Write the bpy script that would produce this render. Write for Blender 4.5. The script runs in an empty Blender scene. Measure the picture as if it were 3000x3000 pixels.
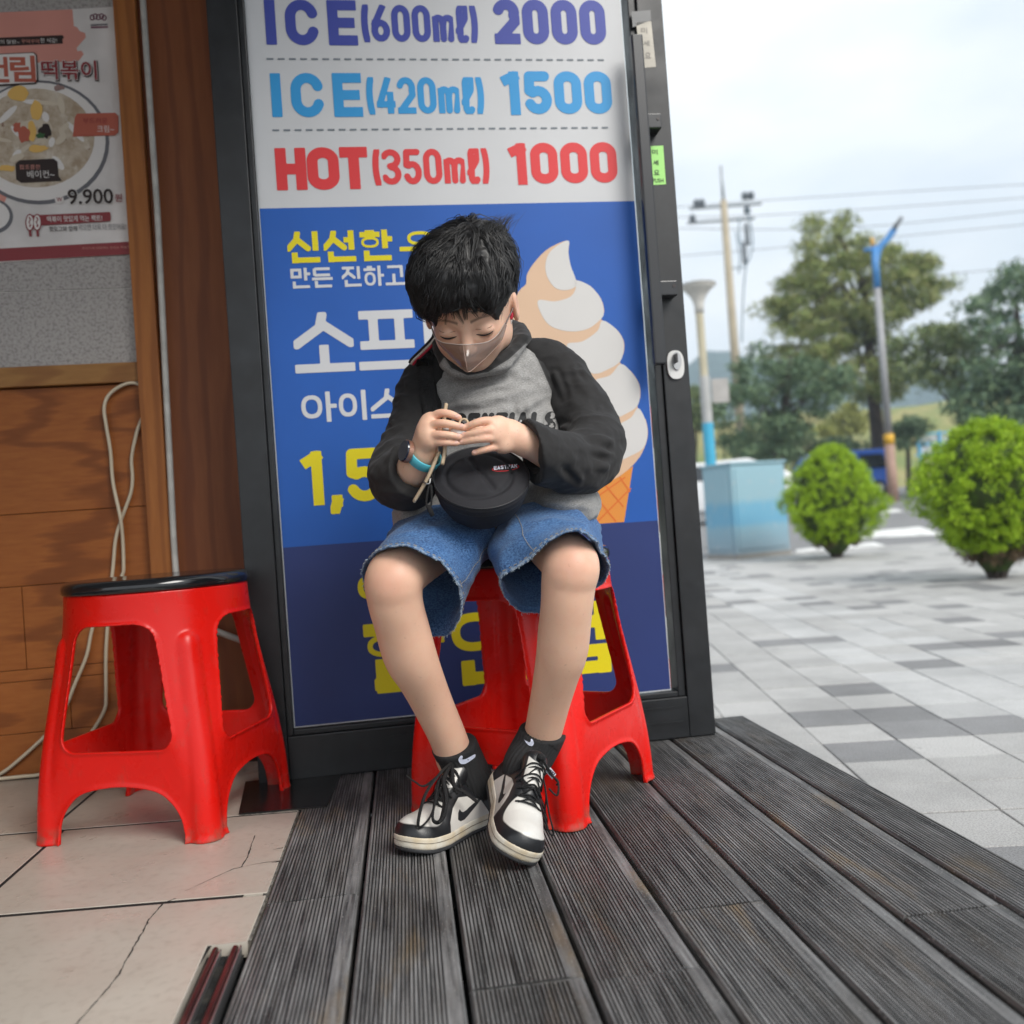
import bpy, bmesh, math, random
import numpy as np
from mathutils import Vector, Matrix, noise as mnoise
from mathutils.bvhtree import BVHTree
from mathutils.geometry import tessellate_polygon
random.seed(7); RNG = np.random.default_rng(7)
sc = bpy.context.scene
COL = sc.collection
# ------------------------------------------------------------------ camera
F = 2700.0                       # focal length in pixels of the 3000 px square picture
H = 0.505                        # lens height above the deck
ROLL, PITCH = math.radians(4.1), math.radians(0.7)
_r = np.array([1., 0, 0]); _f = np.array([0, math.cos(PITCH), math.sin(PITCH)]); _u = np.cross(_r, _f)
_rt = _r * math.cos(ROLL) - _u * math.sin(ROLL); _up = _u * math.cos(ROLL) + _r * math.sin(ROLL)
RM = np.stack([_rt, _up, -_f], 1); CP = np.array([0, 0, H])
cam = bpy.data.cameras.new('camera'); cam_o = bpy.data.objects.new('camera', cam); COL.objects.link(cam_o)
cam_o.matrix_world = Matrix([[*RM[i], CP[i]] for i in range(3)] + [[0, 0, 0, 1]])
cam.sensor_width = 36; cam.lens = 36 * F / 3000; cam.clip_end = 3000; cam.clip_start = .02
cam.dof.use_dof = True; cam.dof.focus_distance = 1.50; cam.dof.aperture_fstop = 3.4
sc.camera = cam_o
# ------------------------------------------------------------------ light
SUN_EL, SUN_AZ = 41, 142         # degrees; azimuth clockwise from +Y (the view direction)
world = bpy.data.worlds.new('World'); sc.world = world; world.use_nodes = True
wt = world.node_tree; wt.nodes.clear()
wo = wt.nodes.new('ShaderNodeOutputWorld'); wb = wt.nodes.new('ShaderNodeBackground')
sky = wt.nodes.new('ShaderNodeTexSky'); sky.sky_type = 'NISHITA'; sky.sun_disc = False
sky.sun_elevation = math.radians(SUN_EL); sky.sun_rotation = math.radians(SUN_AZ)
sky.dust_density = 2.0; sky.air_density = 1.0
tc = wt.nodes.new('ShaderNodeTexCoord'); mp = wt.nodes.new('ShaderNodeMapping'); mp.inputs['Scale'].default_value = (1, 1, 2.6)
n1 = wt.nodes.new('ShaderNodeTexNoise'); n1.inputs['Scale'].default_value = 2.3; n1.inputs['Detail'].default_value = 7; n1.inputs['Roughness'].default_value = .52
n2 = wt.nodes.new('ShaderNodeTexNoise'); n2.inputs['Scale'].default_value = 4.1; n2.inputs['Detail'].default_value = 6
r1 = wt.nodes.new('ShaderNodeValToRGB'); r1.color_ramp.elements[0].position = .36; r1.color_ramp.elements[1].position = .60
r1.color_ramp.elements[0].color = (.84,) * 3 + (1,); r1.color_ramp.elements[1].color = (1, 1, 1, 1)
r2 = wt.nodes.new('ShaderNodeValToRGB'); r2.color_ramp.elements[0].color = (5.2, 5.65, 6.1, 1); r2.color_ramp.elements[1].color = (6.6, 6.75, 6.9, 1)
r2.color_ramp.elements[0].position = .33; r2.color_ramp.elements[1].position = .62
mx = wt.nodes.new('ShaderNodeMix'); mx.data_type = 'RGBA'
L = wt.links.new
L(tc.outputs['Generated'], mp.inputs[0]); L(mp.outputs[0], n1.inputs['Vector']); L(mp.outputs[0], n2.inputs['Vector'])
L(n1.outputs['Fac'], r1.inputs[0]); L(n2.outputs['Fac'], r2.inputs[0])
L(r1.outputs[0], mx.inputs[0]); L(sky.outputs[0], mx.inputs[6]); L(r2.outputs[0], mx.inputs[7])
L(mx.outputs[2], wb.inputs[0]); L(wb.outputs[0], wo.inputs[0]); wb.inputs[1].default_value = .085
sun = bpy.data.lights.new('sun', 'SUN'); sun.energy = 1.5; sun.angle = math.radians(28); sun.color = (1, .96, .9)
sun_o = bpy.data.objects.new('sun', sun); COL.objects.link(sun_o)
_e, _a = math.radians(SUN_EL), math.radians(SUN_AZ)
_sd = Vector((math.cos(_e) * math.sin(_a), math.cos(_e) * math.cos(_a), math.sin(_e)))
sun_o.rotation_euler = _sd.to_track_quat('Z', 'Y').to_euler(); sun_o.location = _sd * 20
sc.view_settings.view_transform = 'Standard'; sc.view_settings.look = 'None'; sc.view_settings.gamma = 1
sc.view_settings.exposure = 1.2
sc.render.engine = 'CYCLES'; sc.cycles.max_bounces = 8; sc.cycles.transparent_max_bounces = 16
sc.cycles.use_denoising = True; sc.cycles.caustics_reflective = False; sc.cycles.caustics_refractive = False

# ------------------------------------------------------------------ pixel -> place helpers
def ray(u, v): return RM @ np.array([(u - 1500) / F, -(v - 1500) / F, -1.])
def P(u, v, y):
    d = ray(u, v); return CP + d * (y / d[1])
def G(u, v, z=0.):
    d = ray(u, v); return CP + d * ((z - CP[2]) / d[2])
DD = np.array([.923, .137, 0.]); DD /= np.linalg.norm(DD); DN = np.array([-DD[1], DD[0], 0.])   # along door / into door
D0 = np.array([-.4, 1.967, 0.]); DANG = math.atan2(DD[1], DD[0])
W0 = np.array([-1.18, 2.14, 0.])
def onplane(u, v, p0, n=DN):
    d = ray(u, v); return CP + d * (np.dot(p0 - CP, n) / np.dot(d, n))
def D(u, v, off=0.):            # door-plane coordinates (along, up)
    q = onplane(u, v, D0 + DN * off); return (float(np.dot(q - D0, DD)), float(q[2]))
def Wl(u, v, off=0.):           # wall-plane coordinates
    q = onplane(u, v, W0 + DN * off); return (float(np.dot(q - W0, DD)), float(q[2]))

# ------------------------------------------------------------------ materials
def lin(c):
    if isinstance(c, str):
        c = c.lstrip('#'); c = [int(c[i:i + 2], 16) / 255 for i in (0, 2, 4)]
        return tuple(x / 12.92 if x <= .04045 else ((x + .055) / 1.055) ** 2.4 for x in c)
    return tuple(c)
MATS = {}
def M(name, col, rough=.5, metal=0., var=.12, vs=6., bump=0., bs=40., spec=.5, coat=0., sss=0., alpha=1., trans=0., col2=None, detail=4., stretch=None, emit=0., sheen=0., c2pos=(.42, .62)):
    if name in MATS: return MATS[name]
    m = bpy.data.materials.new(name); m.use_nodes = True; nt = m.node_tree; b = nt.nodes['Principled BSDF']
    c = lin(col); c2 = lin(col2) if col2 else tuple(max(0, x * (1 - var)) for x in c)
    t = nt.nodes.new('ShaderNodeTexCoord'); mpn = nt.nodes.new('ShaderNodeMapping'); nt.links.new(t.outputs['Object'], mpn.inputs[0])
    if stretch: mpn.inputs['Scale'].default_value = stretch
    n = nt.nodes.new('ShaderNodeTexNoise'); n.inputs['Scale'].default_value = vs; n.inputs['Detail'].default_value = detail
    nt.links.new(mpn.outputs[0], n.inputs['Vector'])
    r = nt.nodes.new('ShaderNodeValToRGB'); r.color_ramp.elements[0].color = (*c2, 1); r.color_ramp.elements[1].color = (*c, 1)
    r.color_ramp.elements[0].position, r.color_ramp.elements[1].position = c2pos
    nt.links.new(n.outputs['Fac'], r.inputs[0]); nt.links.new(r.outputs[0], b.inputs['Base Color'])
    b.inputs['Roughness'].default_value = rough; b.inputs['Metallic'].default_value = metal; b.inputs['Specular IOR Level'].default_value = spec
    b.inputs['Coat Weight'].default_value = coat; b.inputs['Alpha'].default_value = alpha; b.inputs['Transmission Weight'].default_value = trans
    b.inputs['Sheen Weight'].default_value = sheen
    if sss: b.inputs['Subsurface Weight'].default_value = sss; b.inputs['Subsurface Radius'].default_value = (.012, .005, .003); b.inputs['Subsurface Scale'].default_value = 1
    if bump:
        n3 = nt.nodes.new('ShaderNodeTexNoise'); n3.inputs['Scale'].default_value = bs; n3.inputs['Detail'].default_value = 3; nt.links.new(mpn.outputs[0], n3.inputs['Vector'])
        bp = nt.nodes.new('ShaderNodeBump'); bp.inputs['Strength'].default_value = bump; bp.inputs['Distance'].default_value = .01
        nt.links.new(n3.outputs['Fac'], bp.inputs['Height']); nt.links.new(bp.outputs[0], b.inputs['Normal'])
    if emit: b.inputs['Emission Color'].default_value = (*c, 1); b.inputs['Emission Strength'].default_value = emit
    MATS[name] = m; return m
class NT:                        # tiny node helper
    def __init__(s, m): s.t = m.node_tree; s.b = s.t.nodes['Principled BSDF']
    def n(s, k, **kw):
        x = s.t.nodes.new(k)
        for a, v in kw.items():
            if a in x.inputs: x.inputs[a].default_value = v
            else: setattr(x, a, v)
        return x
    def l(s, a, b): s.t.links.new(a, b)
    def ramp(s, src, stops, mode='LINEAR'):
        r = s.n('ShaderNodeValToRGB'); e = r.color_ramp.elements; r.color_ramp.interpolation = mode
        while len(e) < len(stops): e.new(.5)
        for i, (p, c) in enumerate(stops): e[i].position = p; e[i].color = (*lin(c), 1) if not np.isscalar(c) else (c, c, c, 1)
        s.l(src, r.inputs[0]); return r.outputs[0]
    def mix(s, fac, a, b, mode='MIX'):
        x = s.n('ShaderNodeMix'); x.data_type = 'RGBA'; x.blend_type = mode
        for i, v in ((0, fac), (6, a), (7, b)):
            if hasattr(v, 'links'): s.l(v, x.inputs[i])
            elif i: x.inputs[i].default_value = (*lin(v), 1)
            else: x.inputs[0].default_value = v
        return x.outputs[2]
    def noise(s, scale, vec, detail=4., rough=.5):
        x = s.n('ShaderNodeTexNoise', Scale=scale, Detail=detail, Roughness=rough); s.l(vec, x.inputs['Vector']); return x.outputs['Fac']
    def coord(s, scale=(1, 1, 1), out='Object'):
        t = s.n('ShaderNodeTexCoord'); mpn = s.n('ShaderNodeMapping', Scale=scale); s.l(t.outputs[out], mpn.inputs[0]); return mpn.outputs[0]
    def bump(s, h, st=.3, dist=.002):
        x = s.n('ShaderNodeBump', Strength=st, Distance=dist); s.l(h, x.inputs['Height']); s.l(x.outputs[0], s.b.inputs['Normal'])
def newmat(name, rough=.5):
    m = bpy.data.materials.new(name); m.use_nodes = True; MATS[name] = m; k = NT(m); k.b.inputs['Roughness'].default_value = rough; return m, k

# ------------------------------------------------------------------ objects
def tag(o, label=None, cat=None, group=None, kind=None):
    if label: o['label'] = label
    if cat: o['category'] = cat
    if group: o['group'] = group
    if kind: o['kind'] = kind
    return o
def empty(name, loc=(0, 0, 0), rz=0., label=None, cat=None, group=None, kind=None):
    o = bpy.data.objects.new(name, None); COL.objects.link(o); o.location = loc; o.rotation_euler = (0, 0, rz); o.empty_display_size = .05
    return tag(o, label, cat, group, kind)
def mk(name, v, f, mat, parent=None, smooth=False, mats=None, fm=None, org=None, loc=None, attrs=None):
    """one mesh object; org = world origin the vertices are measured from"""
    v = np.asarray(v, dtype=float).reshape(-1, 3)
    if org is not None: v = v - np.asarray(org)
    me = bpy.data.meshes.new(name)
    if isinstance(f, np.ndarray):
        nf, k = f.shape
        me.vertices.add(len(v)); me.vertices.foreach_set('co', v.ravel().astype(np.float32))
        me.loops.add(nf * k); me.loops.foreach_set('vertex_index', f.ravel().astype(np.int32))
        me.polygons.add(nf); me.polygons.foreach_set('loop_start', np.arange(0, nf * k, k, dtype=np.int32)); me.polygons.foreach_set('loop_total', np.full(nf, k, dtype=np.int32))
        me.update(calc_edges=True)
    else:
        me.from_pydata([tuple(x) for x in v], [], [tuple(map(int, q)) for q in f]); me.update()
    for x in (mats or [mat]): me.materials.append(x)
    if fm is not None: me.polygons.foreach_set('material_index', np.asarray(fm, dtype=np.int32))
    if smooth: me.polygons.foreach_set('use_smooth', np.ones(len(me.polygons), dtype=bool))
    if attrs:
        for an, av in attrs.items():
            a = me.attributes.new(an, 'FLOAT', 'POINT'); a.data.foreach_set('value', np.asarray(av, dtype=np.float32))
    o = bpy.data.objects.new(name, me); COL.objects.link(o)
    if parent: o.parent = parent
    if loc is not None: o.location = loc
    return o
def share(o, parent=None, loc=None, name=None, rot=None):
    c = o.copy(); COL.objects.link(c)
    if name: c.name = name
    c.parent = parent if parent is not None else o.parent
    if loc is not None: c.location = loc
    if rot is not None: c.rotation_euler = rot
    return c
def copy_tree(o, parent=None):
    c = o.copy(); COL.objects.link(c); c.parent = parent
    for ch in list(o.children): copy_tree(ch, c)
    return c
class MB:                        # mesh collector
    def __init__(s): s.v = []; s.f = []
    def add(s, v, f):
        n = len(s.v); s.v += [tuple(map(float, x)) for x in v]; s.f += [tuple(int(i) + n for i in q) for q in f]; return s
    def box(s, lo, hi, bev=0.):
        x0, y0, z0 = lo; x1, y1, z1 = hi
        if bev <= 0:
            return s.add([(x0, y0, z0), (x1, y0, z0), (x1, y1, z0), (x0, y1, z0), (x0, y0, z1), (x1, y0, z1), (x1, y1, z1), (x0, y1, z1)],
                         [(3, 2, 1, 0), (4, 5, 6, 7), (0, 1, 5, 4), (1, 2, 6, 5), (2, 3, 7, 6), (3, 0, 4, 7)])
        bm = bmesh.new(); r = bmesh.ops.create_cube(bm, size=1)
        for q in bm.verts: q.co = Vector(((x0 + x1) / 2 + q.co.x * (x1 - x0), (y0 + y1) / 2 + q.co.y * (y1 - y0), (z0 + z1) / 2 + q.co.z * (z1 - z0)))
        bmesh.ops.bevel(bm, geom=bm.edges[:], offset=bev, segments=2, affect='EDGES', profile=.6)
        bm.verts.index_update(); s.add([q.co for q in bm.verts], [[q.index for q in fc.verts] for fc in bm.faces]); bm.free(); return s
    def tube(s, pts, rad, n=8, cap=True, flat=None):
        pts = [np.array(p, float) for p in pts]; m = len(pts); rad = [rad] * m if np.isscalar(rad) else rad
        rings = []; prev = None
        for i, p in enumerate(pts):
            t = pts[min(i + 1, m - 1)] - pts[max(i - 1, 0)]; t /= (np.linalg.norm(t) + 1e-12)
            if prev is None:
                a = np.array([0, 0, 1.]) if abs(t[2]) < .9 else np.array([1., 0, 0]); x = np.cross(t, a)
            else: x = prev - t * np.dot(prev, t)
            x /= (np.linalg.norm(x) + 1e-12); prev = x; y = np.cross(t, x)
            fl = 1. if flat is None else flat
            rings.append([p + rad[i] * (math.cos(2 * math.pi * j / n) * x + fl * math.sin(2 * math.pi * j / n) * y) for j in range(n)])
        v = [q for r in rings for q in r]
        f = [(i * n + j, i * n + (j + 1) % n, (i + 1) * n + (j + 1) % n, (i + 1) * n + j) for i in range(m - 1) for j in range(n)]
        if cap: f += [tuple(range(n))[::-1], tuple((m - 1) * n + j for j in range(n))]
        return s.add(v, f)
    def lathe(s, prof, n=24, c=(0, 0, 0)):
        v = [(c[0] + r * math.cos(2 * math.pi * j / n), c[1] + r * math.sin(2 * math.pi * j / n), c[2] + z) for r, z in prof for j in range(n)]
        f = [(i * n + j, i * n + (j + 1) % n, (i + 1) * n + (j + 1) % n, (i + 1) * n + j) for i in range(len(prof) - 1) for j in range(n)]
        return s.add(v, f)
    def prism(s, poly, y0, y1):          # polygon in (x,z), extruded along y
        n = len(poly); v = [(x, y0, z) for x, z in poly] + [(x, y1, z) for x, z in poly]
        return s.add(v, [tuple(range(n)), tuple(range(2 * n - 1, n - 1, -1))] + [((i + 1) % n, i, n + i, n + (i + 1) % n) for i in range(n)])
    def slab(s, poly, z0, z1):           # polygon in (x,y), extruded along z
        n = len(poly); v = [(x, y, z0) for x, y in poly] + [(x, y, z1) for x, y in poly]
        return s.add(v, [tuple(range(n))[::-1], tuple(range(n, 2 * n))] + [(i, (i + 1) % n, n + (i + 1) % n, n + i) for i in range(n)])
    def build(s, name, mat, parent=None, smooth=False, org=None, loc=None): return mk(name, s.v, s.f, mat, parent, smooth, org=org, loc=loc)
def spline(pts, n=8, closed=False):
    pts = np.array(pts, float); m = len(pts); out = []
    rng = range(m) if closed else range(m - 1)
    for i in rng:
        if closed: p0, p1, p2, p3 = pts[(i - 1) % m], pts[i], pts[(i + 1) % m], pts[(i + 2) % m]
        else: p0, p1, p2, p3 = pts[max(i - 1, 0)], pts[i], pts[i + 1], pts[min(i + 2, m - 1)]
        for k in range(n):
            t = k / n; out.append(.5 * ((2 * p1) + (-p0 + p2) * t + (2 * p0 - 5 * p1 + 4 * p2 - p3) * t * t + (-p0 + 3 * p1 - 3 * p2 + p3) * t ** 3))
    if not closed: out.append(pts[-1])
    return np.array(out)

# ------------------------------------------------------------------ flat print: 2-D outlines filled by marching squares
def sd_bar(X, Y, x0, y0, x1, y1, w, w2=None):
    dx, dy = x1 - x0, y1 - y0; ln = math.hypot(dx, dy) + 1e-9; dx /= ln; dy /= ln
    a = (X - x0) * dx + (Y - y0) * dy; b = -(X - x0) * dy + (Y - y0) * dx
    qx = np.abs(a - ln / 2) - ln / 2; qy = np.abs(b) - w / 2
    return np.maximum(qx, qy) + 0 * X
def sd_cap(X, Y, x0, y0, x1, y1, w):
    dx, dy = x1 - x0, y1 - y0; t = np.clip(((X - x0) * dx + (Y - y0) * dy) / (dx * dx + dy * dy + 1e-9), 0, 1)
    return np.hypot(X - x0 - t * dx, Y - y0 - t * dy) - w / 2
def sd_ring(X, Y, cx, cy, rx, ry, w, n=4.):   # superellipse ring, outer radii rx, ry
    def se(a, b): return ((np.abs((X - cx) / a) ** n + np.abs((Y - cy) / b) ** n) ** (1 / n) - 1) * min(a, b)
    return np.maximum(se(rx, ry), -se(rx - w, ry - w))
def fill2d(d, xs, ys):
    """polygons of d<0 on the grid xs, ys -> verts2d, faces"""
    V = []; Fc = []; ins = d < 0; ny, nx = len(ys), len(xs)
    full = ins[:-1, :-1] & ins[1:, :-1] & ins[:-1, 1:] & ins[1:, 1:]; anyc = ins[:-1, :-1] | ins[1:, :-1] | ins[:-1, 1:] | ins[1:, 1:]
    for j in range(ny - 1):
        i = 0
        while i < nx - 1:
            if full[j, i]:
                k = i
                while k < nx - 1 and full[j, k]: k += 1
                n = len(V); V += [(xs[i], ys[j]), (xs[k], ys[j]), (xs[k], ys[j + 1]), (xs[i], ys[j + 1])]; Fc.append((n, n + 1, n + 2, n + 3)); i = k
            else:
                if anyc[j, i]:
                    c = [(j, i), (j, i + 1), (j + 1, i + 1), (j + 1, i)]; poly = []
                    for q in range(4):
                        a, b = c[q], c[(q + 1) % 4]; da, db = d[a], d[b]; pa = (xs[a[1]], ys[a[0]]); pb = (xs[b[1]], ys[b[0]])
                        if da < 0: poly.append(pa)
                        if (da < 0) != (db < 0):
                            t = da / (da - db); poly.append((pa[0] + t * (pb[0] - pa[0]), pa[1] + t * (pb[1] - pa[1])))
                    if len(poly) > 2: n = len(V); V += poly; Fc.append(tuple(range(n, n + len(poly))))
                i += 1
    return V, Fc
def glyphs(funcs, w, h, res=70):
    """funcs(X,Y)->d evaluated over [0,w]x[0,h]"""
    st = h / res; xs = np.arange(-st * 2, w + st * 3, st); ys = np.arange(-st * 2, h + st * 3, st); X, Y = np.meshgrid(xs, ys)
    return fill2d(funcs(X, Y), xs, ys)
# ================================================================== implicit-surface modelling (for moulded and organic shapes)
def surface_nets(d, lo, h):
    ins = d < 0; nx, ny, nz = d.shape
    c = ins[:-1, :-1, :-1].astype(np.int8)
    for i, j, k in ((1, 0, 0), (0, 1, 0), (0, 0, 1), (1, 1, 0), (1, 0, 1), (0, 1, 1), (1, 1, 1)):
        c = c + ins[i:nx - 1 + i, j:ny - 1 + j, k:nz - 1 + k]
    act = (c > 0) & (c < 8); idx = np.argwhere(act); ids = np.full(act.shape, -1, np.int32); ids[act] = np.arange(len(idx))
    acc = np.zeros((len(idx), 3)); cnt = np.zeros(len(idx)); I, J_, K = idx.T
    cor = [(a, b, c2) for a in (0, 1) for b in (0, 1) for c2 in (0, 1)]
    val = {q: d[I + q[0], J_ + q[1], K + q[2]] for q in cor}
    for ax in range(3):
        for q in cor:
            if q[ax]: continue
            r = list(q); r[ax] = 1; r = tuple(r); da, db = val[q], val[r]; s = (da < 0) != (db < 0)
            t = np.where(s, da / np.where(s, da - db, 1), 0); p = np.repeat(np.array([q], float), len(idx), 0); p[:, ax] = t
            acc[s] += p[s]; cnt[s] += 1
    V = np.asarray(lo) + (idx + acc / cnt[:, None]) * h; faces = []
    for ax in range(3):
        b, c2 = (ax + 1) % 3, (ax + 2) % 3
        sl = [slice(None)] * 3; sh = [slice(None)] * 3; sl[ax] = slice(0, -1); sh[ax] = slice(1, None)
        s0, s1 = ins[tuple(sl)], ins[tuple(sh)]; e = np.argwhere(s0 != s1)
        e = e[(e[:, b] > 0) & (e[:, c2] > 0) & (e[:, b] < d.shape[b] - 1) & (e[:, c2] < d.shape[c2] - 1)]
        flip = ins[e[:, 0], e[:, 1], e[:, 2]]
        def cid(db, dc):
            q = e.copy(); q[:, b] += db; q[:, c2] += dc; return ids[q[:, 0], q[:, 1], q[:, 2]]
        quad = np.stack([cid(-1, -1), cid(0, -1), cid(0, 0), cid(-1, 0)], 1)
        quad[~flip] = quad[~flip][:, ::-1]; faces.append(quad)
    Fq = np.concatenate(faces); Fq = Fq[(Fq >= 0).all(1)]
    return V, Fq
def smin(a, b, k):
    if k <= 0: return np.minimum(a, b)
    h = np.maximum(k - np.abs(a - b), 0) / k; return np.minimum(a, b) - h * h * k * .25
class Vol:
    def __init__(s, lo, hi, h):
        s.lo = np.array(lo, float); s.h = h; n = np.ceil((np.array(hi) - s.lo) / h).astype(int) + 1
        s.ax = [(s.lo[i] + np.arange(n[i]) * h).astype(np.float32) for i in range(3)]; s.d = np.full(n, .5, np.float32)
    def box(s, lo, hi):
        sl = []
        for i in range(3):
            a = int(np.clip(np.floor((lo[i] - s.lo[i]) / s.h), 0, len(s.ax[i]))); b = int(np.clip(np.ceil((hi[i] - s.lo[i]) / s.h) + 1, 0, len(s.ax[i]))); sl.append(slice(a, b))
        X = s.ax[0][sl[0]][:, None, None]; Y = s.ax[1][sl[1]][None, :, None]; Z = s.ax[2][sl[2]][None, None, :]
        return tuple(sl), X, Y, Z
    def put(s, sl, d, k, sub):
        if d.size == 0: return
        s.d[sl] = -smin(-s.d[sl], d, k) if sub else smin(s.d[sl], d, k)
    def cone(s, a, b, ra, rb, k=.01, sub=False):
        a, b = np.array(a, float), np.array(b, float); m = max(ra, rb) + k + 3 * s.h
        sl, X, Y, Z = s.box(np.minimum(a, b) - m, np.maximum(a, b) + m); ba = b - a; q = float(ba @ ba) + 1e-12
        t = np.clip(((X - a[0]) * ba[0] + (Y - a[1]) * ba[1] + (Z - a[2]) * ba[2]) / q, 0, 1)
        d = np.sqrt((X - a[0] - t * ba[0]) ** 2 + (Y - a[1] - t * ba[1]) ** 2 + (Z - a[2] - t * ba[2]) ** 2) - (ra + (rb - ra) * t)
        s.put(sl, d, k, sub)
    def chain(s, pts, k=.01, n=6):          # pts: (x,y,z,r)
        q = spline(pts, n)
        for i in range(len(q) - 1): s.cone(q[i][:3], q[i + 1][:3], q[i][3], q[i + 1][3], k if i == 0 else .004)
    def ell(s, c, r, R=None, k=.01, sub=False):
        c = np.array(c, float); r = np.array(r, float); R = np.eye(3) if R is None else np.array(R, float); m = max(r) + k + 3 * s.h
        sl, X, Y, Z = s.box(c - m, c + m); x, y, z = X - c[0], Y - c[1], Z - c[2]
        p = [(x * R[i][0] + y * R[i][1] + z * R[i][2]) for i in range(3)]        # rows of R are the local axes
        k0 = np.sqrt(sum((p[i] / r[i]) ** 2 for i in range(3))); k1 = np.sqrt(sum((p[i] / r[i] ** 2) ** 2 for i in range(3))) + 1e-9
        s.put(sl, k0 * (k0 - 1) / k1, k, sub)
    def rbox(s, c, r, R=None, rad=.005, k=.01, sub=False):
        c = np.array(c, float); R = np.eye(3) if R is None else np.array(R, float); m = np.linalg.norm(r) + k + 3 * s.h
        sl, X, Y, Z = s.box(c - m, c + m); x, y, z = X - c[0], Y - c[1], Z - c[2]
        q = [np.abs(x * R[i][0] + y * R[i][1] + z * R[i][2]) - (r[i] - rad) for i in range(3)]
        d = np.sqrt(sum(np.maximum(t, 0) ** 2 for t in q)) + np.minimum(np.maximum(np.maximum(q[0], q[1]), q[2]), 0) - rad
        s.put(sl, d, k, sub)
    def mesh(s): return surface_nets(s.d, s.lo, s.h)
def vnormals(V, Fq):
    n = np.cross(V[Fq[:, 2]] - V[Fq[:, 0]], V[Fq[:, 3 if Fq.shape[1] > 3 else 1]] - V[Fq[:, 1 if Fq.shape[1] > 3 else 0]])
    N = np.zeros_like(V)
    for j in range(Fq.shape[1]): np.add.at(N, Fq[:, j], n)
    return N / (np.linalg.norm(N, axis=1)[:, None] + 1e-12)
def relax(V, Fq, it=1, lam=.5):
    for _ in range(it):
        S = np.zeros_like(V); C = np.zeros(len(V)); m = Fq.shape[1]
        for j in range(m):
            np.add.at(S, Fq[:, j], V[Fq[:, (j + 1) % m]]); np.add.at(C, Fq[:, j], 1); np.add.at(S, Fq[:, (j + 1) % m], V[Fq[:, j]]); np.add.at(C, Fq[:, (j + 1) % m], 1)
        V = V + lam * (S / np.maximum(C, 1)[:, None] - V)
    return V
def sstep(a, b, x): t = np.clip((x - a) / (b - a), 0, 1); return t * t * (3 - 2 * t)
def poly_sd(px, py, poly):
    """signed distance of points to a closed polygon (negative inside)"""
    poly = np.array(poly, float); d = np.full(px.shape, 1e9); inside = np.zeros(px.shape, bool); n = len(poly)
    for i in range(n):
        a, b = poly[i], poly[(i + 1) % n]; e = b - a; t = np.clip(((px - a[0]) * e[0] + (py - a[1]) * e[1]) / (e @ e + 1e-12), 0, 1)
        d = np.minimum(d, (px - a[0] - t * e[0]) ** 2 + (py - a[1] - t * e[1]) ** 2)
        c = ((a[1] > py) != (b[1] > py)) & (px < (b[0] - a[0]) * (py - a[1]) / (b[1] - a[1] + 1e-15) + a[0]); inside ^= c
    return np.where(inside, -1, 1) * np.sqrt(d)
# ================================================================== SETTING
PZ = -.15                                            # plaza level below the deck
# ---- ground sheet: flat plaza, then a gentle rise to the road and beyond
def ground_z(y): return PZ - .02 + (0 if y < 12 else min((y - 12) * .033, 1.2))
ys = [-60, -5, 0, 4, 8, 12, 16, 20, 26, 34, 45, 60, 100, 250, 900]; xs = [-900, -200, -60, -20, -8, -2, 2, 8, 14, 20, 30, 60, 200, 900]
gv = [(x, y, ground_z(y)) for y in ys for x in xs]; nx = len(xs)
m, k = newmat('asphalt', .85); c = k.coord()
k.l(k.mix(k.noise(.6, c, 6), (.16, .16, .165), (.23, .23, .23)), k.b.inputs['Base Color']); k.bump(k.noise(90, c), .3, .004)
tag(mk('ground', gv, [(j * nx + i, j * nx + i + 1, (j + 1) * nx + i + 1, (j + 1) * nx + i) for j in range(len(ys) - 1) for i in range(nx - 1)], m), 'grey asphalt ground of the car park running to the road', kind='structure')
# ---- plaza pavers
plaza = empty('plaza', (0, 0, PZ), label='grey concrete paver plaza beside the deck', kind='structure')
def paver_mat(name, ca, cb):
    m, k = newmat(name, .8); c = k.coord((1, 1, 1)); oi = k.n('ShaderNodeObjectInfo')
    base = k.mix(k.noise(9, c, 5), ca, cb); speck = k.ramp(k.noise(260, c, 2), [(.40, .72), (.55, 1.)])
    rnd = k.n('ShaderNodeMapRange'); rnd.inputs[3].default_value = .9; rnd.inputs[4].default_value = 1.08; k.l(oi.outputs['Random'], rnd.inputs[0])
    cx = k.n('ShaderNodeCombineColor'); [k.l(rnd.outputs[0], cx.inputs[i]) for i in range(3)]
    gp_ = k.n('ShaderNodeNewGeometry'); st_ = k.ramp(k.noise(1.7, gp_.outputs['Position'], 8, .68), [(.36, .80), (.58, 1.04)]); blot = k.ramp(k.noise(11, gp_.outputs['Position'], 5, .6), [(.66, 1.), (.74, .72)])
    k.l(k.mix(1., k.mix(1., k.mix(1., k.mix(1., base, speck, 'MULTIPLY'), cx.outputs[0], 'MULTIPLY'), st_, 'MULTIPLY'), blot, 'MULTIPLY'), k.b.inputs['Base Color']); k.bump(k.noise(300, c), .25, .002); return m
PM = [paver_mat('paver_grey', (.47, .465, .455), (.41, .405, .395)), paver_mat('paver_dark', (.25, .25, .253), (.21, .21, .213)), paver_mat('paver_light', (.50, .50, .495), (.46, .46, .455))]
ps, pj = .2, .0025; b = .0018; a = ps / 2 - pj / 2
pv = [(-a, -a, -.03), (a, -a, -.03), (a, a, -.03), (-a, a, -.03), (-a, -a, -b), (a, -a, -b), (a, a, -b), (-a, a, -b), (-a + b, -a + b, 0), (a - b, -a + b, 0), (a - b, a - b, 0), (-a + b, a - b, 0)]
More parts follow.
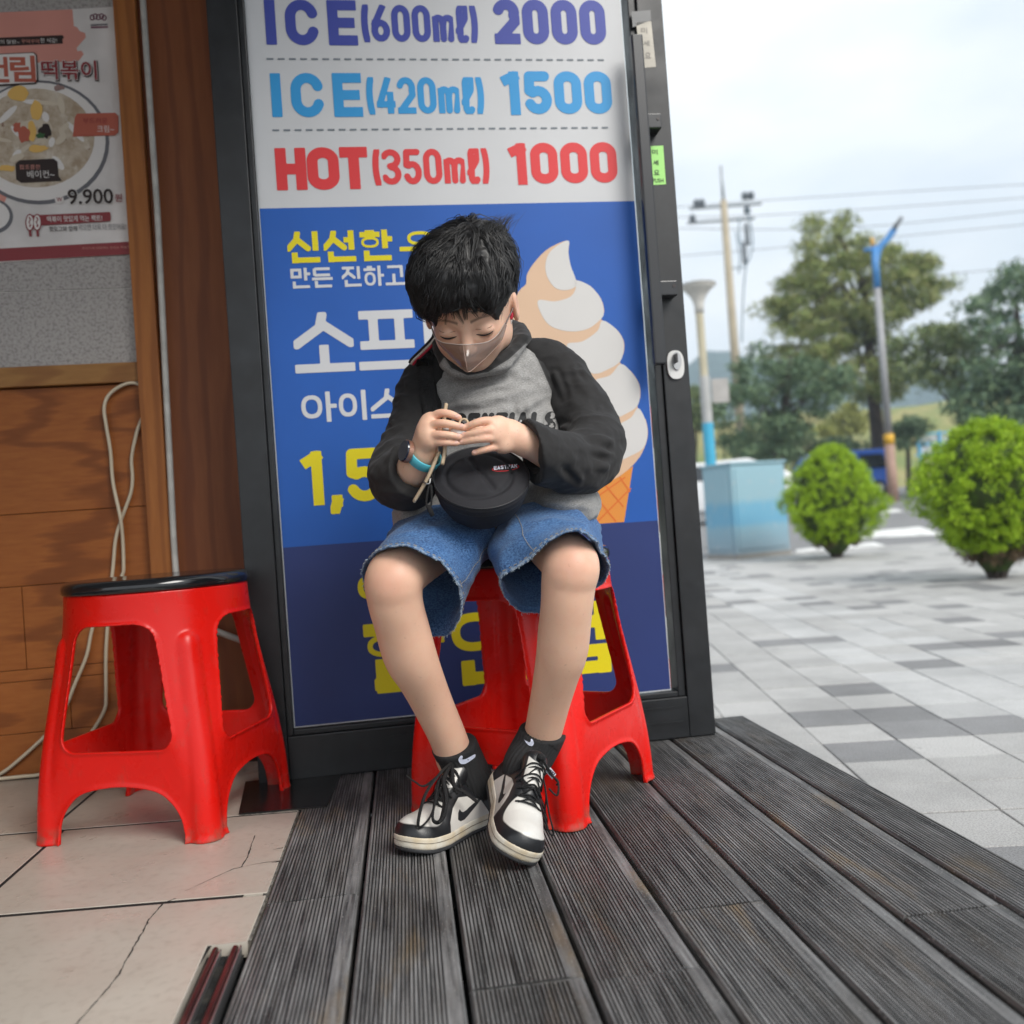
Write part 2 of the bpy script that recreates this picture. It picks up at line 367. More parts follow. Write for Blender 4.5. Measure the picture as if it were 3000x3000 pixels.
pf = [(0, 1, 5, 4), (1, 2, 6, 5), (2, 3, 7, 6), (3, 0, 4, 7), (4, 5, 9, 8), (5, 6, 10, 9), (6, 7, 11, 10), (7, 4, 8, 11), (8, 9, 10, 11)]
protos = [mk('paver', pv, pf, PM[i], plaza) for i in range(3)]
for o in protos: COL.objects.unlink(o)
rot = math.radians(-3.6); cr, sr = math.cos(rot), math.sin(rot); o0 = np.array([.885, 2.4])
rp = random.Random(4); cells = []
for j in range(-8, 52):
    for i in range(-34, 60):
        lx = i * ps; ly = j * ps; x = o0[0] + cr * lx - sr * ly; y = o0[1] + sr * lx + cr * ly
        kx = x / max(y, .3)
        edge = .613 + .085 - .1185 * (y - 1.5) if y < 2.36 else -9.
        if y < .2 or y > 12.0 or kx > .80 or (y < 2.36 and x < edge) or (y >= 2.36 and kx < -.45): continue
        band = abs((i - 2.2) - .0 * j) if False else abs(i - (3.6 + .0 * j) - .35 * ((j % 4) - 1.5))
        t = 1 if rp.random() < .14 else (2 if (2 <= i <= 4 and j > 0 and rp.random() < .85) else 0)
        cells.append((y, x, t, i, j))
cells.sort(); rest = [MB(), MB(), MB()]; cnt = 0
for y, x, t, i, j in cells:
    inview = .1 < x / y < .64 and y > 1.0
    if inview and cnt < 300:
        o = share(protos[t], plaza, (x, y, rp.uniform(-.0015, .0015)), 'paver', (rp.uniform(-.004, .004), rp.uniform(-.004, .004), rot)); cnt += 1
    else:
        rest[t].add([(x + cr * p[0] - sr * p[1], y + sr * p[0] + cr * p[1], p[2]) for p in pv], pf)
allr = MB(); fm = []
for t in range(3): allr.add(rest[t].v, rest[t].f); fm += [t] * len(rest[t].f)
tag(mk('pavers', allr.v, allr.f, None, plaza, mats=PM, fm=fm), kind='stuff')
# ---- timber deck
deck = empty('deck', (0, 0, 0), label='weathered charcoal grooved timber deck', kind='structure')
m, k = newmat('deck_wood', .5)
oi_ = k.n('ShaderNodeObjectInfo'); sh_v = k.n('ShaderNodeVectorMath', operation='MULTIPLY'); sh_v.inputs[1].default_value = (7.3, 5.1, 0); k.l(oi_.outputs['Location'], sh_v.inputs[0])
def dcoord(sc_):
    t = k.n('ShaderNodeTexCoord'); ad_ = k.n('ShaderNodeVectorMath', operation='ADD'); k.l(t.outputs['Object'], ad_.inputs[0]); k.l(sh_v.outputs[0], ad_.inputs[1]); mpn = k.n('ShaderNodeMapping', Scale=sc_); k.l(ad_.outputs[0], mpn.inputs[0]); return mpn.outputs[0]
c = dcoord((60, 2.2, 60)); c1 = dcoord((9, 2.2, 9)); c2 = dcoord((1, 1, 1)); c3_ = dcoord((2.5, 1., 1))
gr = k.mix(k.ramp(k.noise(3., c, 5), [(.35, 0.), (.68, 1.)]), (.045, .0455, .047), (.29, .29, .292))
wear = k.ramp(k.noise(1.6, c1, 6, .62), [(.57, 0.), (.70, .85)])
gr = k.mix(wear, gr, (.24, .18, .11))
scuff = k.ramp(k.noise(14, dcoord((1.5, .5, 1)), 7, .7), [(.47, 0.), (.70, .8)]); gr = k.mix(scuff, gr, (.21, .21, .21))
rnd_ = k.ramp(oi_.outputs['Random'], [(0., .78), (1., 1.25)]); gr = k.mix(1., gr, rnd_, 'MULTIPLY'); stain = k.ramp(k.noise(3.2, c3_, 6, .62), [(.40, .55), (.60, 1.)]); gr = k.mix(1., gr, stain, 'MULTIPLY'); warm = k.ramp(k.noise(2.1, c1, 5, .6), [(.52, 0.), (.75, .4)]); gr = k.mix(warm, gr, (.135, .112, .085))
dust = k.ramp(k.noise(330, c2, 1), [(.665, 0.), (.70, .9)]); gr = k.mix(dust, gr, (.30, .30, .29))
geo = k.n('ShaderNodeAttribute'); geo.attribute_name = 'groove'
gr = k.mix(geo.outputs['Fac'], gr, (.010, .010, .010)); k.l(gr, k.b.inputs['Base Color'])
k.l(k.ramp(k.noise(5, c1, 5), [(.3, .45), (.7, .75)]), k.b.inputs['Roughness']); k.bump(k.noise(4, c, 5), .5, .0015)
def plank_profile(w, n, fl, fr):
    pts = [(-w / 2, -.028, 0), (-w / 2, -.004, 0), (-w / 2 + .003, 0, 0)]; x0 = -w / 2 + fl; x1 = w / 2 - fr; p = (x1 - x0) / n
    for i in range(n):
        a = x0 + i * p
        pts += [(a, 0, 0), (a + p * .12, -.0019, 1), (a + p * .34, -.0019, 1), (a + p * .46, 0, 0)]
    return pts + [(w / 2 - .003, 0, 0), (w / 2, -.004, 0), (w / 2, -.028, 0)]
PLD = np.array([-.1185, 1, 0]); PLD /= np.linalg.norm(PLD); PLA = math.atan2(-PLD[0], PLD[1])
def plank(xa, xb, ya, yb, n=15, fl=.008, fr=.018, dz=0.):
    """board between gap lines xa..xb (x at Y=1.5), from ya to yb"""
    w = (xb - xa) * PLD[1] - .0065; prof = plank_profile(w, n, fl, fr); L_ = (yb - ya) / PLD[1]; segs = max(2, int(L_ / .12)); v = []; g = []
    for i in range(segs + 1):
        yy = L_ * i / segs
        for x, z, q in prof: v.append((x + .0006 * mnoise.noise((yy * 3, xa * 9, 0)), yy, z + .0007 * mnoise.noise((yy * 4, x * 30, xa * 7)))); g.append(q)
    n_ = len(prof); f = [(i * n_ + j, (i + 1) * n_ + j, (i + 1) * n_ + j + 1, i * n_ + j + 1) for i in range(segs) for j in range(n_ - 1)]
    f = [q[::-1] for q in f] + [tuple(range(n_)), tuple(segs * n_ + j for j in range(n_ - 1, -1, -1))]
    xm = (xa + xb) / 2 + PLD[0] / PLD[1] * (ya - 1.5)
    o = mk('plank', v, f, m_deck, deck, loc=(xm, ya, dz), attrs={'groove': g}); o.rotation_euler = (0, 0, PLA); return o
m_deck = m
gaps = [-.41, -.2745, -.1445, -.0095, .1215, .2535, .3845, .520, .615]
joints = {0: [1.30], 1: [.72], 2: [1.02], 3: [1.02], 4: [1.18], 5: [.78], 6: [1.12]}
rp = random.Random(9)
for i in range(len(gaps) - 1):
    y0 = -.4; end = 2.235 if i >= 6 else 2.02 + .03 * i
    for yj in joints.get(i, []) + [None]:
        y1 = end if yj is None else yj
        if i == 7: plank(gaps[i], gaps[i + 1], y0, y1, 15, .005, .003, rp.uniform(-.001, .001))
        else: plank(gaps[i], gaps[i + 1], y0, y1 - .002, 21, .006, .017, rp.uniform(-.0012, .0012))
        y0 = y1 + .002
# deck bearers and fascia under the planks
m_dark = M('dark_void', (.012, .012, .013), .9)
bm_ = MB()
for y in (-.3, .1, .5, .9, 1.3, 1.7, 2.1): bm_.box((-.42, y, -.13), (.56 if y > 1.6 else .64, y + .05, -.0285))
tag(bm_.build('bearer', m_dark, deck))
fas = MB(); e0 = .617 - .1185 * (2.2 - 1.5); e1 = .617 - .1185 * (-.4 - 1.5); fas.add([(e1 - .02, -.4, PZ), (e1, -.4, PZ), (e0, 2.23, PZ), (e0 - .02, 2.23, PZ), (e1 - .02, -.4, -.029), (e1, -.4, -.029), (e0, 2.23, -.029), (e0 - .02, 2.23, -.029)], [(3, 2, 1, 0), (4, 5, 6, 7), (0, 1, 5, 4), (1, 2, 6, 5), (2, 3, 7, 6), (3, 0, 4, 7)])
fas.build('fascia', m_dark, deck)
# ---- shop floor tiles
floor = empty('shop_floor', (0, 0, 0), label='large beige stone-look floor tiles with dark joints and cracks', kind='structure')
m, k = newmat('beige_tile', .32); c = k.coord()
t_ = k.mix(k.ramp(k.noise(3.5, c, 6, .6), [(.3, 0.), (.7, 1.)]), (.47, .425, .365), (.57, .525, .455)); t_ = k.mix(k.ramp(k.noise(70, c, 4), [(.5, 0.), (.75, .5)]), t_, (.38, .335, .28))
t_ = k.mix(k.ramp(k.noise(9, c, 8, .75), [(.63, 0.), (.75, .55)]), t_, (.20, .17, .135)); k.l(t_, k.b.inputs['Base Color'])
k.l(k.ramp(k.noise(12, c, 6), [(.3, .24), (.7, .48)]), k.b.inputs['Roughness']); k.bump(k.noise(60, c), .08, .001); m_tile = m
m_grout = M('grout', (.014, .013, .012), .9); m_crack = M('crack_dirt', (.03, .026, .022), .95)
def gl(pts): return [tuple(G(u, v)[:2]) for u, v in pts]
def row_line(y, x, y_at): return y_at + (x + .7) * .028
def yl(base, x): return base + (x + .7) * .03
def tile(name, poly, z=0.):
    # slightly bevelled slab
    n = len(poly); c = np.mean(poly, 0); ins = [tuple(np.array(p) + (c - np.array(p)) / np.linalg.norm(c - np.array(p)) * .0012) for p in poly]
    v = [(x, y, -.02) for x, y in poly] + [(x, y, z - .0008) for x, y in poly] + [(x, y, z) for x, y in ins]
    f = [(i, (i + 1) % n, n + (i + 1) % n, n + i) for i in range(n)] + [(n + i, n + (i + 1) % n, 2 * n + (i + 1) % n, 2 * n + i) for i in range(n)] + [tuple(range(2 * n, 3 * n))]
    return mk(name, v, f, m_tile, floor)
def seam(x, y): return x        # helper for joints parallel to the boards
def J(x15, y): return x15 - .1185 * (y - 1.5)
g_ = .0035
rows = [(1.7165, 2.13), (1.325, 1.7065), (.927, 1.314), (.53, .917), (.13, .52)]
edgex = lambda y: -.4125 - .1185 * (y - 1.5) + .0006
sp = [[-.872, -1.27, -1.67], [-.842, -1.24, -1.64], [-1.02, -1.42], [-.8, -1.2], [-1.0, -1.4]]
for (ya, yb), cols in zip(rows, sp):
    xs_ = [None] + cols
    for q in range(len(cols)):
        def X(c, y): return edgex(y) if c is None else J(c, y)
        a, b2 = xs_[q], xs_[q + 1]
        A = [(X(b2, ya) + g_, yl(ya, X(b2, ya))), (X(a, ya) - (0 if a is None else g_), yl(ya, X(a, ya))), (X(a, yb) - (0 if a is None else g_), yl(yb, X(a, yb))), (X(b2, yb) + g_, yl(yb, X(b2, yb)))]
        if a is None and ya > 1.7: A[1] = (-.437, 1.7215); A[2] = (-.437 - .05, yl(yb, -.48))
        if a is None and abs(ya - .925) < .01:     # notch for the sliding-door rails
            A = [A[0], (-.393, yl(ya, -.4)), (-.4235, 1.172), (-.374, 1.176), A[2], A[3]]
        tile('tile', A)
mk('grout_bed', [(-2.6, -.4, -.0009), (-.36, -.4, -.0009), (-.46, 2.3, -.0009), (-2.6, 2.3, -.0009)], [(0, 1, 2, 3)], m_grout, floor)
def crack(pts, w0, w1):
    pts = [(*p, 0) for p in gl(pts)]; pts = spline(pts, 6)[:, :2]; n = len(pts); v = []
    for i, p in enumerate(pts):
        t = pts[min(i + 1, n - 1)] - pts[max(i - 1, 0)]; t /= np.linalg.norm(t); nn = np.array([-t[1], t[0]]); w = (w0 + (w1 - w0) * i / (n - 1)) * (1 + .5 * random.uniform(-1, 1)) / 2
        off = nn * random.uniform(-.0008, .0008); v += [(*(p + nn * w + off), .0005), (*(p - nn * w + off), .0005)]
    mk('crack', v, [(2 * i, 2 * i + 1, 2 * i + 3, 2 * i + 2) for i in range(n - 1)], m_crack, floor)
crack([(748, 2448), (735, 2480), (728, 2505), (708, 2541)], .0016, .0022); crack([(708, 2541), (680, 2548), (620, 2575), (543, 2610)], .0018, .0004)
crack([(708, 2541), (760, 2530), (818, 2522)], .0005, .0016)
crack([(515, 2633), (478, 2648), (455, 2675), (435, 2697), (422, 2725), (397, 2765)], .0022, .002); crack([(397, 2765), (372, 2810), (342, 2864), (290, 2925), (224, 3000), (180, 3050)], .0018, .0012)
crack([(830, 2484), (812, 2487), (798, 2490)], .0028, .0002); crack([(822, 2523), (808, 2526), (795, 2527)], .0045, .0003)
# ragged strip of bedding mortar along the tile edge
m_mort = M('mortar', (.20, .19, .17), .95, col2=(.06, .055, .05), vs=60, bump=.6, bs=120)
v = []; rp = random.Random(3)
for i in range(60):
    y = 1.18 + (1.72 - 1.18) * i / 59; v += [(edgex(y) - .001 - rp.uniform(0, .004), y, -.001), (edgex(y) + .004, y, -.0012)]
mk('mortar_strip', v, [(2 * i, 2 * i + 1, 2 * i + 3, 2 * i + 2) for i in range(59)], m_mort, floor)
v = []
for i in range(40):
    x = -.545 + (.545 - .43) * i / 39; y = 1.7245 + (x + .5) * .04; v += [(x, y - .004 - rp.uniform(0, .003), .0008), (x, y + .008, .0008)]
mk('mortar_strip', v, [(2 * i, 2 * i + 2, 2 * i + 3, 2 * i + 1) for i in range(39)], m_mort, floor)
# sliding-door rails in their slot
rail = empty('door_rail', (-.39, 1.0, 0), label='pair of maroon sliding door rails sunk in the floor slot', cat='door rail')
m_rail = M('rail_maroon', (.10, .035, .034), .35, .3, col2=(.05, .02, .02), vs=14); m_alu = M('rail_alu', (.42, .43, .44), .35, .8, var=.3)
def rail_piece(name, x_a, x_b, z0, z1, w, mat, y0=.5, y1=1.168):
    b_ = MB(); q = lambda x, y, z: (x - .1185 * (y - 1.08) + .39, y - 1.0, z)
    v = [q(x, y, z) for y in (y0, y1) for x, z in ((x_a - w / 2, z0), (x_a - w / 2, z1 - .002), (x_a - w / 2 + .002, z1), (x_a + w / 2 - .002, z1), (x_a + w / 2, z1 - .002), (x_a + w / 2, z0))]
    f = [(i, (i + 1) % 6, 6 + (i + 1) % 6, 6 + i) for i in range(6)] + [tuple(range(5, -1, -1)), tuple(range(6, 12))]
    return mk(name, v, f, mat, rail)
rail_piece('rail', -.4015, 0, -.02, -.001, .007, m_rail); rail_piece('rail', -.3765, 0, -.02, -.0005, .008, m_rail); rail_piece('rail_edge', -.3695, 0, -.02, -.0008, .0025, m_alu); rail_piece('rail_edge', -.3955, 0, -.02, -.004, .002, m_alu)
mk('slot_bed', [(-.03, -.5, -.012), (.06, -.5, -.012), (.015, .165, -.012), (-.04, .165, -.012)], [(0, 1, 2, 3)], M('slot_dirt', (.045, .042, .036), .95, col2=(.012, .012, .012), vs=30, bump=1., bs=60), rail)
# metal threshold plate
m_plate = M('threshold_steel', (.085, .08, .08), .22, .85, col2=(.04, .038, .038), vs=5, bump=.1, bs=12)
th = MB(); q = [G(700, 2388)[:2], G(958, 2366)[:2], np.array([-.40, 1.975]), np.array([-.60, 1.945])]; th.slab([tuple(p) for p in q], .0015, .0035)
th_c = np.mean(q, 0); tag(th.build('threshold_plate', m_plate, org=(*th_c, 0), loc=(*th_c, 0)), 'dark shiny steel threshold plate under the stool foot', 'threshold')
# ================================================================== SHOP WALL
def wood(name, ca, cb, cc, stretch, rough=.5):
    m, k = newmat(name, rough); k.b.inputs['Specular IOR Level'].default_value = .25; c = k.coord(stretch); c2 = k.coord(tuple(max(.6, q * .22) for q in stretch))
    wv = k.n('ShaderNodeTexWave', Scale=1.1, Distortion=9., Detail=4., **{'Detail Scale': 1.3}); k.l(c2, wv.inputs['Vector'])
    a = k.mix(k.ramp(k.noise(3.2, c, 6, .6), [(.3, 0.), (.7, 1.)]), ca, cb); a = k.mix(k.ramp(wv.outputs['Fac'], [(.60, 0.), (.97, .6)]), a, cc)
    a = k.mix(k.ramp(k.noise(1.3, k.coord(), 4), [(.4, 0.), (.7, .12)]), a, cc); k.l(a, k.b.inputs['Base Color']); k.bump(k.noise(6, c, 4), .15, .001); return m
W_board = wood('wood_board', (.27, .080, .016), (.35, .118, .026), (.13, .034, .008), (5, 5, 34))
W_post = wood('wood_post', (.33, .115, .028), (.41, .155, .040), (.23, .075, .020), (26, 26, 3))
W_panel = wood('wood_panel', (.25, .080, .030), (.31, .105, .038), (.17, .05, .021), (20, 20, 2.5))
W_rail = wood('wood_rail', (.28, .135, .04), (.36, .18, .055), (.2, .08, .025), (4, 20, 30))
wall = empty('shop_wall', tuple(W0), DANG, label='brown timber shop wall with wood boards and grey stone inset', cat='wall')
sP0, sP1 = Wl(385, 700)[0], Wl(449, 700)[0]
zr0, zr1 = Wl(200, 1130)[1], Wl(200, 1072)[1]
XL, XR = -1.6, 1.3
# lower boards, staggered
rows_ = [0.0, .118, .232, Wl(300, 1709)[1], .52, .635, zr0 - .001]
zs = [0.004, .1, .22, Wl(150, 1955)[1], Wl(150, 1711)[1], Wl(150, 1500)[1], zr0 - .002]; zs = sorted(zs); cuts = [[-.1], [.12], [-.25], [.03], [-.9], [-.4]]
for i in range(len(zs) - 1):
    xs_ = [XL] + cuts[i % 6] + [sP0 + .004]
    for a, b in zip(xs_[:-1], xs_[1:]): MB().box((a + .0008, 0, zs[i] + .0007), (b - .0008, .02, zs[i + 1] - .0007), .0012).build('board', W_board, wall)
MB().box((XL, .0215, 0), (XR, .10, 2.6)).build('backing', M('wall_backing', (.05, .03, .02), .9), wall)
# stone inset: slabs
m, k = newmat('granite', .55); c = k.coord(); g1 = k.mix(k.noise(5, c, 5), (.44, .415, .395), (.35, .33, .315)); g1 = k.mix(k.ramp(k.noise(150, c, 3), [(.45, 0.), (.7, .6)]), g1, (.12, .11, .105))
g1 = k.mix(k.ramp(k.noise(220, c, 2), [(.62, 0.), (.7, .5)]), g1, (.45, .44, .42)); k.l(g1, k.b.inputs['Base Color']); m_gran = m
zj = Wl(200, 848)[1]
for a, b in ((zr1 + .001, zj - .001), (zj + .0012, zj + .62), (zj + .6225, 2.6)):
    for x0, x1 in ((XL, -.35), (-.348, sP0 + .003)): MB().box((x0, .006, a), (x1, .02, b), .001).build('stone_slab', m_gran, wall)
MB().box((XL, .008, zj - .0015), (sP0, .0205, zj + .0015)).build('joint_strip', M('joint_white', (.6, .58, .55), .7), wall)
MB().box((XL, -.016, zr0), (sP0 - .0005, .019, zr1), .002).build('rail', W_rail, wall)
MB().box((sP0, -.03, 0), (sP1, .02, 2.6), .002).build('post', W_post, wall)
MB().box((sP1 + .001, -.008, 0), (XR, .02, 2.6), .001).build('panel', W_panel, wall)
# white conduit
pipe = MB(); s_ = Wl(445, 300, -.02)[0]; s2 = Wl(513, 1560, -.02)[0]
pipe.tube([(s_ - .002, -.0405, 2.5), (s_, -.0405, 1.3), (s2, -.0405, .53), (s2, -.0405, .42), (s2 + .03, -.0405, .33), (s2 + .075, -.04, .305), (s2 + .2, -.04, .245), (s2 + .3, -.04, .20)], .0072, 10)
o = mk('conduit', [tuple(np.array(D_) ) for D_ in pipe.v], pipe.f, M('conduit_white', (.62, .61, .57), .45, var=.2, vs=20), None, True); o.location = tuple(W0); o.rotation_euler = (0, 0, DANG)
tag(o, 'thin white plastic conduit running down the brown wall', 'conduit')
# cream cables
def wpt(u, v, off=-.012): a = Wl(u, v, off); return (a[0], off, max(a[1], .008))
c2 = lambda x, y: (x / 1.9325, 700 + y / 1.9325)
c3 = lambda x, y: (x / 1.932, 1600 + y / 1.932)
cab = [wpt(*c2(x, y), o_) for x, y, o_ in ((822, 900, .012), (812, 845, -.004), (760, 815, -.012), (690, 830, -.014), (620, 880, -.014), (590, 950, -.014), (600, 1050, -.014), (625, 1200, -.014), (640, 1380, -.014), (680, 1570, -.022), (695, 1700, -.014), (700, 1860, -.014))]
cab += [wpt(*c3(x, y)) for x, y in ((690, 170), (640, 300), (535, 430), (490, 620), (420, 790), (385, 880), (330, 990), (270, 1060), (130, 1190), (0, 1290), (-120, 1340))]
cb = MB(); cb.tube(spline(cab, 6), .0042, 8); o = cb.build('cable', M('cable_cream', (.62, .54, .40), .45, var=.15), None, True); o.location = tuple(W0); o.rotation_euler = (0, 0, DANG)
tag(o, 'cream electric cable looping over the boards and down to the left', 'cable', None)
cab = [wpt(*c2(x, y), o_) for x, y, o_ in ((822, 950, .012), (815, 985, -.004), (790, 1050, -.012), (770, 1110, -.012), (745, 1240, -.012), (750, 1350, -.012), (740, 1440, -.012), (690, 1580, -.012), (655, 1700, -.012), (640, 1860, -.012))]
cab += [wpt(*c3(x, y)) for x, y in ((620, 300), (600, 600), (600, 840), (590, 930), (520, 1050), (400, 1200))] + [wpt(*c3(x, y), -.03) for x, y in ((250, 1285), (120, 1310), (0, 1330), (-150, 1335))]
cb = MB(); cb.tube(spline(cab, 6), .0042, 8); o = cb.build('cable', MATS['cable_cream'], None, True); o.location = tuple(W0); o.rotation_euler = (0, 0, DANG)
tag(o, 'cream electric cable hanging straight behind the stool and along the floor', 'cable', None)
# ---- text helper with the built-in font
def font_mesh(body, off=0.):
    cu = bpy.data.curves.new('txt', 'FONT'); cu.body = body; cu.offset = off; cu.size = 1; cu.resolution_u = 3
    ob = bpy.data.objects.new('txt', cu); COL.objects.link(ob); dg = bpy.context.evaluated_depsgraph_get(); me = bpy.data.meshes.new_from_object(ob.evaluated_get(dg))
    v = np.array([q.co[:] for q in me.vertices]); f = [tuple(p.vertices) for p in me.polygons]
    bpy.data.objects.remove(ob); bpy.data.curves.remove(cu); bpy.data.meshes.remove(me); return v, f
def place_font(body, box, y, name, mat, parent, off=0., skew=0.):
    v, f = font_mesh(body, off); lo, hi = v.min(0), v.max(0); (x0, z0), (x1, z1) = box
    t = (v - lo) / np.maximum(hi - lo, 1e-6); X = x0 + t[:, 0] * (x1 - x0) + skew * t[:, 1]; Z = z0 + t[:, 1] * (z1 - z0)
    return mk(name, np.stack([X, np.full(len(X), y), Z], 1), f, mat, parent)
def flat(poly, y, name, mat, parent):
    tri = tessellate_polygon([[Vector((x, z, 0)) for x, z in poly]]); v = [(x, y, z) for x, z in poly]
    f = []
    for a, b, c in tri:
        A, B, C_ = poly[a], poly[b], poly[c]; cr_ = (B[0] - A[0]) * (C_[1] - A[1]) - (B[1] - A[1]) * (C_[0] - A[0]); f.append((a, b, c) if cr_ > 0 else (a, c, b))
    return mk(name, v, f, mat, parent)
# ---- poster
poster = empty('poster', tuple(W0 + DN * 0), DANG, label='glossy food poster for creamy rice cakes priced 9.900 on the stone inset', cat='poster')
def paper(name, col, rough=.4, **kw): return M(name, col, rough, var=.05, vs=9, coat=.08, spec=.25, **kw)
pw = lambda u, v: Wl(u, v, .0)
y0 = .003
def ppoly(name, pts, mat, lvl, sm=0):
    q = [pw(u, v) for u, v in pts]
    if sm: q = [tuple(p) for p in spline([(a, b, 0) for a, b in q], sm, True)[:, :2]]
    return flat(q, y0 - lvl * .0005, name, mat, poster)
sh = MB(); q = [pw(-420, 795), pw(391, 742), pw(340, 17), pw(-420, 62)]; sh.prism(q, y0, y0 + .0022); sh.build('sheet', paper('poster_paper', (.76, .73, .71), col2=(.66, .63, .61)), poster)
c1 = lambda x, y: (x / 2.415, y / 2.415)
Pk = paper('poster_pink', (.68, .30, .245)); Mr = paper('poster_maroon', (.26, .032, .038)); Bl = paper('poster_black', (.035, .022, .02)); Wh = paper('poster_white', (.80, .77, .74)); Or = paper('poster_red', (.50, .13, .085)); Dk = paper('poster_grey', (.16, .16, .175))
ppoly('print_shape', [c1(*p) for p in ((-900, 120), (510, 62), (520, 180), (545, 190), (560, 215), (600, 230), (605, 260), (570, 300), (540, 335), (545, 358), (575, 355), (590, 380), (560, 420), (540, 430), (-900, 480))], Pk, 1)
ppoly('print_shape', [c1(*p) for p in ((-900, 300), (440, 245), (452, 262), (440, 275), (443, 305), (-900, 362))], Bl, 2)
for t_, bx in (('의 말랑~', ((0, 308), (135, 280))), ('꾸덕꾸덕', ((150, 305), (275, 275))), ('한 식감!', ((285, 300), (400, 268)))):
    place_font(t_, (pw(*c1(*bx[0])), pw(*c1(*bx[1]))), y0 - .0016, 'lettering', Wh if t_[0] != '꾸' else Pk, poster)
# plate and food
pc = c1(300, 1000)
def ell_px(cx, cy, rx, ry, n=40): return [(cx + rx * math.cos(2 * math.pi * i / n), cy + ry * math.sin(2 * math.pi * i / n)) for i in range(n)]
ppoly('print_shape', ell_px(*c1(275, 1005), *c1(497, 440)), Dk, 1.5); ppoly('print_shape', ell_px(*c1(270, 1000), *c1(476, 418)), Wh, 3)
m, k = newmat('food_print', .3); c = k.coord((1, 1, 1)); fd = k.mix(k.ramp(k.noise(26, c, 5, .65), [(.36, 0.), (.62, 1.)]), (.40, .30, .20), (.62, .54, .43)); fd = k.mix(k.ramp(k.noise(34, k.coord((1.3, 1, .8)), 4), [(.58, 0.), (.66, .8)]), fd, (.68, .62, .53))
fd = k.mix(k.ramp(k.noise(60, c, 3), [(.66, 0.), (.72, .8)]), fd, (.22, .10, .06)); k.l(fd, k.b.inputs['Base Color']); k.b.inputs['Coat Weight'].default_value = .3
ppoly('print_shape', ell_px(*c1(255, 975), *c1(412, 350)), m, 4)
Ye = paper('poster_yellow', (.80, .50, .14)); Gn = paper('poster_green', (.05, .13, .05)); Cr = paper('poster_cream', (.66, .58, .46))
rp = random.Random(5)
for i in range(26):
    a = rp.uniform(0, 6.28); r = rp.uniform(.15, .95); cx, cy = 240 + 350 * r * math.cos(a), 960 + 290 * r * math.sin(a); b = rp.uniform(0, 3); L_ = rp.uniform(35, 95); w = rp.uniform(14, 26)
    pts = [(cx + L_ * math.cos(t) * math.cos(b) - w * math.sin(t) * math.sin(b), cy + L_ * math.cos(t) * math.sin(b) + w * math.sin(t) * math.cos(b)) for t in np.linspace(0, 6.28, 13)[:-1]]
    ppoly('print_shape', [c1(*p) for p in pts], Cr if i % 3 else MATS['poster_white'], 5 + i * .05)
for cx, cy, rx, ry, mt in ((130, 660, 75, 55, Ye), (255, 780, 45, 70, Ye), (225, 930, 28, 70, Ye), (270, 1050, 70, 28, Ye), (50, 1190, 60, 22, Ye), (170, 950, 40, 55, Or), (120, 900, 26, 34, Or), (320, 930, 45, 50, Bl), (285, 960, 36, 22, Gn), (420, 620, 40, 22, paper('poster_mauve', (.33, .22, .2)))):
    ppoly('print_shape', [c1(x + rp.uniform(-8, 8), y + rp.uniform(-8, 8)) for x, y in ell_px(cx, cy, rx, ry, 14)], mt, 6.6 + rp.uniform(0, .3), 3)
ppoly('print_shape', [c1(*p) for p in ((530, 830), (545, 805), (815, 798), (838, 820), (838, 935), (815, 958), (515, 968))], Or, 7)
place_font('부드러운', (pw(*c1(590, 875)), pw(*c1(760, 835))), y0 - .004, 'lettering', Mr, poster); place_font('크림~', (pw(*c1(690, 938)), pw(*c1(805, 888))), y0 - .004, 'lettering', Wh, poster)
ppoly('print_shape', [c1(*p) for p in ((110, 1160), (135, 1135), (380, 1122), (408, 1145), (415, 1245), (440, 1280), (150, 1294), (115, 1270))], Bl, 7)
place_font('짭조름한', (pw(*c1(140, 1200)), pw(*c1(285, 1165))), y0 - .004, 'lettering', Pk, poster); place_font('베이컨~', (pw(*c1(195, 1262)), pw(*c1(385, 1205))), y0 - .004, 'lettering', Wh, poster)
# headline
ppoly('print_shape', [c1(*p) for p in ((-400, 400), (240, 370), (262, 390), (272, 570), (255, 595), (-400, 630))], Bl, 7); ppoly('print_shape', [c1(*p) for p in ((-400, 405), (236, 376), (254, 394), (262, 562), (246, 585), (-400, 618))], Wh, 8)
place_font('치킨림', (pw(*c1(-210, 588)), pw(*c1(246, 398))), y0 - .0046, 'lettering', Or, poster, .025) if False else None
place_font('컨', (pw(*c1(-105, 586)), pw(*c1(58, 405))), y0 - .0046, 'lettering', Or, poster, .028); place_font('림', (pw(*c1(78, 582)), pw(*c1(246, 396))), y0 - .0046, 'lettering', Or, poster, .028)
for dx, dy, off, mt, lv in ((5, 6, .052, Bl, 7.2), (0, 0, .040, Wh, 8.2), (0, 0, .018, Mr, 9.2)):
    g = off * 150
    place_font('떡볶이', (pw(*c1(300 - g + dx, 562 + g + dy)), pw(*c1(678 + g + dx, 432 - g + dy))), y0 - lv * .0005, 'lettering', mt, poster, off)
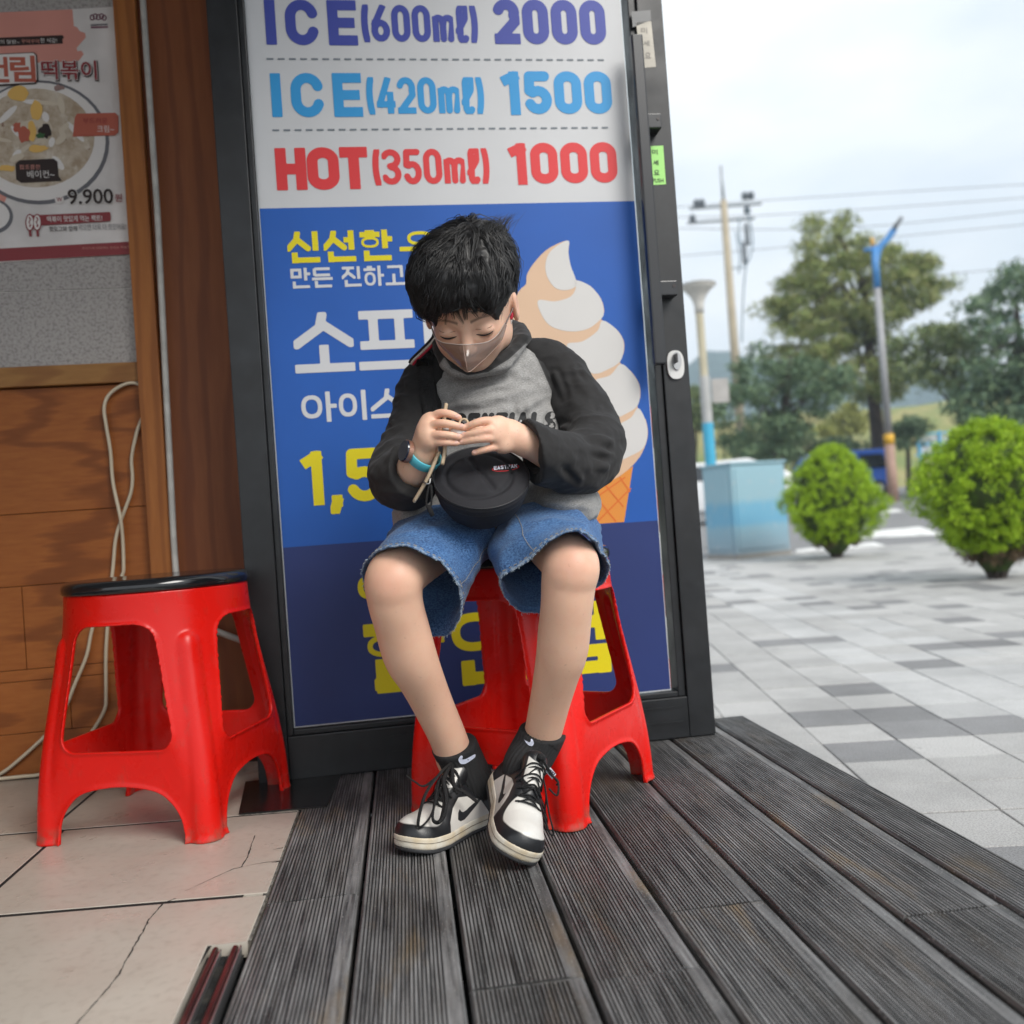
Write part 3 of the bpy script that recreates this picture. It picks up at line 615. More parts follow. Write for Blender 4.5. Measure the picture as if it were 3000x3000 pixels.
# price
ppoly('print_shape', ell_px(*c1(420, 1412), *c1(32, 30), 20), Wh, 7); place_font('W', (pw(*c1(402, 1428)), pw(*c1(440, 1396))), y0 - .004, 'lettering', Mr, poster, .02)
for off, mt, lv in ((.05, Wh, 7), (.022, Bl, 8)):
    g = off * 180; place_font('9.900', (pw(*c1(487 - g, 1445 + g)), pw(*c1(795 + g, 1338 - g))), y0 - lv * .0005, 'lettering', mt, poster, off)
place_font('원', (pw(*c1(815, 1428)), pw(*c1(862, 1372))), y0 - .004, 'lettering', Mr, poster, .01)
ppoly('print_shape', [c1(*p) for p in ((190, 1525), (775, 1500), (782, 1508), (784, 1558), (775, 1566), (250, 1598), (215, 1600))], Mr, 7)
place_font('떡볶이 맛있게 먹는 팩트!', (pw(*c1(335, 1573)), pw(*c1(722, 1522))), y0 - .004, 'lettering', Wh, poster, .01); place_font('핫도그와 함께', (pw(*c1(350, 1640)), pw(*c1(545, 1598))), y0 - .004, 'lettering', Bl, poster, .008); place_font('먹으면 더욱 더 맛있어요!', (pw(*c1(560, 1632)), pw(*c1(890, 1580))), y0 - .004, 'lettering', Dk, poster)
for cx in (212, 264):
    ppoly('print_shape', ell_px(*c1(cx, 1575), *c1(32, 62), 20), Mr, 7.4 + cx * .002); ppoly('print_shape', ell_px(*c1(cx, 1575), *c1(24, 52), 20), Wh, 8.2 + cx * .002)
    ppoly('print_shape', [c1(cx + a, b) for a, b in ((-9, 1540), (0, 1535), (10, 1555), (-2, 1575), (10, 1595), (4, 1612), (-6, 1600), (2, 1590), (-10, 1573), (2, 1555))], Mr, 9.4)
    ppoly('print_shape', [c1(cx + a, b) for a, b in ((-8, 1632), (10, 1630), (14, 1672), (-4, 1674))], Mr, 8)
ppoly('print_shape', [c1(*p) for p in ((-1000, 1810), (940, 1706), (944, 1795), (-1000, 1905))], Mr, 1.2); place_font('우리가게 대표메뉴 맛있는 떡볶이', (pw(*c1(580, 1765)), pw(*c1(915, 1738))), y0 - .0014, 'lettering', Pk, poster)
ppoly('print_shape', ell_px(*c1(-60, 1530), *c1(150, 125)), Dk, 1.4); ppoly('print_shape', ell_px(*c1(-62, 1524), *c1(128, 104)), Wh, 3.2); ppoly('print_shape', [c1(*p) for p in ((-300, 1300), (-60, 1330), (50, 1375), (30, 1430), (-100, 1420), (-300, 1440))], Pk, 1.3)
# emblem top right
em = paper('poster_emblem', (.22, .09, .13))
for i, (x, y) in enumerate(((650, 120), (672, 112), (694, 118), (716, 112), (735, 122))):
    b = MB(); b.tube([(pw(*c1(x + 14 * math.cos(t), y + 18 * math.sin(t)))[0], y0 - .0012, pw(*c1(x + 14 * math.cos(t), y + 18 * math.sin(t)))[1]) for t in np.linspace(0, 6.28, 13)], .0013, 4); b.build('emblem_loop', em, poster)
place_font('DUMSON', (pw(*c1(640, 180)), pw(*c1(760, 165))), y0 - .001, 'lettering', Dk, poster) if False else None
ppoly('print_shape', [c1(*p) for p in ((640, 168), (760, 163), (760, 174), (640, 180))], Dk, 1.2); ppoly('print_shape', [c1(*p) for p in ((640, 184), (762, 180), (762, 193), (640, 198))], em, 1.2)

# ================================================================== SHOP DOOR
door = empty('shop_door', tuple(D0), DANG, label='black framed glass shop door covered with a blue and white price vinyl', cat='door')
m_fr, k = newmat('black_aluminium', .38); c = k.coord(); k.l(k.mix(k.ramp(k.noise(30, c, 4), [(.4, 0.), (.7, 1.)]), (.0075, .0085, .010), (.013, .0145, .017)), k.b.inputs['Base Color']); k.l(k.ramp(k.noise(14, c, 5), [(.3, .3), (.7, .5)]), k.b.inputs['Roughness'])
xa, xb = -.0930, .7345; xg = .7475; zb = .105; fy = -.02
def fr(name, lo, hi, bev=.002, mat=None): return MB().box(lo, hi, bev).build(name, mat or m_fr, door)
fr('stile', (-.170, fy, .002), (xa - .014, .045, 2.2)); fr('stile', (xg + .019, fy, .002), (.826, .045, 2.2))
fr('glazing_bead', (xa - .0135, fy + .008, zb - .0125), (xa - .001, .04, 2.1)); fr('glazing_bead', (xg + .001, fy + .008, zb - .0125), (xg + .0185, .04, 2.1))
fr('bottom_rail', (xa - .0135, fy + .001, .002), (xg + .0185, .044, zb - .013)); fr('glazing_bead', (xa - .0005, fy + .009, zb - .0125), (xg + .0005, .04, zb - .001))
fr('top_rail', (xa - .0135, fy + .001, 2.1005), (xg + .0185, .044, 2.199))
for z in (.036, .069): fr('rail_line', (xa + .2, fy - .0012, z), (xg + .005, fy + .002, z + .004), 0)
# glass with vinyl film
m_gl, k = newmat('glass', .02); k.b.inputs['Transmission Weight'].default_value = 1; k.b.inputs['IOR'].default_value = 1.1; k.b.inputs['Base Color'].default_value = (.93, .97, .96, 1)
MB().box((xa - .003, .004, zb - .003), (xg + .003, .009, 2.1015)).build('glass_pane', m_gl, door)
def vinyl(name, col, var=.04, r=.45): return M(name, col, r, var=var, vs=4, spec=.32, bump=.035, bs=7)
V_wh = vinyl('vinyl_white', (.60, .61, .625)); V_bl = vinyl('vinyl_blue', (.016, .105, .44), .08); V_nv = vinyl('vinyl_navy', (.024, .042, .165), .08)
z1 = 1.212; z2 = .488
film = MB().box((xa + .0022, .0005, z1), (xb, .0035, 2.1)).build('vinyl_film', V_wh, door)
MB().box((xa + .0022, .0005, z2), (xb, .0035, z1)).build('vinyl_film', V_bl, door); MB().box((xa + .0022, .0005, zb + .0035), (xb, .0035, z2)).build('vinyl_film', V_nv, door)
MB().box((xa, .0012, zb + .001), (xb + .0015, .0038, 2.1)).build('film_border', vinyl('vinyl_edge', (.62, .65, .67)), door)
# ---- glyphs drawn as strokes
def arc(cx, cy, rx, ry, a0, a1, n=14): return [(cx + rx * math.cos(math.radians(a0 + (a1 - a0) * i / n)), cy + ry * math.sin(math.radians(a0 + (a1 - a0) * i / n))) for i in range(n + 1)]
def B(x0, y0_, x1, y1): return ('b', x0, y0_, x1, y1)
def LAT(ch, w, s):
    """strokes of a Latin glyph in a box of width w, height 1, stroke s"""
    h = s / 2; r = w - h; e = h
    T = {'I': [[(w / 2, h), (w / 2, 1 - h)]],
         'C': [arc(w / 2, .5 + .12, w / 2 - h, .5 - .12 - h, 18, 180) + arc(w / 2, .5 - .12, w / 2 - h, .5 - .12 - h, 180, 342)],
         'E': [[(r, h), (e, h), (e, 1 - h), (r, 1 - h)], [(e, .5), (r - .05, .5)]],
         'H': [[(e, h), (e, 1 - h)], [(r, h), (r, 1 - h)], [(e, .5), (r, .5)]],
         'T': [[(w / 2, h), (w / 2, 1 - h)], [(h, 1 - h), (w - h, 1 - h)]],
         'O': [arc(w / 2, .68, w / 2 - h, .32 - h, 0, 180) + arc(w / 2, .32, w / 2 - h, .32 - h, 180, 360) + [(w - h, .68)]],
         '0': [arc(w / 2, .70, w / 2 - h, .30 - h, 0, 180) + arc(w / 2, .30, w / 2 - h, .30 - h, 180, 360) + [(w - h, .70)]],
         '1': [[(w * .68, h * .6), (w * .68, 1 - h)], [(w * .68, 1 - h), (w * .30, .80)]],
         '2': [arc(w / 2, .70, w / 2 - h, .30 - h, 160, -20) + [(w * .84, .52), (e + .02, h + .02)], [(e, h), (r, h)]],
         '3': [arc(w * .46, .72, w * .54 - h, .28 - h, 155, -80) + [(w * .42, .52)], [(w * .42, .52)] + arc(w * .46, .29, w * .54 - h, .29 - h, 85, -155)],
         '4': [[(w * .62, 1 - h), (e, .26), (w - h * .5, .26)], [(w * .74, h), (w * .74, .52)]],
         '5': [[(r - .03, 1 - h), (e + .03, 1 - h), (e + .015, .55)] + arc(w / 2, .33, w / 2 - h, .33 - h, 125, -155)],
         '6': [arc(w / 2, .30, w / 2 - h, .30 - h, 0, 360), [(e, .32), (e + .02, .5), (w * .62, 1 - h)]],
         '(': [arc(w * 1.15, .5, w * 1.15 - h, .62, 128, 232)], ')': [arc(-w * .15, .5, w * 1.15 - h, .62, 52, -52)],
         'm': [[(e, h), (e, .62)], [(e, .45)] + arc(w * .29, .50, w * .21, .16, 180, 0) + [(w / 2, h)], [(w / 2, .45)] + arc(w * .735, .50, w * .235 - h * .1, .16, 180, 0) + [(w - h, h)]],
         'l': [[(h * .8, .30), (w * .72, .62)] + arc(w * .60, .82, w * .26, .15, 0, 180) + [(w * .36, .30)] + arc(w * .56, .18, w * .22, .14, 180, 330)],
         ',': [[(w * .5, .06), (w * .5, .02), (w * .32, -.12)]]}
    return T[ch]
HANG = {
 '신': 'S1 V82.38 N', '선': 'S1 V82.38 H60.82.70 N', '한': 'HH V76.40 H76.99.70 N', '우': 'R50.76.30.24 H0.100.40 v50.40.0',
 '만': 'Q6.56.50.96 V76.38 H76.99.70 N', '든': 'H14.88.94 v14.94.60 H14.88.62 H0.100.44 N', '진': 'Z1 V82.38 N', '하': 'H18.44.97 H2.60.82 R31.36.27.33 V77.0 H77.100.52', '고': 'H12.88.93 v81.93.40 v42.58.08 H0.100.08',
 '소': 'S2 v50.46.08 H0.100.08', '프': 'H4.96.93 v28.93.42 v72.93.42 H4.96.42 H0.100.08', '트': 'H12.90.93 v14.93.40 H14.88.67 H12.90.41 H0.100.08',
 '아': 'R30.52.29.38 V76.0 H76.100.52', '이': 'R31.52.30.38 V84.0', '스': 'S3 H0.100.10', '크': 'H10.90.93 v83.93.32 H10.88.62 H0.100.08',
 '림': 'H4.58.95 v52.95.75 H4.58.76 v10.76.56 H4.60.57 V85.47 Q16.92.0.38', '할': 'h28.97 H2.60.86 R31.64.25.15 V77.44 H77.100.70 H14.88.38 v82.38.22 H14.88.21 v20.21.05 H14.90.04',
 '인': 'R31.72.29.26 V84.34 N', '점': 'Z2 V85.46 H62.85.72 Q16.92.0.38'}
def HAN(ch, w):
    out = []; n = lambda s: [float(x) / 100 for x in s.split('.')]
    for t in HANG[ch].split():
        if t == 'N': out += [B(.20, .34, .20, .0), B(.13, .07, .94, .07)]
        elif t == 'HH': out += [B(.18, .97, .46, .97), B(.02, .85, .62, .85), ('r', .32, .60, .26, .17)]
        elif t == 'S1': out += [('p', [(.31, 1.0), (.28, .80), (.03, .46)]), ('p', [(.29, .80), (.60, .46)])]
        elif t == 'S2': out += [('p', [(.50, 1.0), (.46, .80), (.05, .48)]), ('p', [(.50, .84), (.95, .48)])]
        elif t == 'S3': out += [('p', [(.50, 1.0), (.46, .74), (.05, .34)]), ('p', [(.50, .78), (.95, .34)])]
        elif t == 'Z1': out += [B(.03, .93, .62, .93), ('p', [(.34, .92), (.28, .72), (.03, .46)]), ('p', [(.32, .74), (.60, .46)])]
        elif t == 'Z2': out += [B(.03, .94, .60, .94), ('p', [(.33, .92), (.28, .74), (.03, .50)]), ('p', [(.32, .76), (.60, .50)])]
        elif t[0] == 'V': a = n(t[1:]); out.append(B(a[0], 1.0, a[0], a[1] if len(a) > 1 else 0))
        elif t[0] == 'v': a = n(t[1:]); out.append(B(a[0], a[1], a[0], a[2]))
        elif t[0] == 'H': a = n(t[1:]); out.append(B(a[0], a[2], a[1], a[2]))
        elif t[0] == 'h': a = n(t[1:]); out.append(B(a[0] - .1, a[1], a[0] + .16, a[1]))
        elif t[0] == 'R': a = n(t[1:]); out.append(('r', *a))
        elif t[0] == 'Q': a = n(t[1:]); out += [B(a[0], a[2] + .06, a[1], a[2] + .06), B(a[0], a[3] - .06, a[1], a[3] - .06), B(a[0] + .06, a[2], a[0] + .06, a[3]), B(a[1] - .06, a[2], a[1] - .06, a[3])]
    return out
def word(txt, BL, TR, mat, stroke, kind='L', widths=None, gap=.1, lvl=1, res=56, name='lettering', vis=None):
    """stroke lettering fitted between two picture points on the door plane"""
    x0, z0 = D(*BL); x1, z1_ = D(*TR); hgt = z1_ - z0; W = (x1 - x0) / hgt
    wd = [(widths or {}).get(c, .32 if c == ' ' else 1.) for c in txt]; g = gap; unit = W / (sum(wd) + g * (len(txt) - 1)); pos = 0; V = []; Fc = []
    for c, w_ in zip(txt, wd):
        cw = w_ * unit
        if c != ' ':
            st_ = LAT(c, cw, stroke) if kind == 'L' else HAN(c, cw)
            def fn(X, Y):
                d = np.full(X.shape, 9.)
                if kind == 'L':
                    for path in st_:
                        for a, b in zip(path[:-1], path[1:]):
                            if len(path) <= 4:
                                ln = math.hypot(b[0] - a[0], b[1] - a[1]) + 1e-9; ex, ey = (b[0] - a[0]) / ln * stroke * .47, (b[1] - a[1]) / ln * stroke * .47; d = np.minimum(d, sd_bar(X, Y, a[0] - ex, a[1] - ey, b[0] + ex, b[1] + ey, stroke))
                            else: d = np.minimum(d, sd_cap(X, Y, a[0], a[1], b[0], b[1], stroke))
                else:
                    for q in st_:
                        if q[0] == 'b':
                            hor = abs(q[2] - q[4]) < 1e-6; xa_, xb_ = q[1] * cw, q[3] * cw
                            cl = lambda v: min(max(v, stroke / 2), 1 - stroke / 2); clx = lambda v: min(max(v, stroke / 2), cw - stroke / 2)
                            if hor: d = np.minimum(d, sd_bar(X, Y, xa_, cl(q[2]), xb_, cl(q[4]), stroke * .92))
                            else: d = np.minimum(d, sd_bar(X, Y, clx(xa_), q[2], clx(xb_), q[4], stroke))
                        elif q[0] == 'r': d = np.minimum(d, sd_ring(X, Y, q[1] * cw, q[2], q[3] * cw, q[4], min(stroke * .92, .46 * min(q[3] * cw, q[4])), 2.4))
                        elif q[0] == 'p':
                            for a, b in zip(q[1][:-1], q[1][1:]): d = np.minimum(d, sd_cap(X, Y, a[0] * cw, a[1] - stroke * .3, b[0] * cw, b[1], stroke * 1.0))
                return np.maximum(d, np.maximum(np.maximum(-X - .0, X - cw), np.maximum(-Y - .2, Y - 1.0)))
            lo_y = -.2 if c == ',' else 0; st = 1 / res; xs_ = np.arange(-st, cw + 2 * st, st); ys_ = np.arange(lo_y - st, 1 + 2 * st, st); X, Y = np.meshgrid(xs_, ys_)
            v, f = fill2d(fn(X, Y), xs_, ys_); n = len(V); V += [(x0 + (pos + a) * hgt, -.0003 * lvl, z0 + b * hgt) for a, b in v]; Fc += [tuple(i + n for i in q) for q in f]
        pos += cw + g * unit
    return mk(name, V, Fc, mat, door)
I_p = vinyl('ink_indigo', (.055, .075, .36)); I_c = vinyl('ink_cyan', (.035, .31, .66)); I_r = vinyl('ink_red', (.69, .045, .05)); I_g = vinyl('ink_grey', (.17, .20, .23)); I_y = vinyl('ink_yellow', (.74, .63, .01)); I_w = vinyl('ink_white', (.62, .63, .65))
dw = {'1': .72, '(': .42, ')': .42, 'm': 1.15, 'l': .72}
for row, (mt, A1, A2, t1, B1, B2, t2, C1, C2, t3) in enumerate((
        (I_p, (781, 132), (1042, 1), 'ICE', (1062, 122), (1396, 17), '(600ml)', (1450, 129), (1769, 1), '2000'),
        (I_c, (798, 344), (1057, 214), 'ICE', (1077, 334), (1414, 226), '(420ml)', (1472, 335), (1787, 209), '1500'),
        (I_r, (812, 559), (1075, 430), 'HOT', (1095, 542), (1430, 434), '(350ml)', (1493, 540), (1803, 416), '1000'))):
    word(t1, A1, A2, mt, .225 if t1 == 'ICE' else .25, 'L', {'I': .32, 'C': 1.0, 'E': .9, 'H': .95, 'O': 1.0, 'T': .9}, .28 if t1 == 'ICE' else .02)
    word(t2, B1, B2, mt, .175, 'L', dw, .10); word(t3, C1, C2, mt, .235, 'L', dw, .10)
for (ua, va), (ub, vb) in (((781, 178), (1780, 171)), ((798, 387), (1792, 369))):
    a, b = D(ua, va), D(ub, vb); z = (a[1] + b[1]) / 2; n = 32; d_ = MB(); p = (b[0] - a[0]) / n
    for i in range(n): d_.add([(a[0] + i * p, -.0003, z - .0019), (a[0] + (i + .62) * p, -.0003, z - .0019), (a[0] + (i + .62) * p, -.0003, z + .0019), (a[0] + i * p, -.0003, z + .0019)], [(0, 1, 2, 3)])
    d_.build('dashed_line', I_g, door)
word('신선한', (845, 772), (1148, 672), I_y, .185, 'H', None, .06); word('우', (1173, 764), (1290, 676), I_y, .17, 'H')
word('만든 진하고', (851, 846), (1186, 776), I_w, .15, 'H', None, .06)
word('소프트', (866, 1096), (1395, 898), I_w, .155, 'H', None, .07); word('아이스', (885, 1240), (1185, 1136), I_w, .15, 'H', {'이': .85}, .05)
word('1,5', (885, 1481), (1114, 1310), I_y, .2, 'L', {'1': .72, ',': .42, '5': 1.05}, .08)
word('아이스크림', (1050, 1772), (1770, 1622), I_y, .19, 'H', None, .05); word('할인점', (1072, 2038), (1790, 1756), I_y, .185, 'H', None, .07)
# ice-cream picture
I_pe = vinyl('ink_peach', (.68, .47, .32)); I_cw = vinyl('ink_cream', (.64, .63, .615)); I_o = vinyl('ink_orange', (.74, .28, .05)); I_ol = vinyl('ink_dark_orange', (.72, .17, .03))
c6 = lambda x, y: (1000 + x / 1.84, 550 + y / 1.84)
def dpoly(name, pts, mat, lvl, sm=6): q = spline([(*D(*c6(*p)), 0) for p in pts], sm, True)[:, :2] if sm else [D(*c6(*p)) for p in pts]; return flat([tuple(a) for a in q], -.0004 * lvl, name, mat, door)
dpoly('ice_cream_swirl', [(1226, 287), (1224, 345), (1236, 420), (1266, 497), (1340, 528), (1400, 600), (1417, 670), (1402, 712), (1480, 760), (1522, 825), (1522, 890), (1502, 943), (1560, 988), (1606, 1060), (1611, 1130), (1596, 1183), (1640, 1250), (1652, 1330), (1632, 1405), (1590, 1475), (1500, 1555), (1330, 1640), (1150, 1650), (1000, 1500), (920, 1200), (880, 900), (900, 680), (955, 560), (995, 520), (1000, 470), (1035, 410), (1100, 340), (1170, 300)], I_pe, 1, 3)
for i, w in enumerate((
    [(1226, 287), (1180, 303), (1122, 350), (1100, 415), (1110, 480), (1150, 538), (1205, 553), (1258, 536), (1264, 497), (1236, 420), (1223, 345)],
    [(1060, 608), (1150, 613), (1230, 590), (1262, 548), (1264, 500), (1340, 530), (1398, 600), (1414, 670), (1400, 706), (1330, 760), (1235, 775), (1135, 750), (1082, 690)],
    [(1218, 842), (1300, 828), (1380, 772), (1408, 716), (1480, 762), (1519, 825), (1519, 890), (1499, 940), (1440, 978), (1362, 1003), (1290, 960), (1235, 900)],
    [(1362, 1042), (1450, 1010), (1505, 950), (1560, 992), (1603, 1060), (1608, 1130), (1592, 1180), (1540, 1215), (1478, 1237), (1420, 1180), (1380, 1110)],
    [(1478, 1290), (1560, 1240), (1600, 1188), (1638, 1252), (1649, 1330), (1628, 1402), (1560, 1445), (1480, 1475), (1470, 1420), (1490, 1350)])): dpoly('ice_cream_lobe', w, I_cw, 2, 4)
dpoly('cone', [(1325, 1640), (1500, 1556), (1572, 1500), (1524, 1802), (1290, 1818), (1180, 1700)], I_o, 1.8, 0)
for a, b in (((1330, 1700), (1530, 1560)), ((1380, 1800), (1560, 1620)), ((1420, 1600), (1520, 1720)), ((1360, 1650), (1480, 1800)), ((1500, 1560), (1556, 1640))):
    pa, pb = np.array(D(*c6(*a))), np.array(D(*c6(*b))); t = (pb - pa) / np.linalg.norm(pb - pa); n = np.array([-t[1], t[0]]) * .0018
    flat([tuple(pa - n), tuple(pb - n), tuple(pb + n), tuple(pa + n)], -.0004 * (2.2 + a[0] * .0004), 'cone_line', I_ol, door)
# handle, brackets, lock, stickers
c4 = lambda x, y: (1780 + x / 1.61, y / 1.61)
Dh = lambda x, y, o_=-.05: (lambda q: (q[0], o_, q[1]))(D(*c4(x, y), o_))
hb = MB(); t0, t1 = Dh(131, 172), Dh(246, 1722); hx = (t0[0] + t1[0]) / 2
hb.box((hx - .0135, -.062, t1[2]), (hx + .0135, -.044, t0[2]), .004); hb.build('handle_bar', M('handle_black', (.016, .017, .020), .3, coat=.2), door)
for x, y in ((215, 590), (290, 1370)):
    q = Dh(x, y, -.035); b = MB().box((hx + .010, -.058, q[2] - .016), (q[0] + .012, fy + .001, q[2] + .016), .002).build('handle_bracket', MATS['handle_black'], door)
    sc_ = MB().lathe([(0, 0), (.0035, 0), (.0035, .001), (0, .001)], 10); mk('screw', [(q[0] + .004 + v[0], -.0582 - v[2], q[2] + .004 + v[1]) for v in sc_.v], sc_.f, M('screw_dark', (.03, .02, .02), .4), b)
lk = D(*c4(318, 1722), fy)
def oval(cx, cz, rx, rz, y0_, y1, n=28, nn=2.6): pts = [(cx + rx * abs(math.cos(t)) ** (2 / nn) * math.copysign(1, math.cos(t)), cz + rz * abs(math.sin(t)) ** (2 / nn) * math.copysign(1, math.sin(t))) for t in np.linspace(0, 2 * math.pi, n + 1)[:-1]]; return MB().prism(pts, y0_, y1)
lkp = oval(lk[0], lk[1], .0195, .032, -.026, fy).build('lock_plate', M('lock_white', (.72, .72, .70), .35, var=.1), door)
oval(lk[0] + .002, lk[1] + .008, .0105, .020, -.030, -.0262, nn=2).build('lock_cylinder', M('lock_metal', (.45, .45, .45), .3, .8), lkp)
kl = MB().box((lk[0] - .005, -.047, lk[1] + .002), (lk[0] - .001, -.0302, lk[1] + .022), .001); kl.build('lock_slot', M('lock_dark', (.05, .05, .05), .4), lkp)
def sticker(name, pts, mat, lvl=1): return flat([D(*c4(*p), fy) for p in pts], fy - .0006 * lvl, name, mat, door)
sticker('sticker', [(133, 318 - 215), (205, 100), (228, 315), (158, 322)][0:4] if False else [(158, 322), (228, 316), (205, 100), (134, 106)], M('sticker_cream', (.62, .58, .50), .6, var=.15, vs=20))
st2 = sticker('sticker', [(213, 873), (275, 870), (262, 687), (196, 690)], M('sticker_green', (.40, .82, .22), .55, var=.05))
sticker('sticker_back', [(118, 130), (205, 96), (202, 48), (112, 55)], M('tape_clear', (.10, .105, .11), .25))
for ch, (x, y), sz, mt in (('미', (172, 145), 26, 'p'), ('세', (182, 205), 26, 'p'), ('요', (190, 262), 26, 'p'), ('미', (222, 718), 24, 'k'), ('세', (226, 768), 24, 'k'), ('요', (231, 814), 24, 'k')):
    mt_ = M('pencil_grey', (.30, .28, .26), .7) if mt == 'p' else M('marker_black', (.03, .05, .03), .6)
    a, b = D(*c4(x - sz / 2, y + sz / 2), fy), D(*c4(x + sz / 2, y - sz / 2), fy); place_font(ch, (a, b), fy - .0014, 'lettering', mt_, door, .012 if mt == 'k' else 0)
place_font('PUSH', (D(*c4(214, 862), fy), D(*c4(262, 842), fy)), fy - .0014, 'lettering', MATS['marker_black'], door)
# ================================================================== STOOLS
def stool_mesh():
    h = .0023; lo = np.array([-.245, -.245, -.004]); n = (214, 214, 192)
    X = (lo[0] + np.arange(n[0]) * h)[:, None, None].astype(np.float32); Y = (lo[1] + np.arange(n[1]) * h)[None, :, None].astype(np.float32); Z = (lo[2] + np.arange(n[2]) * h)[None, None, :].astype(np.float32)
    t = np.clip(Z / .43, 0, 1); b = .168 - .004 * t; rc = .034 + (b - .034) * sstep(.0, 1.02, t) ** 1.15
    ax, ay = np.abs(X), np.abs(Y)
    qx, qy = ax - (b - rc), ay - (b - rc); d = np.hypot(np.maximum(qx, 0), np.maximum(qy, 0)) + np.minimum(np.maximum(qx, qy), 0) - rc
    # round column down every corner, fading out below the apron
    diag = (b - rc) + rc * .7071; cx = diag - .0125; dc = np.hypot(ax - cx, ay - cx) - (.0265 * sstep(.395, .345, Z) - .02 * sstep(.33, .42, Z))
    kk = .0025; hh = np.maximum(kk - np.abs(d - dc), 0) / kk; d = np.minimum(d, dc) - hh * hh * kk * .25
    u = np.where(ax > ay, ay, ax)
    def rb(u, z, hw, z0, z1, r): q0, q1 = u - (hw - r), np.abs(z - (z0 + z1) / 2) - ((z1 - z0) / 2 - r); return np.hypot(np.maximum(q0, 0), np.maximum(q1, 0)) + np.minimum(np.maximum(q0, q1), 0) - r
    win = rb(u, Z, .107 - .034 * (Z - .16) / .21, .160, .376, .030); arch = rb(u, Z + .10 * 0, .118 - .10 * Z + .9 * (u * 0), -.12, .098 - 2.0 * u * u, .045); hole = np.minimum(win, arch)
    lip = .0035 * np.clip(1 - np.abs(hole - .001) / .006, 0, 1) + .003 * np.clip(1 - Z / .012, 0, 1); do = d - lip
    sh_ = np.maximum(do, -(d + .0052)); top = np.maximum(do, np.abs(Z - .425) - .004)
    sh_ = np.maximum(np.minimum(sh_, top), np.maximum(-Z, Z - .431)); sh_ = np.maximum(sh_, -hole)
    V, Fq = surface_nets(sh_.astype(np.float32), lo, h); return relax(V, Fq, 4, .5), Fq
SV, SF = stool_mesh()
m_red, k = newmat('red_plastic', .34); k.b.inputs['Specular IOR Level'].default_value = .35; c = k.coord(); k.l(k.mix(k.noise(7, c, 4), (.70, .016, .007), (.61, .012, .006)), k.b.inputs['Base Color']); k.l(k.ramp(k.noise(25, c, 5), [(.3, .22), (.7, .36)]), k.b.inputs['Roughness'])
rd = k.mix(k.noise(7, c, 4), (.74, .0095, .004), (.64, .007, .0035)); rd = k.mix(k.ramp(k.noise(55, k.coord((1, 1, .35)), 6, .7), [(.56, 0.), (.70, .5)]), rd, (.50, .045, .03)); rd = k.mix(k.ramp(k.noise(3, k.coord((14, 14, 120)), 7, .75), [(.66, 0.), (.72, .4)]), rd, (.80, .10, .07)); sz = k.n('ShaderNodeSeparateXYZ'); k.l(c, sz.inputs[0]); lo_ = k.ramp(sz.outputs[2], [(.005, .75), (.035, 0.)]); dm = k.n('ShaderNodeMath', operation='MULTIPLY'); k.l(lo_, dm.inputs[0]); k.l(k.ramp(k.noise(45, c, 6), [(.42, 0.), (.6, 1.)]), dm.inputs[1]); rd = k.mix(dm.outputs[0], rd, (.20, .10, .07)); k.l(rd, k.b.inputs['Base Color']); k.bump(k.noise(120, c), .04, .001)
m_seat = M('black_gloss_plastic', (.011, .012, .014), .16, var=.3, vs=8, coat=.3)
def stool(loc, rz, label):
    r = empty('plastic_stool', loc, rz, label, 'stool', 'red plastic stools with black seats'); return r
st1 = stool((-.685, 1.762, 0), math.radians(-9), 'empty red plastic stool with black round seat on beige tiles beside the wood wall')
body_ = mk('frame', SV, SF, m_red, st1, True)
seat_ = MB().lathe([(0, .4505), (.05, .4507), (.10, .4515), (.145, .454), (.156, .4545), (.162, .452), (.1668, .447), (.1685, .441), (.1680, .434), (.1655, .4310), (.1, .4310)], 64).build('seat', m_seat, st1, True)
for i in range(4):
    a = math.pi / 4 + i * math.pi / 2; f_ = MB().box((-.002, -.007, .012), (.002, .007, .05), .001); c_, s_2 = math.cos(a), math.sin(a)
    mk('foot_rib', [(x * c_ - y * s_2 + .2225 * c_, x * s_2 + y * c_ + .2225 * s_2, z) for x, y, z in [(p[1], p[0], p[2]) for p in f_.v]], f_.f, m_red, st1)
st2 = stool((.008, 1.722, 0), math.radians(-31), 'red plastic stool with black seat on the dark deck, the child sits on it')
for ch in (body_, seat_): share(ch, st2)
for ch in [c for c in st1.children if c.name.startswith('foot')]: share(ch, st2)
# ================================================================== THE SEATED CHILD
ORG = np.array([-.02, 1.60, 0.])
boy = empty('person', tuple(ORG), 0., 'child in raglan shirt and denim shorts sitting on the red stool looking down', 'person')
def proj(V):
    q = (V - CP) @ RM; return 1500 + F * q[:, 0] / -q[:, 2], 1500 - F * q[:, 1] / -q[:, 2]
def Pr(u, v, y, r): return np.array([*P(u, v, y), r])
h2 = lambda x, y, Y, r: Pr(1100 + x / 3.22, 1150 + y / 3.22, Y, r)
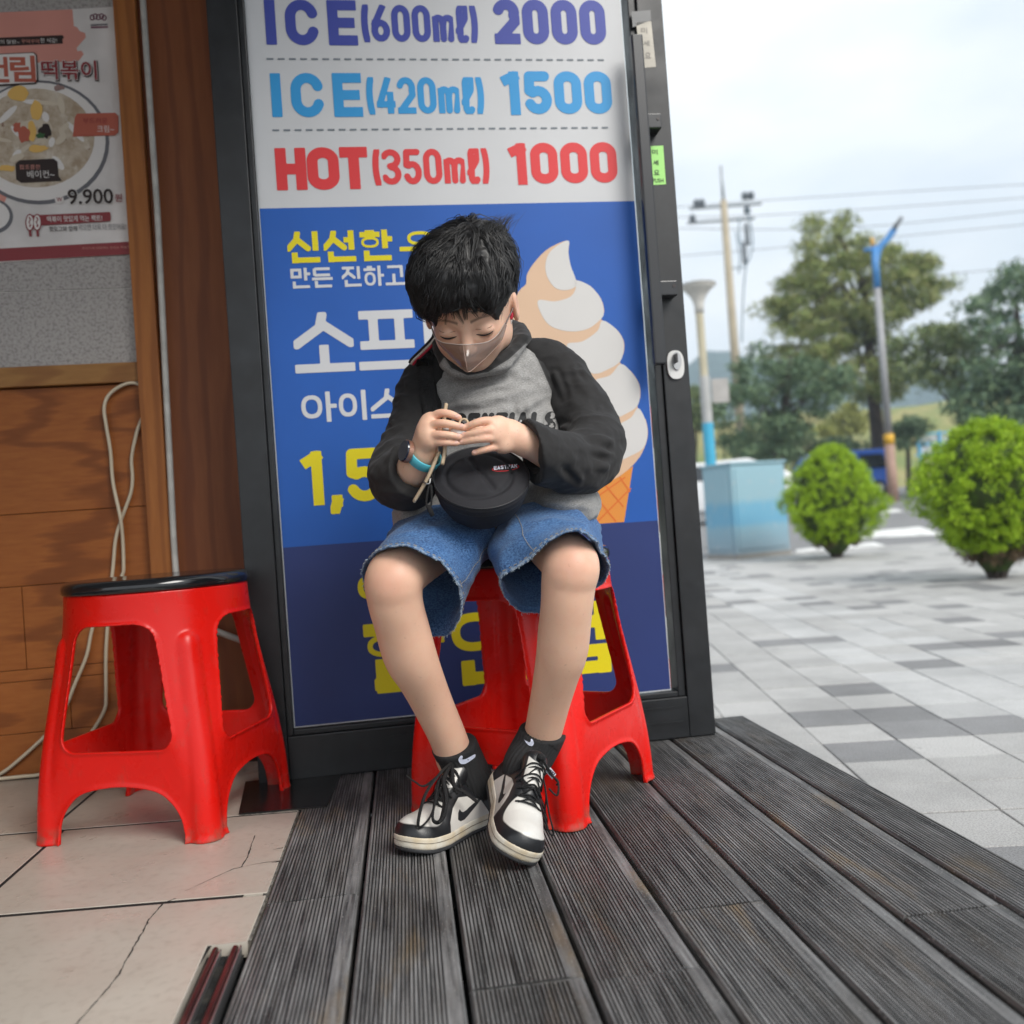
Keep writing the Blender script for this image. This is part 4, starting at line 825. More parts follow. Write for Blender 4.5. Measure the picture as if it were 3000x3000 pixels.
# ---- materials
m_skin, k = newmat('skin', .5); c = k.coord()
sk = k.mix(k.noise(14, c, 4), (.84, .55, .40), (.77, .475, .335)); sk = k.mix(k.ramp(k.noise(38, c, 5, .65), [(.45, 0.), (.72, .35)]), sk, (.74, .40, .275)); sk = k.mix(k.ramp(k.noise(230, c, 2), [(.69, 0.), (.73, .35)]), sk, (.42, .22, .15)); a = k.n('ShaderNodeAttribute'); a.attribute_name = 'blush'
sk = k.mix(a.outputs['Fac'], sk, (.62, .29, .205)); a2 = k.n('ShaderNodeAttribute'); a2.attribute_name = 'brow'; sk = k.mix(a2.outputs['Fac'], sk, (.055, .032, .024)); k.l(sk, k.b.inputs['Base Color'])
k.b.inputs['Subsurface Weight'].default_value = .25; k.b.inputs['Subsurface Radius'].default_value = (.010, .004, .002); k.b.inputs['Subsurface Scale'].default_value = .6; k.bump(k.noise(420, c), .06, .001)
# ---- head frame
HC = np.array([-.047, 1.537, .880]); th_, yw = math.radians(38), math.radians(7)
fd = np.array([-math.sin(yw) * math.cos(th_), -math.cos(yw) * math.cos(th_), -math.sin(th_)]); rt_ = np.cross(fd, [0, 0, 1.]); rt_ = -rt_ / np.linalg.norm(rt_)
if rt_[0] < 0: rt_ = -rt_
uh = np.cross(rt_, fd); uh = uh if uh[2] > 0 else -uh
HR = np.stack([rt_, fd, uh])                        # rows: viewer-right, forward, up
def Hd(x, f, u): return HC + rt_ * x + fd * f + uh * u
# ---- body volume
hv = .0023
B_ = Vol((-.27, 1.29, .03), (.21, 1.80, 1.01), hv)
# torso core (under the shirt)
B_.ell((-.01, 1.69, .56), (.105, .085, .10)); B_.ell((-.02, 1.67, .67), (.095, .07, .13)); B_.cone((-.105, 1.668, .752), (.065, 1.668, .755), .028, .028, .03)
# legs
B_.chain([(-.085, 1.68, .515, .052), (*P(1275, 1605, 1.52), .040), (*P(1166, 1680, 1.394), .0425), (*P(1156, 1745, 1.390), .0402), (*P(1176, 1830, 1.412), .0390), (*P(1208, 1930, 1.442), .0380), (*P(1262, 2050, 1.50), .0325), (*P(1312, 2160, 1.545), .0300), (*P(1335, 2230, 1.57), .031)], .02)
B_.ell(P(1180, 1850, 1.448), (.022, .032, .055), k=.035)
B_.chain([(.055, 1.68, .515, .052), (*P(1600, 1580, 1.52), .040), (*P(1668, 1646, 1.394), .0420), (*P(1665, 1712, 1.389), .0392), (*P(1658, 1800, 1.402), .0375), (*P(1642, 1920, 1.432), .0365), (*P(1615, 2040, 1.477), .0320), (*P(1590, 2150, 1.515), .0295), (*P(1572, 2215, 1.535), .030)], .02)
B_.ell(P(1655, 1830, 1.436), (.022, .030, .055), k=.035)
# arms inside the sleeves
B_.chain([(.085, 1.668, .745, .030), (*P(1690, 1210, 1.632), .028), (*P(1745, 1318, 1.568), .028), (*P(1650, 1340, 1.475), .028), (*P(1560, 1303, 1.418), .0225), (*P(1530, 1290, 1.405), .0215)], .02)
B_.chain([(*P(1275, 1115, 1.665), .030), (*P(1232, 1225, 1.632), .028), (*P(1192, 1345, 1.568), .029), (*P(1195, 1385, 1.47), .030), (*P(1228, 1345, 1.424), .0215), (*P(1243, 1322, 1.412), .0205)], .02)
# hands
def fing(pts, k0=.012): B_fing(pts, k0)
def B_fing(pts, k0):
    q = spline(pts, 5)
    for i in range(len(q) - 1): B_.cone(q[i][:3], q[i + 1][:3], q[i][3] * .83, q[i + 1][3] * .83, k0 if i < 2 else .0004)
R_l = HR
B_.chain([h2(435, 570, 1.413, .0175), h2(468, 480, 1.405, .0180), h2(490, 400, 1.400, .0165), h2(515, 310, 1.400, .0125)], .012); B_.ell(h2(490, 420, 1.40, 0)[:3], (.013, .015, .024), k=.010)
fing([h2(500, 270, 1.398, .0098), h2(600, 200, 1.386, .0082), h2(700, 203, 1.380, .0072), h2(785, 238, 1.380, .0063)]); fing([h2(470, 345, 1.392, .0098), h2(590, 293, 1.376, .0080), h2(710, 300, 1.371, .0071), h2(822, 330, 1.373, .0062)])
fing([h2(470, 410, 1.388, .0092), h2(590, 398, 1.373, .0076), h2(700, 402, 1.369, .0068), h2(785, 421, 1.372, .0060)]); fing([h2(500, 468, 1.388, .0086), h2(620, 472, 1.375, .0068), h2(700, 474, 1.373, .0060), h2(765, 481, 1.375, .0053)])
fing([h2(490, 430, 1.425, .011), h2(620, 380, 1.425, .0095), h2(740, 350, 1.410, .0078)])
B_.chain([h2(1420, 450, 1.418, .0185), h2(1310, 425, 1.407, .0180), h2(1230, 405, 1.400, .0150), h2(1170, 385, 1.396, .0120)], .012)
B_.ell(h2(1225, 345, 1.398, 0)[:3], (.024, .010, .016), k=.012); B_.ell(h2(1230, 455, 1.397, 0)[:3], (.022, .010, .016), k=.012)
fing([h2(1170, 292, 1.390, .0102), h2(1050, 268, 1.374, .0082), h2(950, 288, 1.371, .0073), h2(848, 330, 1.377, .0062)]); fing([h2(1160, 352, 1.386, .0100), h2(1050, 358, 1.369, .0080), h2(945, 382, 1.368, .0071), h2(832, 407, 1.375, .0060)])
fing([h2(1160, 425, 1.386, .0096), h2(1050, 432, 1.370, .0078), h2(950, 444, 1.369, .0069), h2(815, 470, 1.377, .0058)]); fing([h2(1210, 500, 1.394, .0095), h2(1110, 520, 1.381, .0072), h2(1020, 542, 1.378, .0064), h2(932, 570, 1.381, .0054)])
fing([h2(1220, 380, 1.415, .012), h2(1050, 345, 1.412, .0095), h2(900, 345, 1.398, .0075)])
# neck and head
B_.chain([(-.022, 1.655, .775, .050), (-.030, 1.615, .835, .043), (*Hd(0, -.03, -.055), .045)], .03)
B_.ell(Hd(0, -.008, .020), (.0735, .091, .083), HR, .02); B_.ell(Hd(0, .020, -.040), (.0540, .064, .062), HR, .03)
B_.ell(Hd(0, .048, -.080), (.022, .024, .018), HR, .035)
for s in (-1, 1):
    B_.ell(Hd(s * .031, .048, -.044), (.023, .025, .026), HR, .02); B_.ell(Hd(s * .050, .0, -.060), (.012, .024, .02), HR, .03)
    B_.ell(Hd(s * .030, .087, -.016), (.017, .010, .009), HR, .010, True)
    B_.ell(Hd(s * .030, .0715, -.0185), (.0150, .0105, .0095), HR, .004)          # lowered lid
    B_.ell(Hd(s * .0755, -.010, -.022), (.0065, .0145, .026), HR, .008)          # ear
    B_.ell(Hd(s * .0825, -.006, -.020), (.004, .008, .015), HR, .004, True)
    B_.ell(Hd(s * .0075, .0885, -.046), (.0062, .0068, .0055), HR, .005)
B_.chain([(*Hd(0, .078, -.006), .0075), (*Hd(0, .086, -.028), .0080), (*Hd(0, .0945, -.043), .0088)], .010)
B_.ell(Hd(0, .0745, -.069), (.019, .009, .0045), HR, .006); B_.ell(Hd(0, .073, -.0765), (.016, .009, .0052), HR, .006)
BV, BF = B_.mesh(); BV = relax(BV, BF, 1, .4)
loc = (BV - HC) @ HR.T; hx_, hf_, hu_ = loc.T
ishead = (BV[:, 2] > .74) & (np.abs(hx_) < .1) & (hf_ > -.1)
brow = np.zeros(len(BV)); bl = np.zeros(len(BV))
for s in (-1, 1):
    ax_ = (hx_ * s - .010) / .036; yc = .0015 + .006 * np.sin(np.clip(ax_, 0, 1) * 2.6) - .004 * np.clip(ax_, 0, 1); w = .0030 * (1.05 - .7 * np.clip(ax_, 0, 1))
    brow = np.maximum(brow, np.where((ax_ > 0) & (ax_ < 1) & ishead & (hf_ > .04), .75 * np.clip(1.3 - np.abs(hu_ - yc) / w, 0, 1), 0))
    bl = np.maximum(bl, np.where(ishead, .45 * np.exp(-(((hx_ * s - .038) / .02) ** 2 + ((hu_ + .045) / .018) ** 2)), 0))
bl = np.maximum(bl, np.where(ishead & (hf_ > .06), np.exp(-((hx_ / .02) ** 4 + ((hu_ + .0725) / .007) ** 4)), 0))
for q, r in ((P(1138, 1700, 1.345), .03), (P(1680, 1650, 1.345), .03)): bl = np.maximum(bl, .5 * np.exp(-(np.linalg.norm(BV - q, axis=1) / r) ** 2))
for pts in ([(600, 200, 1.38), (590, 290, 1.37), (590, 396, 1.37), (620, 470, 1.37), (785, 238, 1.375), (825, 330, 1.368), (788, 421, 1.368), (765, 481, 1.372), (500, 270, 1.39), (470, 345, 1.385)], [(1050, 265, 1.37), (1050, 358, 1.365), (1050, 432, 1.366), (1100, 520, 1.378), (848, 330, 1.372), (830, 407, 1.37), (815, 470, 1.372), (930, 570, 1.377)]):
    for x, y, Y in pts: bl = np.maximum(bl, .42 * np.exp(-(np.linalg.norm(BV - h2(x, y, Y, 0)[:3], axis=1) / .0085) ** 2))
bl = np.maximum(bl, np.where(ishead, .35 * np.exp(-((np.abs(hx_) - .076) / .01) ** 2 - ((hu_ + .022) / .03) ** 2), 0))
body = mk('body', BV, BF, m_skin, boy, True, org=ORG, attrs={'blush': bl, 'brow': brow})
# finger nails
m_nail = M('nail', (.70, .42, .34), .3, var=.1)
for x, y, Y, r_, dx in ((768, 232, 1.380, .0063, .6), (806, 323, 1.373, .0062, .6), (770, 416, 1.372, .0060, .6), (752, 478, 1.375, .0053, .6), (860, 322, 1.377, .0062, -.6), (845, 402, 1.375, .0060, -.6), (828, 465, 1.377, .0058, -.6), (944, 566, 1.381, .0054, -.6)):
    c_ = h2(x, y, Y, 0)[:3]; nn_ = np.array([dx * .25, -1, .35]); nn_ /= np.linalg.norm(nn_); h_ = BVHTree.FromPolygons([tuple(v) for v in BV[0:1]], []) if False else None; e1_ = np.array([1., 0, 0]) - nn_ * nn_[0]; e1_ /= np.linalg.norm(e1_); e2_ = np.cross(nn_, e1_); nv = [c_ + nn_ * r_ * 1.02]
    for q in range(12): t = 2 * math.pi * q / 12; nv.append(c_ + e1_ * math.cos(t) * .0042 + e2_ * math.sin(t) * .0032 + nn_ * (r_ * .93 - .25 * abs(math.sin(t)) * .0032))
    mk('fingernail', nv, [(0, 1 + q, 1 + (q + 1) % 12) for q in range(12)], m_nail, body, True, org=ORG)
# lash lines on the lowered lids
m_lash = M('lash_black', (.012, .009, .008), .6)
bvh_body = BVHTree.FromPolygons([tuple(v) for v in BV], [tuple(map(int, f)) for f in BF])
def cam_hit(bvh, u, v, lift=.001):
    d = Vector(ray(u, v)).normalized(); h_ = bvh.ray_cast(Vector(CP), d)
    return None if h_[0] is None else np.array(h_[0] - d * lift)
for s in (-1, 1):
    pts = []
    for i in range(11):
        t = i / 10; p0 = Hd(s * (.0165 + .027 * t), .12, -.0215 + .0032 * math.cos((t - .5) * 3.0) * -1 + .001 * t); h_ = bvh_body.ray_cast(Vector(p0), Vector(-fd))
        if h_[0] is not None: pts.append(np.array(h_[0]) + fd * .0004)
    if len(pts) > 3:
        e_ = MB(); e_.tube(pts, [.0004 + .0013 * math.sin(math.pi * (i + .4) / (len(pts) - .2)) for i in range(len(pts))], 5); e_.build('eyelashes', m_lash, boy, True, org=ORG)
        lid = MB(); lid.tube([p + uh * .0105 * (1 - .25 * abs(i / 10 - .5)) - fd * .0008 for i, p in enumerate(pts)], .00045, 4); lid.build('lid_crease', M('lid_fold', (.30, .15, .10), .6), boy, True, org=ORG)

# ================================================================== hair
m_hair, k = newmat('black_hair', .46); c = k.coord(); k.l(k.mix(k.noise(60, c, 3), (.006, .006, .0068), (.014, .0135, .014)), k.b.inputs['Base Color']); k.b.inputs['Specular IOR Level'].default_value = .45
def hair_u(az):                 # height of the hairline around the head; az = angle from straight ahead
    return .038 - .006 * np.cos(2 * az)
HVv = Vol(HC - .13, HC + np.array([.13, .13, .15]), .003)
HVv.ell(Hd(0, -.010, .028), (.0850, .1010, .0915), HR, 0); HVv.ell(Hd(.02, -.02, .062), (.060, .070, .068), HR, .03); HVv.ell(Hd(-.035, .02, .055), (.048, .065, .060), HR, .03)
HVv.ell(Hd(-.022, .045, .050), (.050, .050, .046), HR, .03); HVv.ell(Hd(.03, .045, .048), (.046, .050, .044), HR, .03)
HVv.ell(Hd(0, .115, -.038), (.067, .076, .072), HR, .012, True)                  # clear the face
HVv.ell(Hd(0, .04, -.115), (.10, .12, .085), HR, .01, True)
HVv.ell(Hd(.088, .030, -.036), (.036, .055, .052), HR, .008, True); HVv.ell(Hd(-.088, .042, -.044), (.034, .048, .050), HR, .008, True)
HV_, HF_ = HVv.mesh(); HV_ = relax(HV_, HF_, 2); hn = vnormals(HV_, HF_)
HV_ = HV_ + hn * np.array([.0045 * mnoise.noise(Vector(p * 34)) + .0022 * mnoise.noise(Vector(p * 75)) + .0012 * mnoise.noise(Vector(p * 160)) for p in HV_])[:, None] - hn * .004
hair = mk('hair', HV_, HF_, m_hair, boy, True, org=ORG)
# strands: combed away from the crown, over the scalp, falling to the fringe
bvh_hair = BVHTree.FromPolygons([tuple(v) for v in HV_], [tuple(map(int, f)) for f in HF_])
crown = Hd(.022, -.012, .125); CW = np.array(Hd(0, 0, .01))
rs = random.Random(11); SVs = []; SFs = []
def strand(pts, w):
    n = len(pts); base = len(SVs)
    for i, p in enumerate(pts):
        t = pts[min(i + 1, n - 1)] - pts[max(i - 1, 0)]; o_ = p - CW; s_ = np.cross(t, o_); s_ /= (np.linalg.norm(s_) + 1e-9); o_ = o_ / (np.linalg.norm(o_) + 1e-9); ww = w * (1 - (i / (n - 1)) ** 2 * .85)
        SVs.extend([p - s_ * ww, p + o_ * ww * .9, p + s_ * ww])
    for i in range(n - 1):
        a = base + i * 3; SFs.extend([(a, a + 1, a + 4, a + 3), (a + 1, a + 2, a + 5, a + 4)])
def on_hair(p):
    h_ = bvh_hair.find_nearest(Vector(p)); return np.array(h_[0]), np.array(h_[1])
roots = [i for i in range(len(HV_)) if hn[i] @ uh > -.55]
for cl in range(560):
    i = rs.choice(roots); p = HV_[i].copy(); L_ = rs.uniform(.045, .075); lean = rs.uniform(-.35, .35); wob = rs.uniform(0, 6)
    axis = p - crown; steps = 7; path = []; nrm = hn[i]
    for s in range(steps):
        nn = nrm; d = (p - crown); d -= nn * (d @ nn); d /= (np.linalg.norm(d) + 1e-9); sd_ = np.cross(nn, d); d = d + sd_ * (lean + .25 * math.sin(wob + s * .7)); d += -uh * .10 + fd * .12; d /= np.linalg.norm(d)
        path.append(p + nn * (.0015 + .0025 * math.sin(math.pi * s / (steps - 1)) + (.0018 if s > 4 else 0))); p = p + d * L_ / steps
        if s < 5:
            q, nrm2 = on_hair(p); p = q * .85 + p * .15; nrm = nrm2
    path = np.array(path); lo_u = [(q - HC) @ uh for q in path]; lo_f = [(q - HC) @ fd for q in path]; lo_x = [abs((q - HC) @ rt_) for q in path]; keep = [i_ for i_ in range(len(path)) if not (lo_f[i_] > -.035 and lo_x[i_] > .045 and lo_u[i_] < (.022 if (path[i_] - HC) @ rt_ > 0 else -.004))]
    if len(keep) < 4: continue
    path = path[:keep[-1] + 1] if keep[-1] + 1 >= 4 else path; steps = len(path)
    for j in range(9):
        off = (np.array([rs.gauss(0, 1), rs.gauss(0, 1), rs.gauss(0, 1)])) * .0042
        strand([q + off * (1 - .62 * s / (steps - 1)) * (.5 + .5 * min(1, s)) for s, q in enumerate(path)], rs.uniform(.00045, .00085))
# fringe locks hanging on the forehead and the tuft at the crown
for x0, x1, u1 in [(rs.uniform(-.056, .056), None, None) for _ in range(46)]:
    t = x0 / .056; st_p = Hd(x0 * .8 + .004, .070 - .02 * t * t, .082); tip = Hd(x0 * 1.05 + rs.uniform(-.012, .012), .088 - .022 * t * t + rs.uniform(0, .004), rs.uniform(.020, .040) - (.020 if abs(x0) < .024 and rs.random() < .30 else 0)); mid = Hd(x0 * .95, .100 - .022 * t * t, .052)
    path = spline([st_p, mid, tip], 5)
    for j in range(10):
        off = np.array([rs.gauss(0, 1), rs.gauss(0, 1) * .5, rs.gauss(0, 1)]) * .0042
        strand([q + off * (1 - .75 * s / (len(path) - 1)) for s, q in enumerate(path)], rs.uniform(.0004, .0008))
for i in range(95):
    tt_ = rs.random(); a = None; sh_ = 0
    while a is None: a = cam_hit(bvh_hair, 1395 + 85 * tt_ + rs.uniform(-12, 12), 680 + 30 * tt_ + rs.uniform(-6, 14) + sh_, -.001); sh_ += 6
    b = P(1452 + 62 * tt_ + rs.gauss(0, 12), 618 + 26 * (1 - tt_) * rs.random() + rs.uniform(0, 26), a[1] + rs.uniform(-.004, .016)); m_ = (a + b) / 2 + np.array([rs.gauss(-.005, .003), 0, rs.uniform(.002, .008)])
    strand(list(spline([a, m_, b], 4)), rs.uniform(.00025, .0006))
for i in range(260):            # loose hairs breaking the outline
    j = rs.choice(roots); p = HV_[j]; nn = hn[j]; d = (p - crown); d -= nn * (d @ nn); d /= (np.linalg.norm(d) + 1e-9); L_ = rs.uniform(.012, .026)
    strand(list(spline([p, p + d * L_ * .5 + nn * .004, p + d * L_ + nn * rs.uniform(.003, .010)], 3)), .00035)
sv = np.array(SVs); mk('hair_strands', sv, np.array(SFs), m_hair, hair, True, org=ORG)

# ================================================================== shirt
m_grey, k = newmat('shirt_cloth', .85); c = k.coord(); a = k.n('ShaderNodeAttribute'); a.attribute_name = 'grey'
fac = k.ramp(a.outputs['Fac'], [(.49, 0.), (.51, 1.)]); seam_ = k.ramp(a.outputs['Fac'], [(.44, 0.), (.47, 1.), (.53, 1.), (.56, 0.)])
hz = k.mix(k.ramp(k.noise(330, k.coord((1, 1, 3)), 3), [(.3, 0.), (.7, 1.)]), (.185, .180, .172), (.40, .395, .385)); hz = k.mix(k.ramp(k.noise(30, c, 5), [(.35, 0.), (.7, .5)]), hz, (.22, .215, .21))
bk = k.mix(k.noise(200, c, 3), (.0085, .008, .0083), (.015, .0142, .0146)); cl_ = k.mix(fac, bk, hz); k.l(k.mix(k.ramp(seam_, [(0, 0.), (1, .25)]), cl_, (.05, .05, .05)), k.b.inputs['Base Color']); k.b.inputs['Sheen Weight'].default_value = .15; k.bump(k.noise(700, c, 2), .25, .001)
m_black, k = newmat('black_cotton', .85); c = k.coord(); k.l(k.mix(k.noise(200, c, 3), (.0085, .008, .0083), (.016, .015, .0155)), k.b.inputs['Base Color']); k.b.inputs['Sheen Weight'].default_value = .05; k.bump(k.noise(700, c, 2), .2, .001)
def fold(V, N, amp, seed, sx=(30, 30, 30), big=1.): return V + N * np.array([amp * (mnoise.noise(Vector((p[0] * sx[0] + seed, p[1] * sx[1], p[2] * sx[2]))) + .5 * mnoise.noise(Vector((p[0] * sx[0] * 2.3 + seed, p[1] * sx[1] * 2.3, p[2] * sx[2] * 2.3)))) for p in V])[:, None]
def ridged(V, N, amp, seed, sc_):
    return V + N * np.array([amp * (.22 - abs(mnoise.noise(Vector((p[0] * sc_[0] + seed, p[1] * sc_[1], p[2] * sc_[2]))))) for p in V])[:, None]
def creases(V, N, lines):
    """sharp cloth creases: lines of picture points with a depth, width (m) and amplitude"""
    for pts, Y, w, amp in lines:
        q = np.array([P(u, v, Y) for u, v in pts]); q = spline(q, 6); d = np.full(len(V), 9.)
        for i in range(len(q) - 1):
            a, b = q[i], q[i + 1]; e = b - a; t = np.clip(((V - a) @ e) / (e @ e + 1e-12), 0, 1); dd = V - a - t[:, None] * e; dd = dd - 0; d = np.minimum(d, np.sqrt(dd[:, 0] ** 2 + dd[:, 2] ** 2 + (.35 * dd[:, 1]) ** 2))
        V = V + N * (amp * np.exp(-(d / w) ** 2) - amp * .55 * np.exp(-((d - 1.9 * w) / w) ** 2))[:, None]
    return V
S_ = Vol((-.25, 1.46, .43), (.21, 1.84, .90), .003)
S_.ell((-.018, 1.665, .535), (.176, .135, .065), k=.05); S_.ell((-.018, 1.655, .60), (.142, .112, .11), k=.05); S_.ell((-.022, 1.660, .70), (.122, .092, .12), k=.05)
S_.cone(P(1280, 1095, 1.665), P(1612, 1088, 1.665), .043, .041, .05); S_.ell(P(1650, 1482, 1.575), (.064, .098, .045), k=.025); S_.ell(P(1222, 1515, 1.605), (.042, .085, .042), k=.025); S_.cone((-.03, 1.635, .80), (-.03, 1.62, .825), .062, .055, .03)
# collar
ring = [P(1296, 1020, 1.575), P(1318, 1062, 1.558), P(1370, 1088, 1.552), P(1430, 1075, 1.555), P(1490, 1040, 1.57), P(1530, 992, 1.60), P(1512, 962, 1.65), P(1410, 950, 1.70), P(1310, 960, 1.67), P(1288, 990, 1.62)]
S_.rbox((-.03, 1.655, .44), (.3, .3, .028), None, .004, 0, True) if False else None
q = spline(ring, 6, True)
for i in range(len(q)): S_.cone(q[i], q[(i + 1) % len(q)], .0095, .0095, .012)
S_.ell(Hd(0, -.015, -.075), (.046, .052, .060), HR, .006, True)
SV_, SF_ = S_.mesh(); SV_ = relax(SV_, SF_, 2); sn = vnormals(SV_, SF_)
SV_ = ridged(SV_, sn, .009, 3., (9, 12, 24)); SV_ = ridged(SV_, sn, .004, 8., (26, 26, 46)); SV_ = fold(SV_, sn, .0007, 8., (80, 60, 90)); sn = vnormals(SV_, SF_)
SV_ = creases(SV_, sn, [([(1300, 1190), (1380, 1180), (1470, 1165), (1560, 1130)], 1.57, .007, .0052), ([(1310, 1140), (1400, 1125), (1500, 1105)], 1.57, .008, -.004), ([(1530, 1200), (1570, 1175), (1600, 1160)], 1.57, .006, .006), ([(1535, 1195), (1545, 1240), (1560, 1290)], 1.56, .006, -.005), ([(1620, 1170), (1590, 1210), (1580, 1260)], 1.57, .006, .005), ([(1290, 1230), (1390, 1230), (1480, 1200)], 1.56, .008, .004), ([(1620, 1430), (1680, 1425), (1740, 1500)], 1.56, .006, .004), ([(1600, 1460), (1680, 1450), (1725, 1520)], 1.55, .006, -.004), ([(1360, 1110), (1440, 1100), (1540, 1060)], 1.575, .006, .003)])
pu, pv_ = proj(SV_); gp = [(1302, 1046), (1322, 1078), (1370, 1100), (1430, 1090), (1490, 1053), (1541, 1006), (1556, 1012), (1588, 1080), (1618, 1150), (1637, 1213), (1634, 1260), (1610, 1300), (1700, 1400), (1850, 1450), (1850, 1800), (1050, 1800), (1050, 1480), (1160, 1440), (1250, 1400), (1290, 1330), (1272, 1230), (1268, 1110), (1285, 1070)]
gd = -poly_sd(pu, pv_, gp); grey = np.where(sn[:, 1] < .35, .5 + gd / 120., np.where(SV_[:, 2] < .7 - np.abs(SV_[:, 0] + .02) * 0, .5 + (.76 - SV_[:, 2] - .5 * np.abs(SV_[:, 0] + .02)) * 4, .3)); grey = np.clip(grey, 0, 1)
shirt = mk('shirt', SV_, SF_, m_grey, boy, True, org=ORG, attrs={'grey': grey})
def sleeve(pts, cut_a, cut_b, seed, lines, rin, nrm_=None):
    lo = np.min([p[:3] for p in pts], 0) - .08; hi = np.max([p[:3] for p in pts], 0) + .08; v = Vol(lo, hi, .0028); q = spline(pts, 6)
    for i in range(len(q) - 1): v.cone(q[i][:3], q[i + 1][:3], q[i][3], q[i + 1][3], .02)
    ax_ = cut_b - cut_a; ax_ /= np.linalg.norm(ax_); axc = ax_
    if nrm_ is not None: ax_ = np.array(nrm_) / np.linalg.norm(nrm_)              # trim the cuff square and hollow it
    sl, X, Y, Z = v.box(cut_b - .075, cut_b + .075); dpl = (X - cut_b[0]) * ax_[0] + (Y - cut_b[1]) * ax_[1] + (Z - cut_b[2]) * ax_[2]; v.d[sl] = np.maximum(v.d[sl], dpl)
    v.cone(cut_a, cut_b + axc * .04, rin * .9, rin, .003, True)
    V, Fq = v.mesh(); V = relax(V, Fq, 2); n = vnormals(V, Fq); V = ridged(V, n, .010, seed, (13, 13, 24)); V = ridged(V, n, .0024, seed + 9, (34, 30, 44)); V = fold(V, n, .0008, seed + 5, (80, 80, 80)); V = relax(V, Fq, 1); n = vnormals(V, Fq); V = creases(V, n, lines)
    return mk('sleeve', V, Fq, m_black, shirt, True, org=ORG), V, Fq
slL = sleeve([Pr(1545, 1058, 1.665, .034), Pr(1605, 1080, 1.665, .040), Pr(1658, 1135, 1.66, .0425), Pr(1712, 1225, 1.625, .0435), Pr(1742, 1308, 1.565, .0435), Pr(1700, 1358, 1.505, .0415), Pr(1635, 1346, 1.455, .0370), Pr(1560, 1326, 1.415, .0350), Pr(1510, 1310, 1.395, .0345)], P(1655, 1352, 1.462), P(1553, 1318, 1.415), 2.,
    [([(1660, 1290), (1700, 1300), (1760, 1280)], 1.52, .005, .0035), ([(1650, 1310), (1710, 1325), (1780, 1315)], 1.49, .005, -.003), ([(1590, 1345), (1650, 1365), (1700, 1400)], 1.43, .005, .003), ([(1600, 1310), (1640, 1330), (1690, 1335)], 1.44, .0035, .005), ([(1625, 1100), (1650, 1170), (1660, 1240)], 1.62, .005, .006), ([(1690, 1085), (1715, 1150), (1735, 1220)], 1.63, .005, -.005), ([(1795, 1290), (1740, 1285), (1680, 1300), (1620, 1290)], 1.49, .0055, .004), ([(1800, 1330), (1740, 1330), (1680, 1345)], 1.48, .005, .003), ([(1780, 1370), (1720, 1375), (1650, 1380)], 1.47, .005, .003), ([(1755, 1200), (1735, 1250), (1690, 1280)], 1.60, .006, .006), ([(1640, 1250), (1690, 1265), (1750, 1255)], 1.58, .006, .005), ([(1650, 1330), (1700, 1310), (1770, 1300)], 1.53, .007, -.005), ([(1620, 1270), (1660, 1300), (1720, 1310)], 1.50, .006, .006), ([(1580, 1380), (1650, 1390), (1720, 1370)], 1.45, .007, .004), ([(1620, 1350), (1680, 1345), (1760, 1340)], 1.47, .006, -.004), ([(1690, 1120), (1720, 1180), (1740, 1250)], 1.62, .007, .004), ([(1560, 1330), (1620, 1355), (1690, 1400)], 1.42, .006, -.0035)], .0320, (-.93, -.30, -.18))
slR = sleeve([Pr(1330, 1070, 1.66, .036), Pr(1292, 1092, 1.66, .041), Pr(1250, 1150, 1.655, .0415), Pr(1230, 1230, 1.625, .0420), Pr(1198, 1325, 1.575, .0430), Pr(1176, 1382, 1.515, .0425), Pr(1186, 1405, 1.470, .040), Pr(1222, 1372, 1.436, .0335), Pr(1246, 1350, 1.42, .033)], P(1180, 1400, 1.47), P(1216, 1378, 1.44), 6.,
    [([(1120, 1350), (1170, 1365), (1230, 1360)], 1.50, .004, .006), ([(1110, 1400), (1160, 1420), (1200, 1450)], 1.47, .004, -.005), ([(1150, 1240), (1190, 1260), (1240, 1250)], 1.58, .0045, .006), ([(1175, 1180), (1210, 1210), (1255, 1215)], 1.61, .0045, -.005), ([(1140, 1330), (1190, 1345), (1240, 1330)], 1.53, .007, .005), ([(1110, 1380), (1170, 1395), (1220, 1440)], 1.48, .006, -.005), ([(1130, 1280), (1180, 1290), (1240, 1270)], 1.57, .007, .004), ([(1180, 1130), (1200, 1180), (1230, 1240)], 1.62, .007, -.004)], .030)
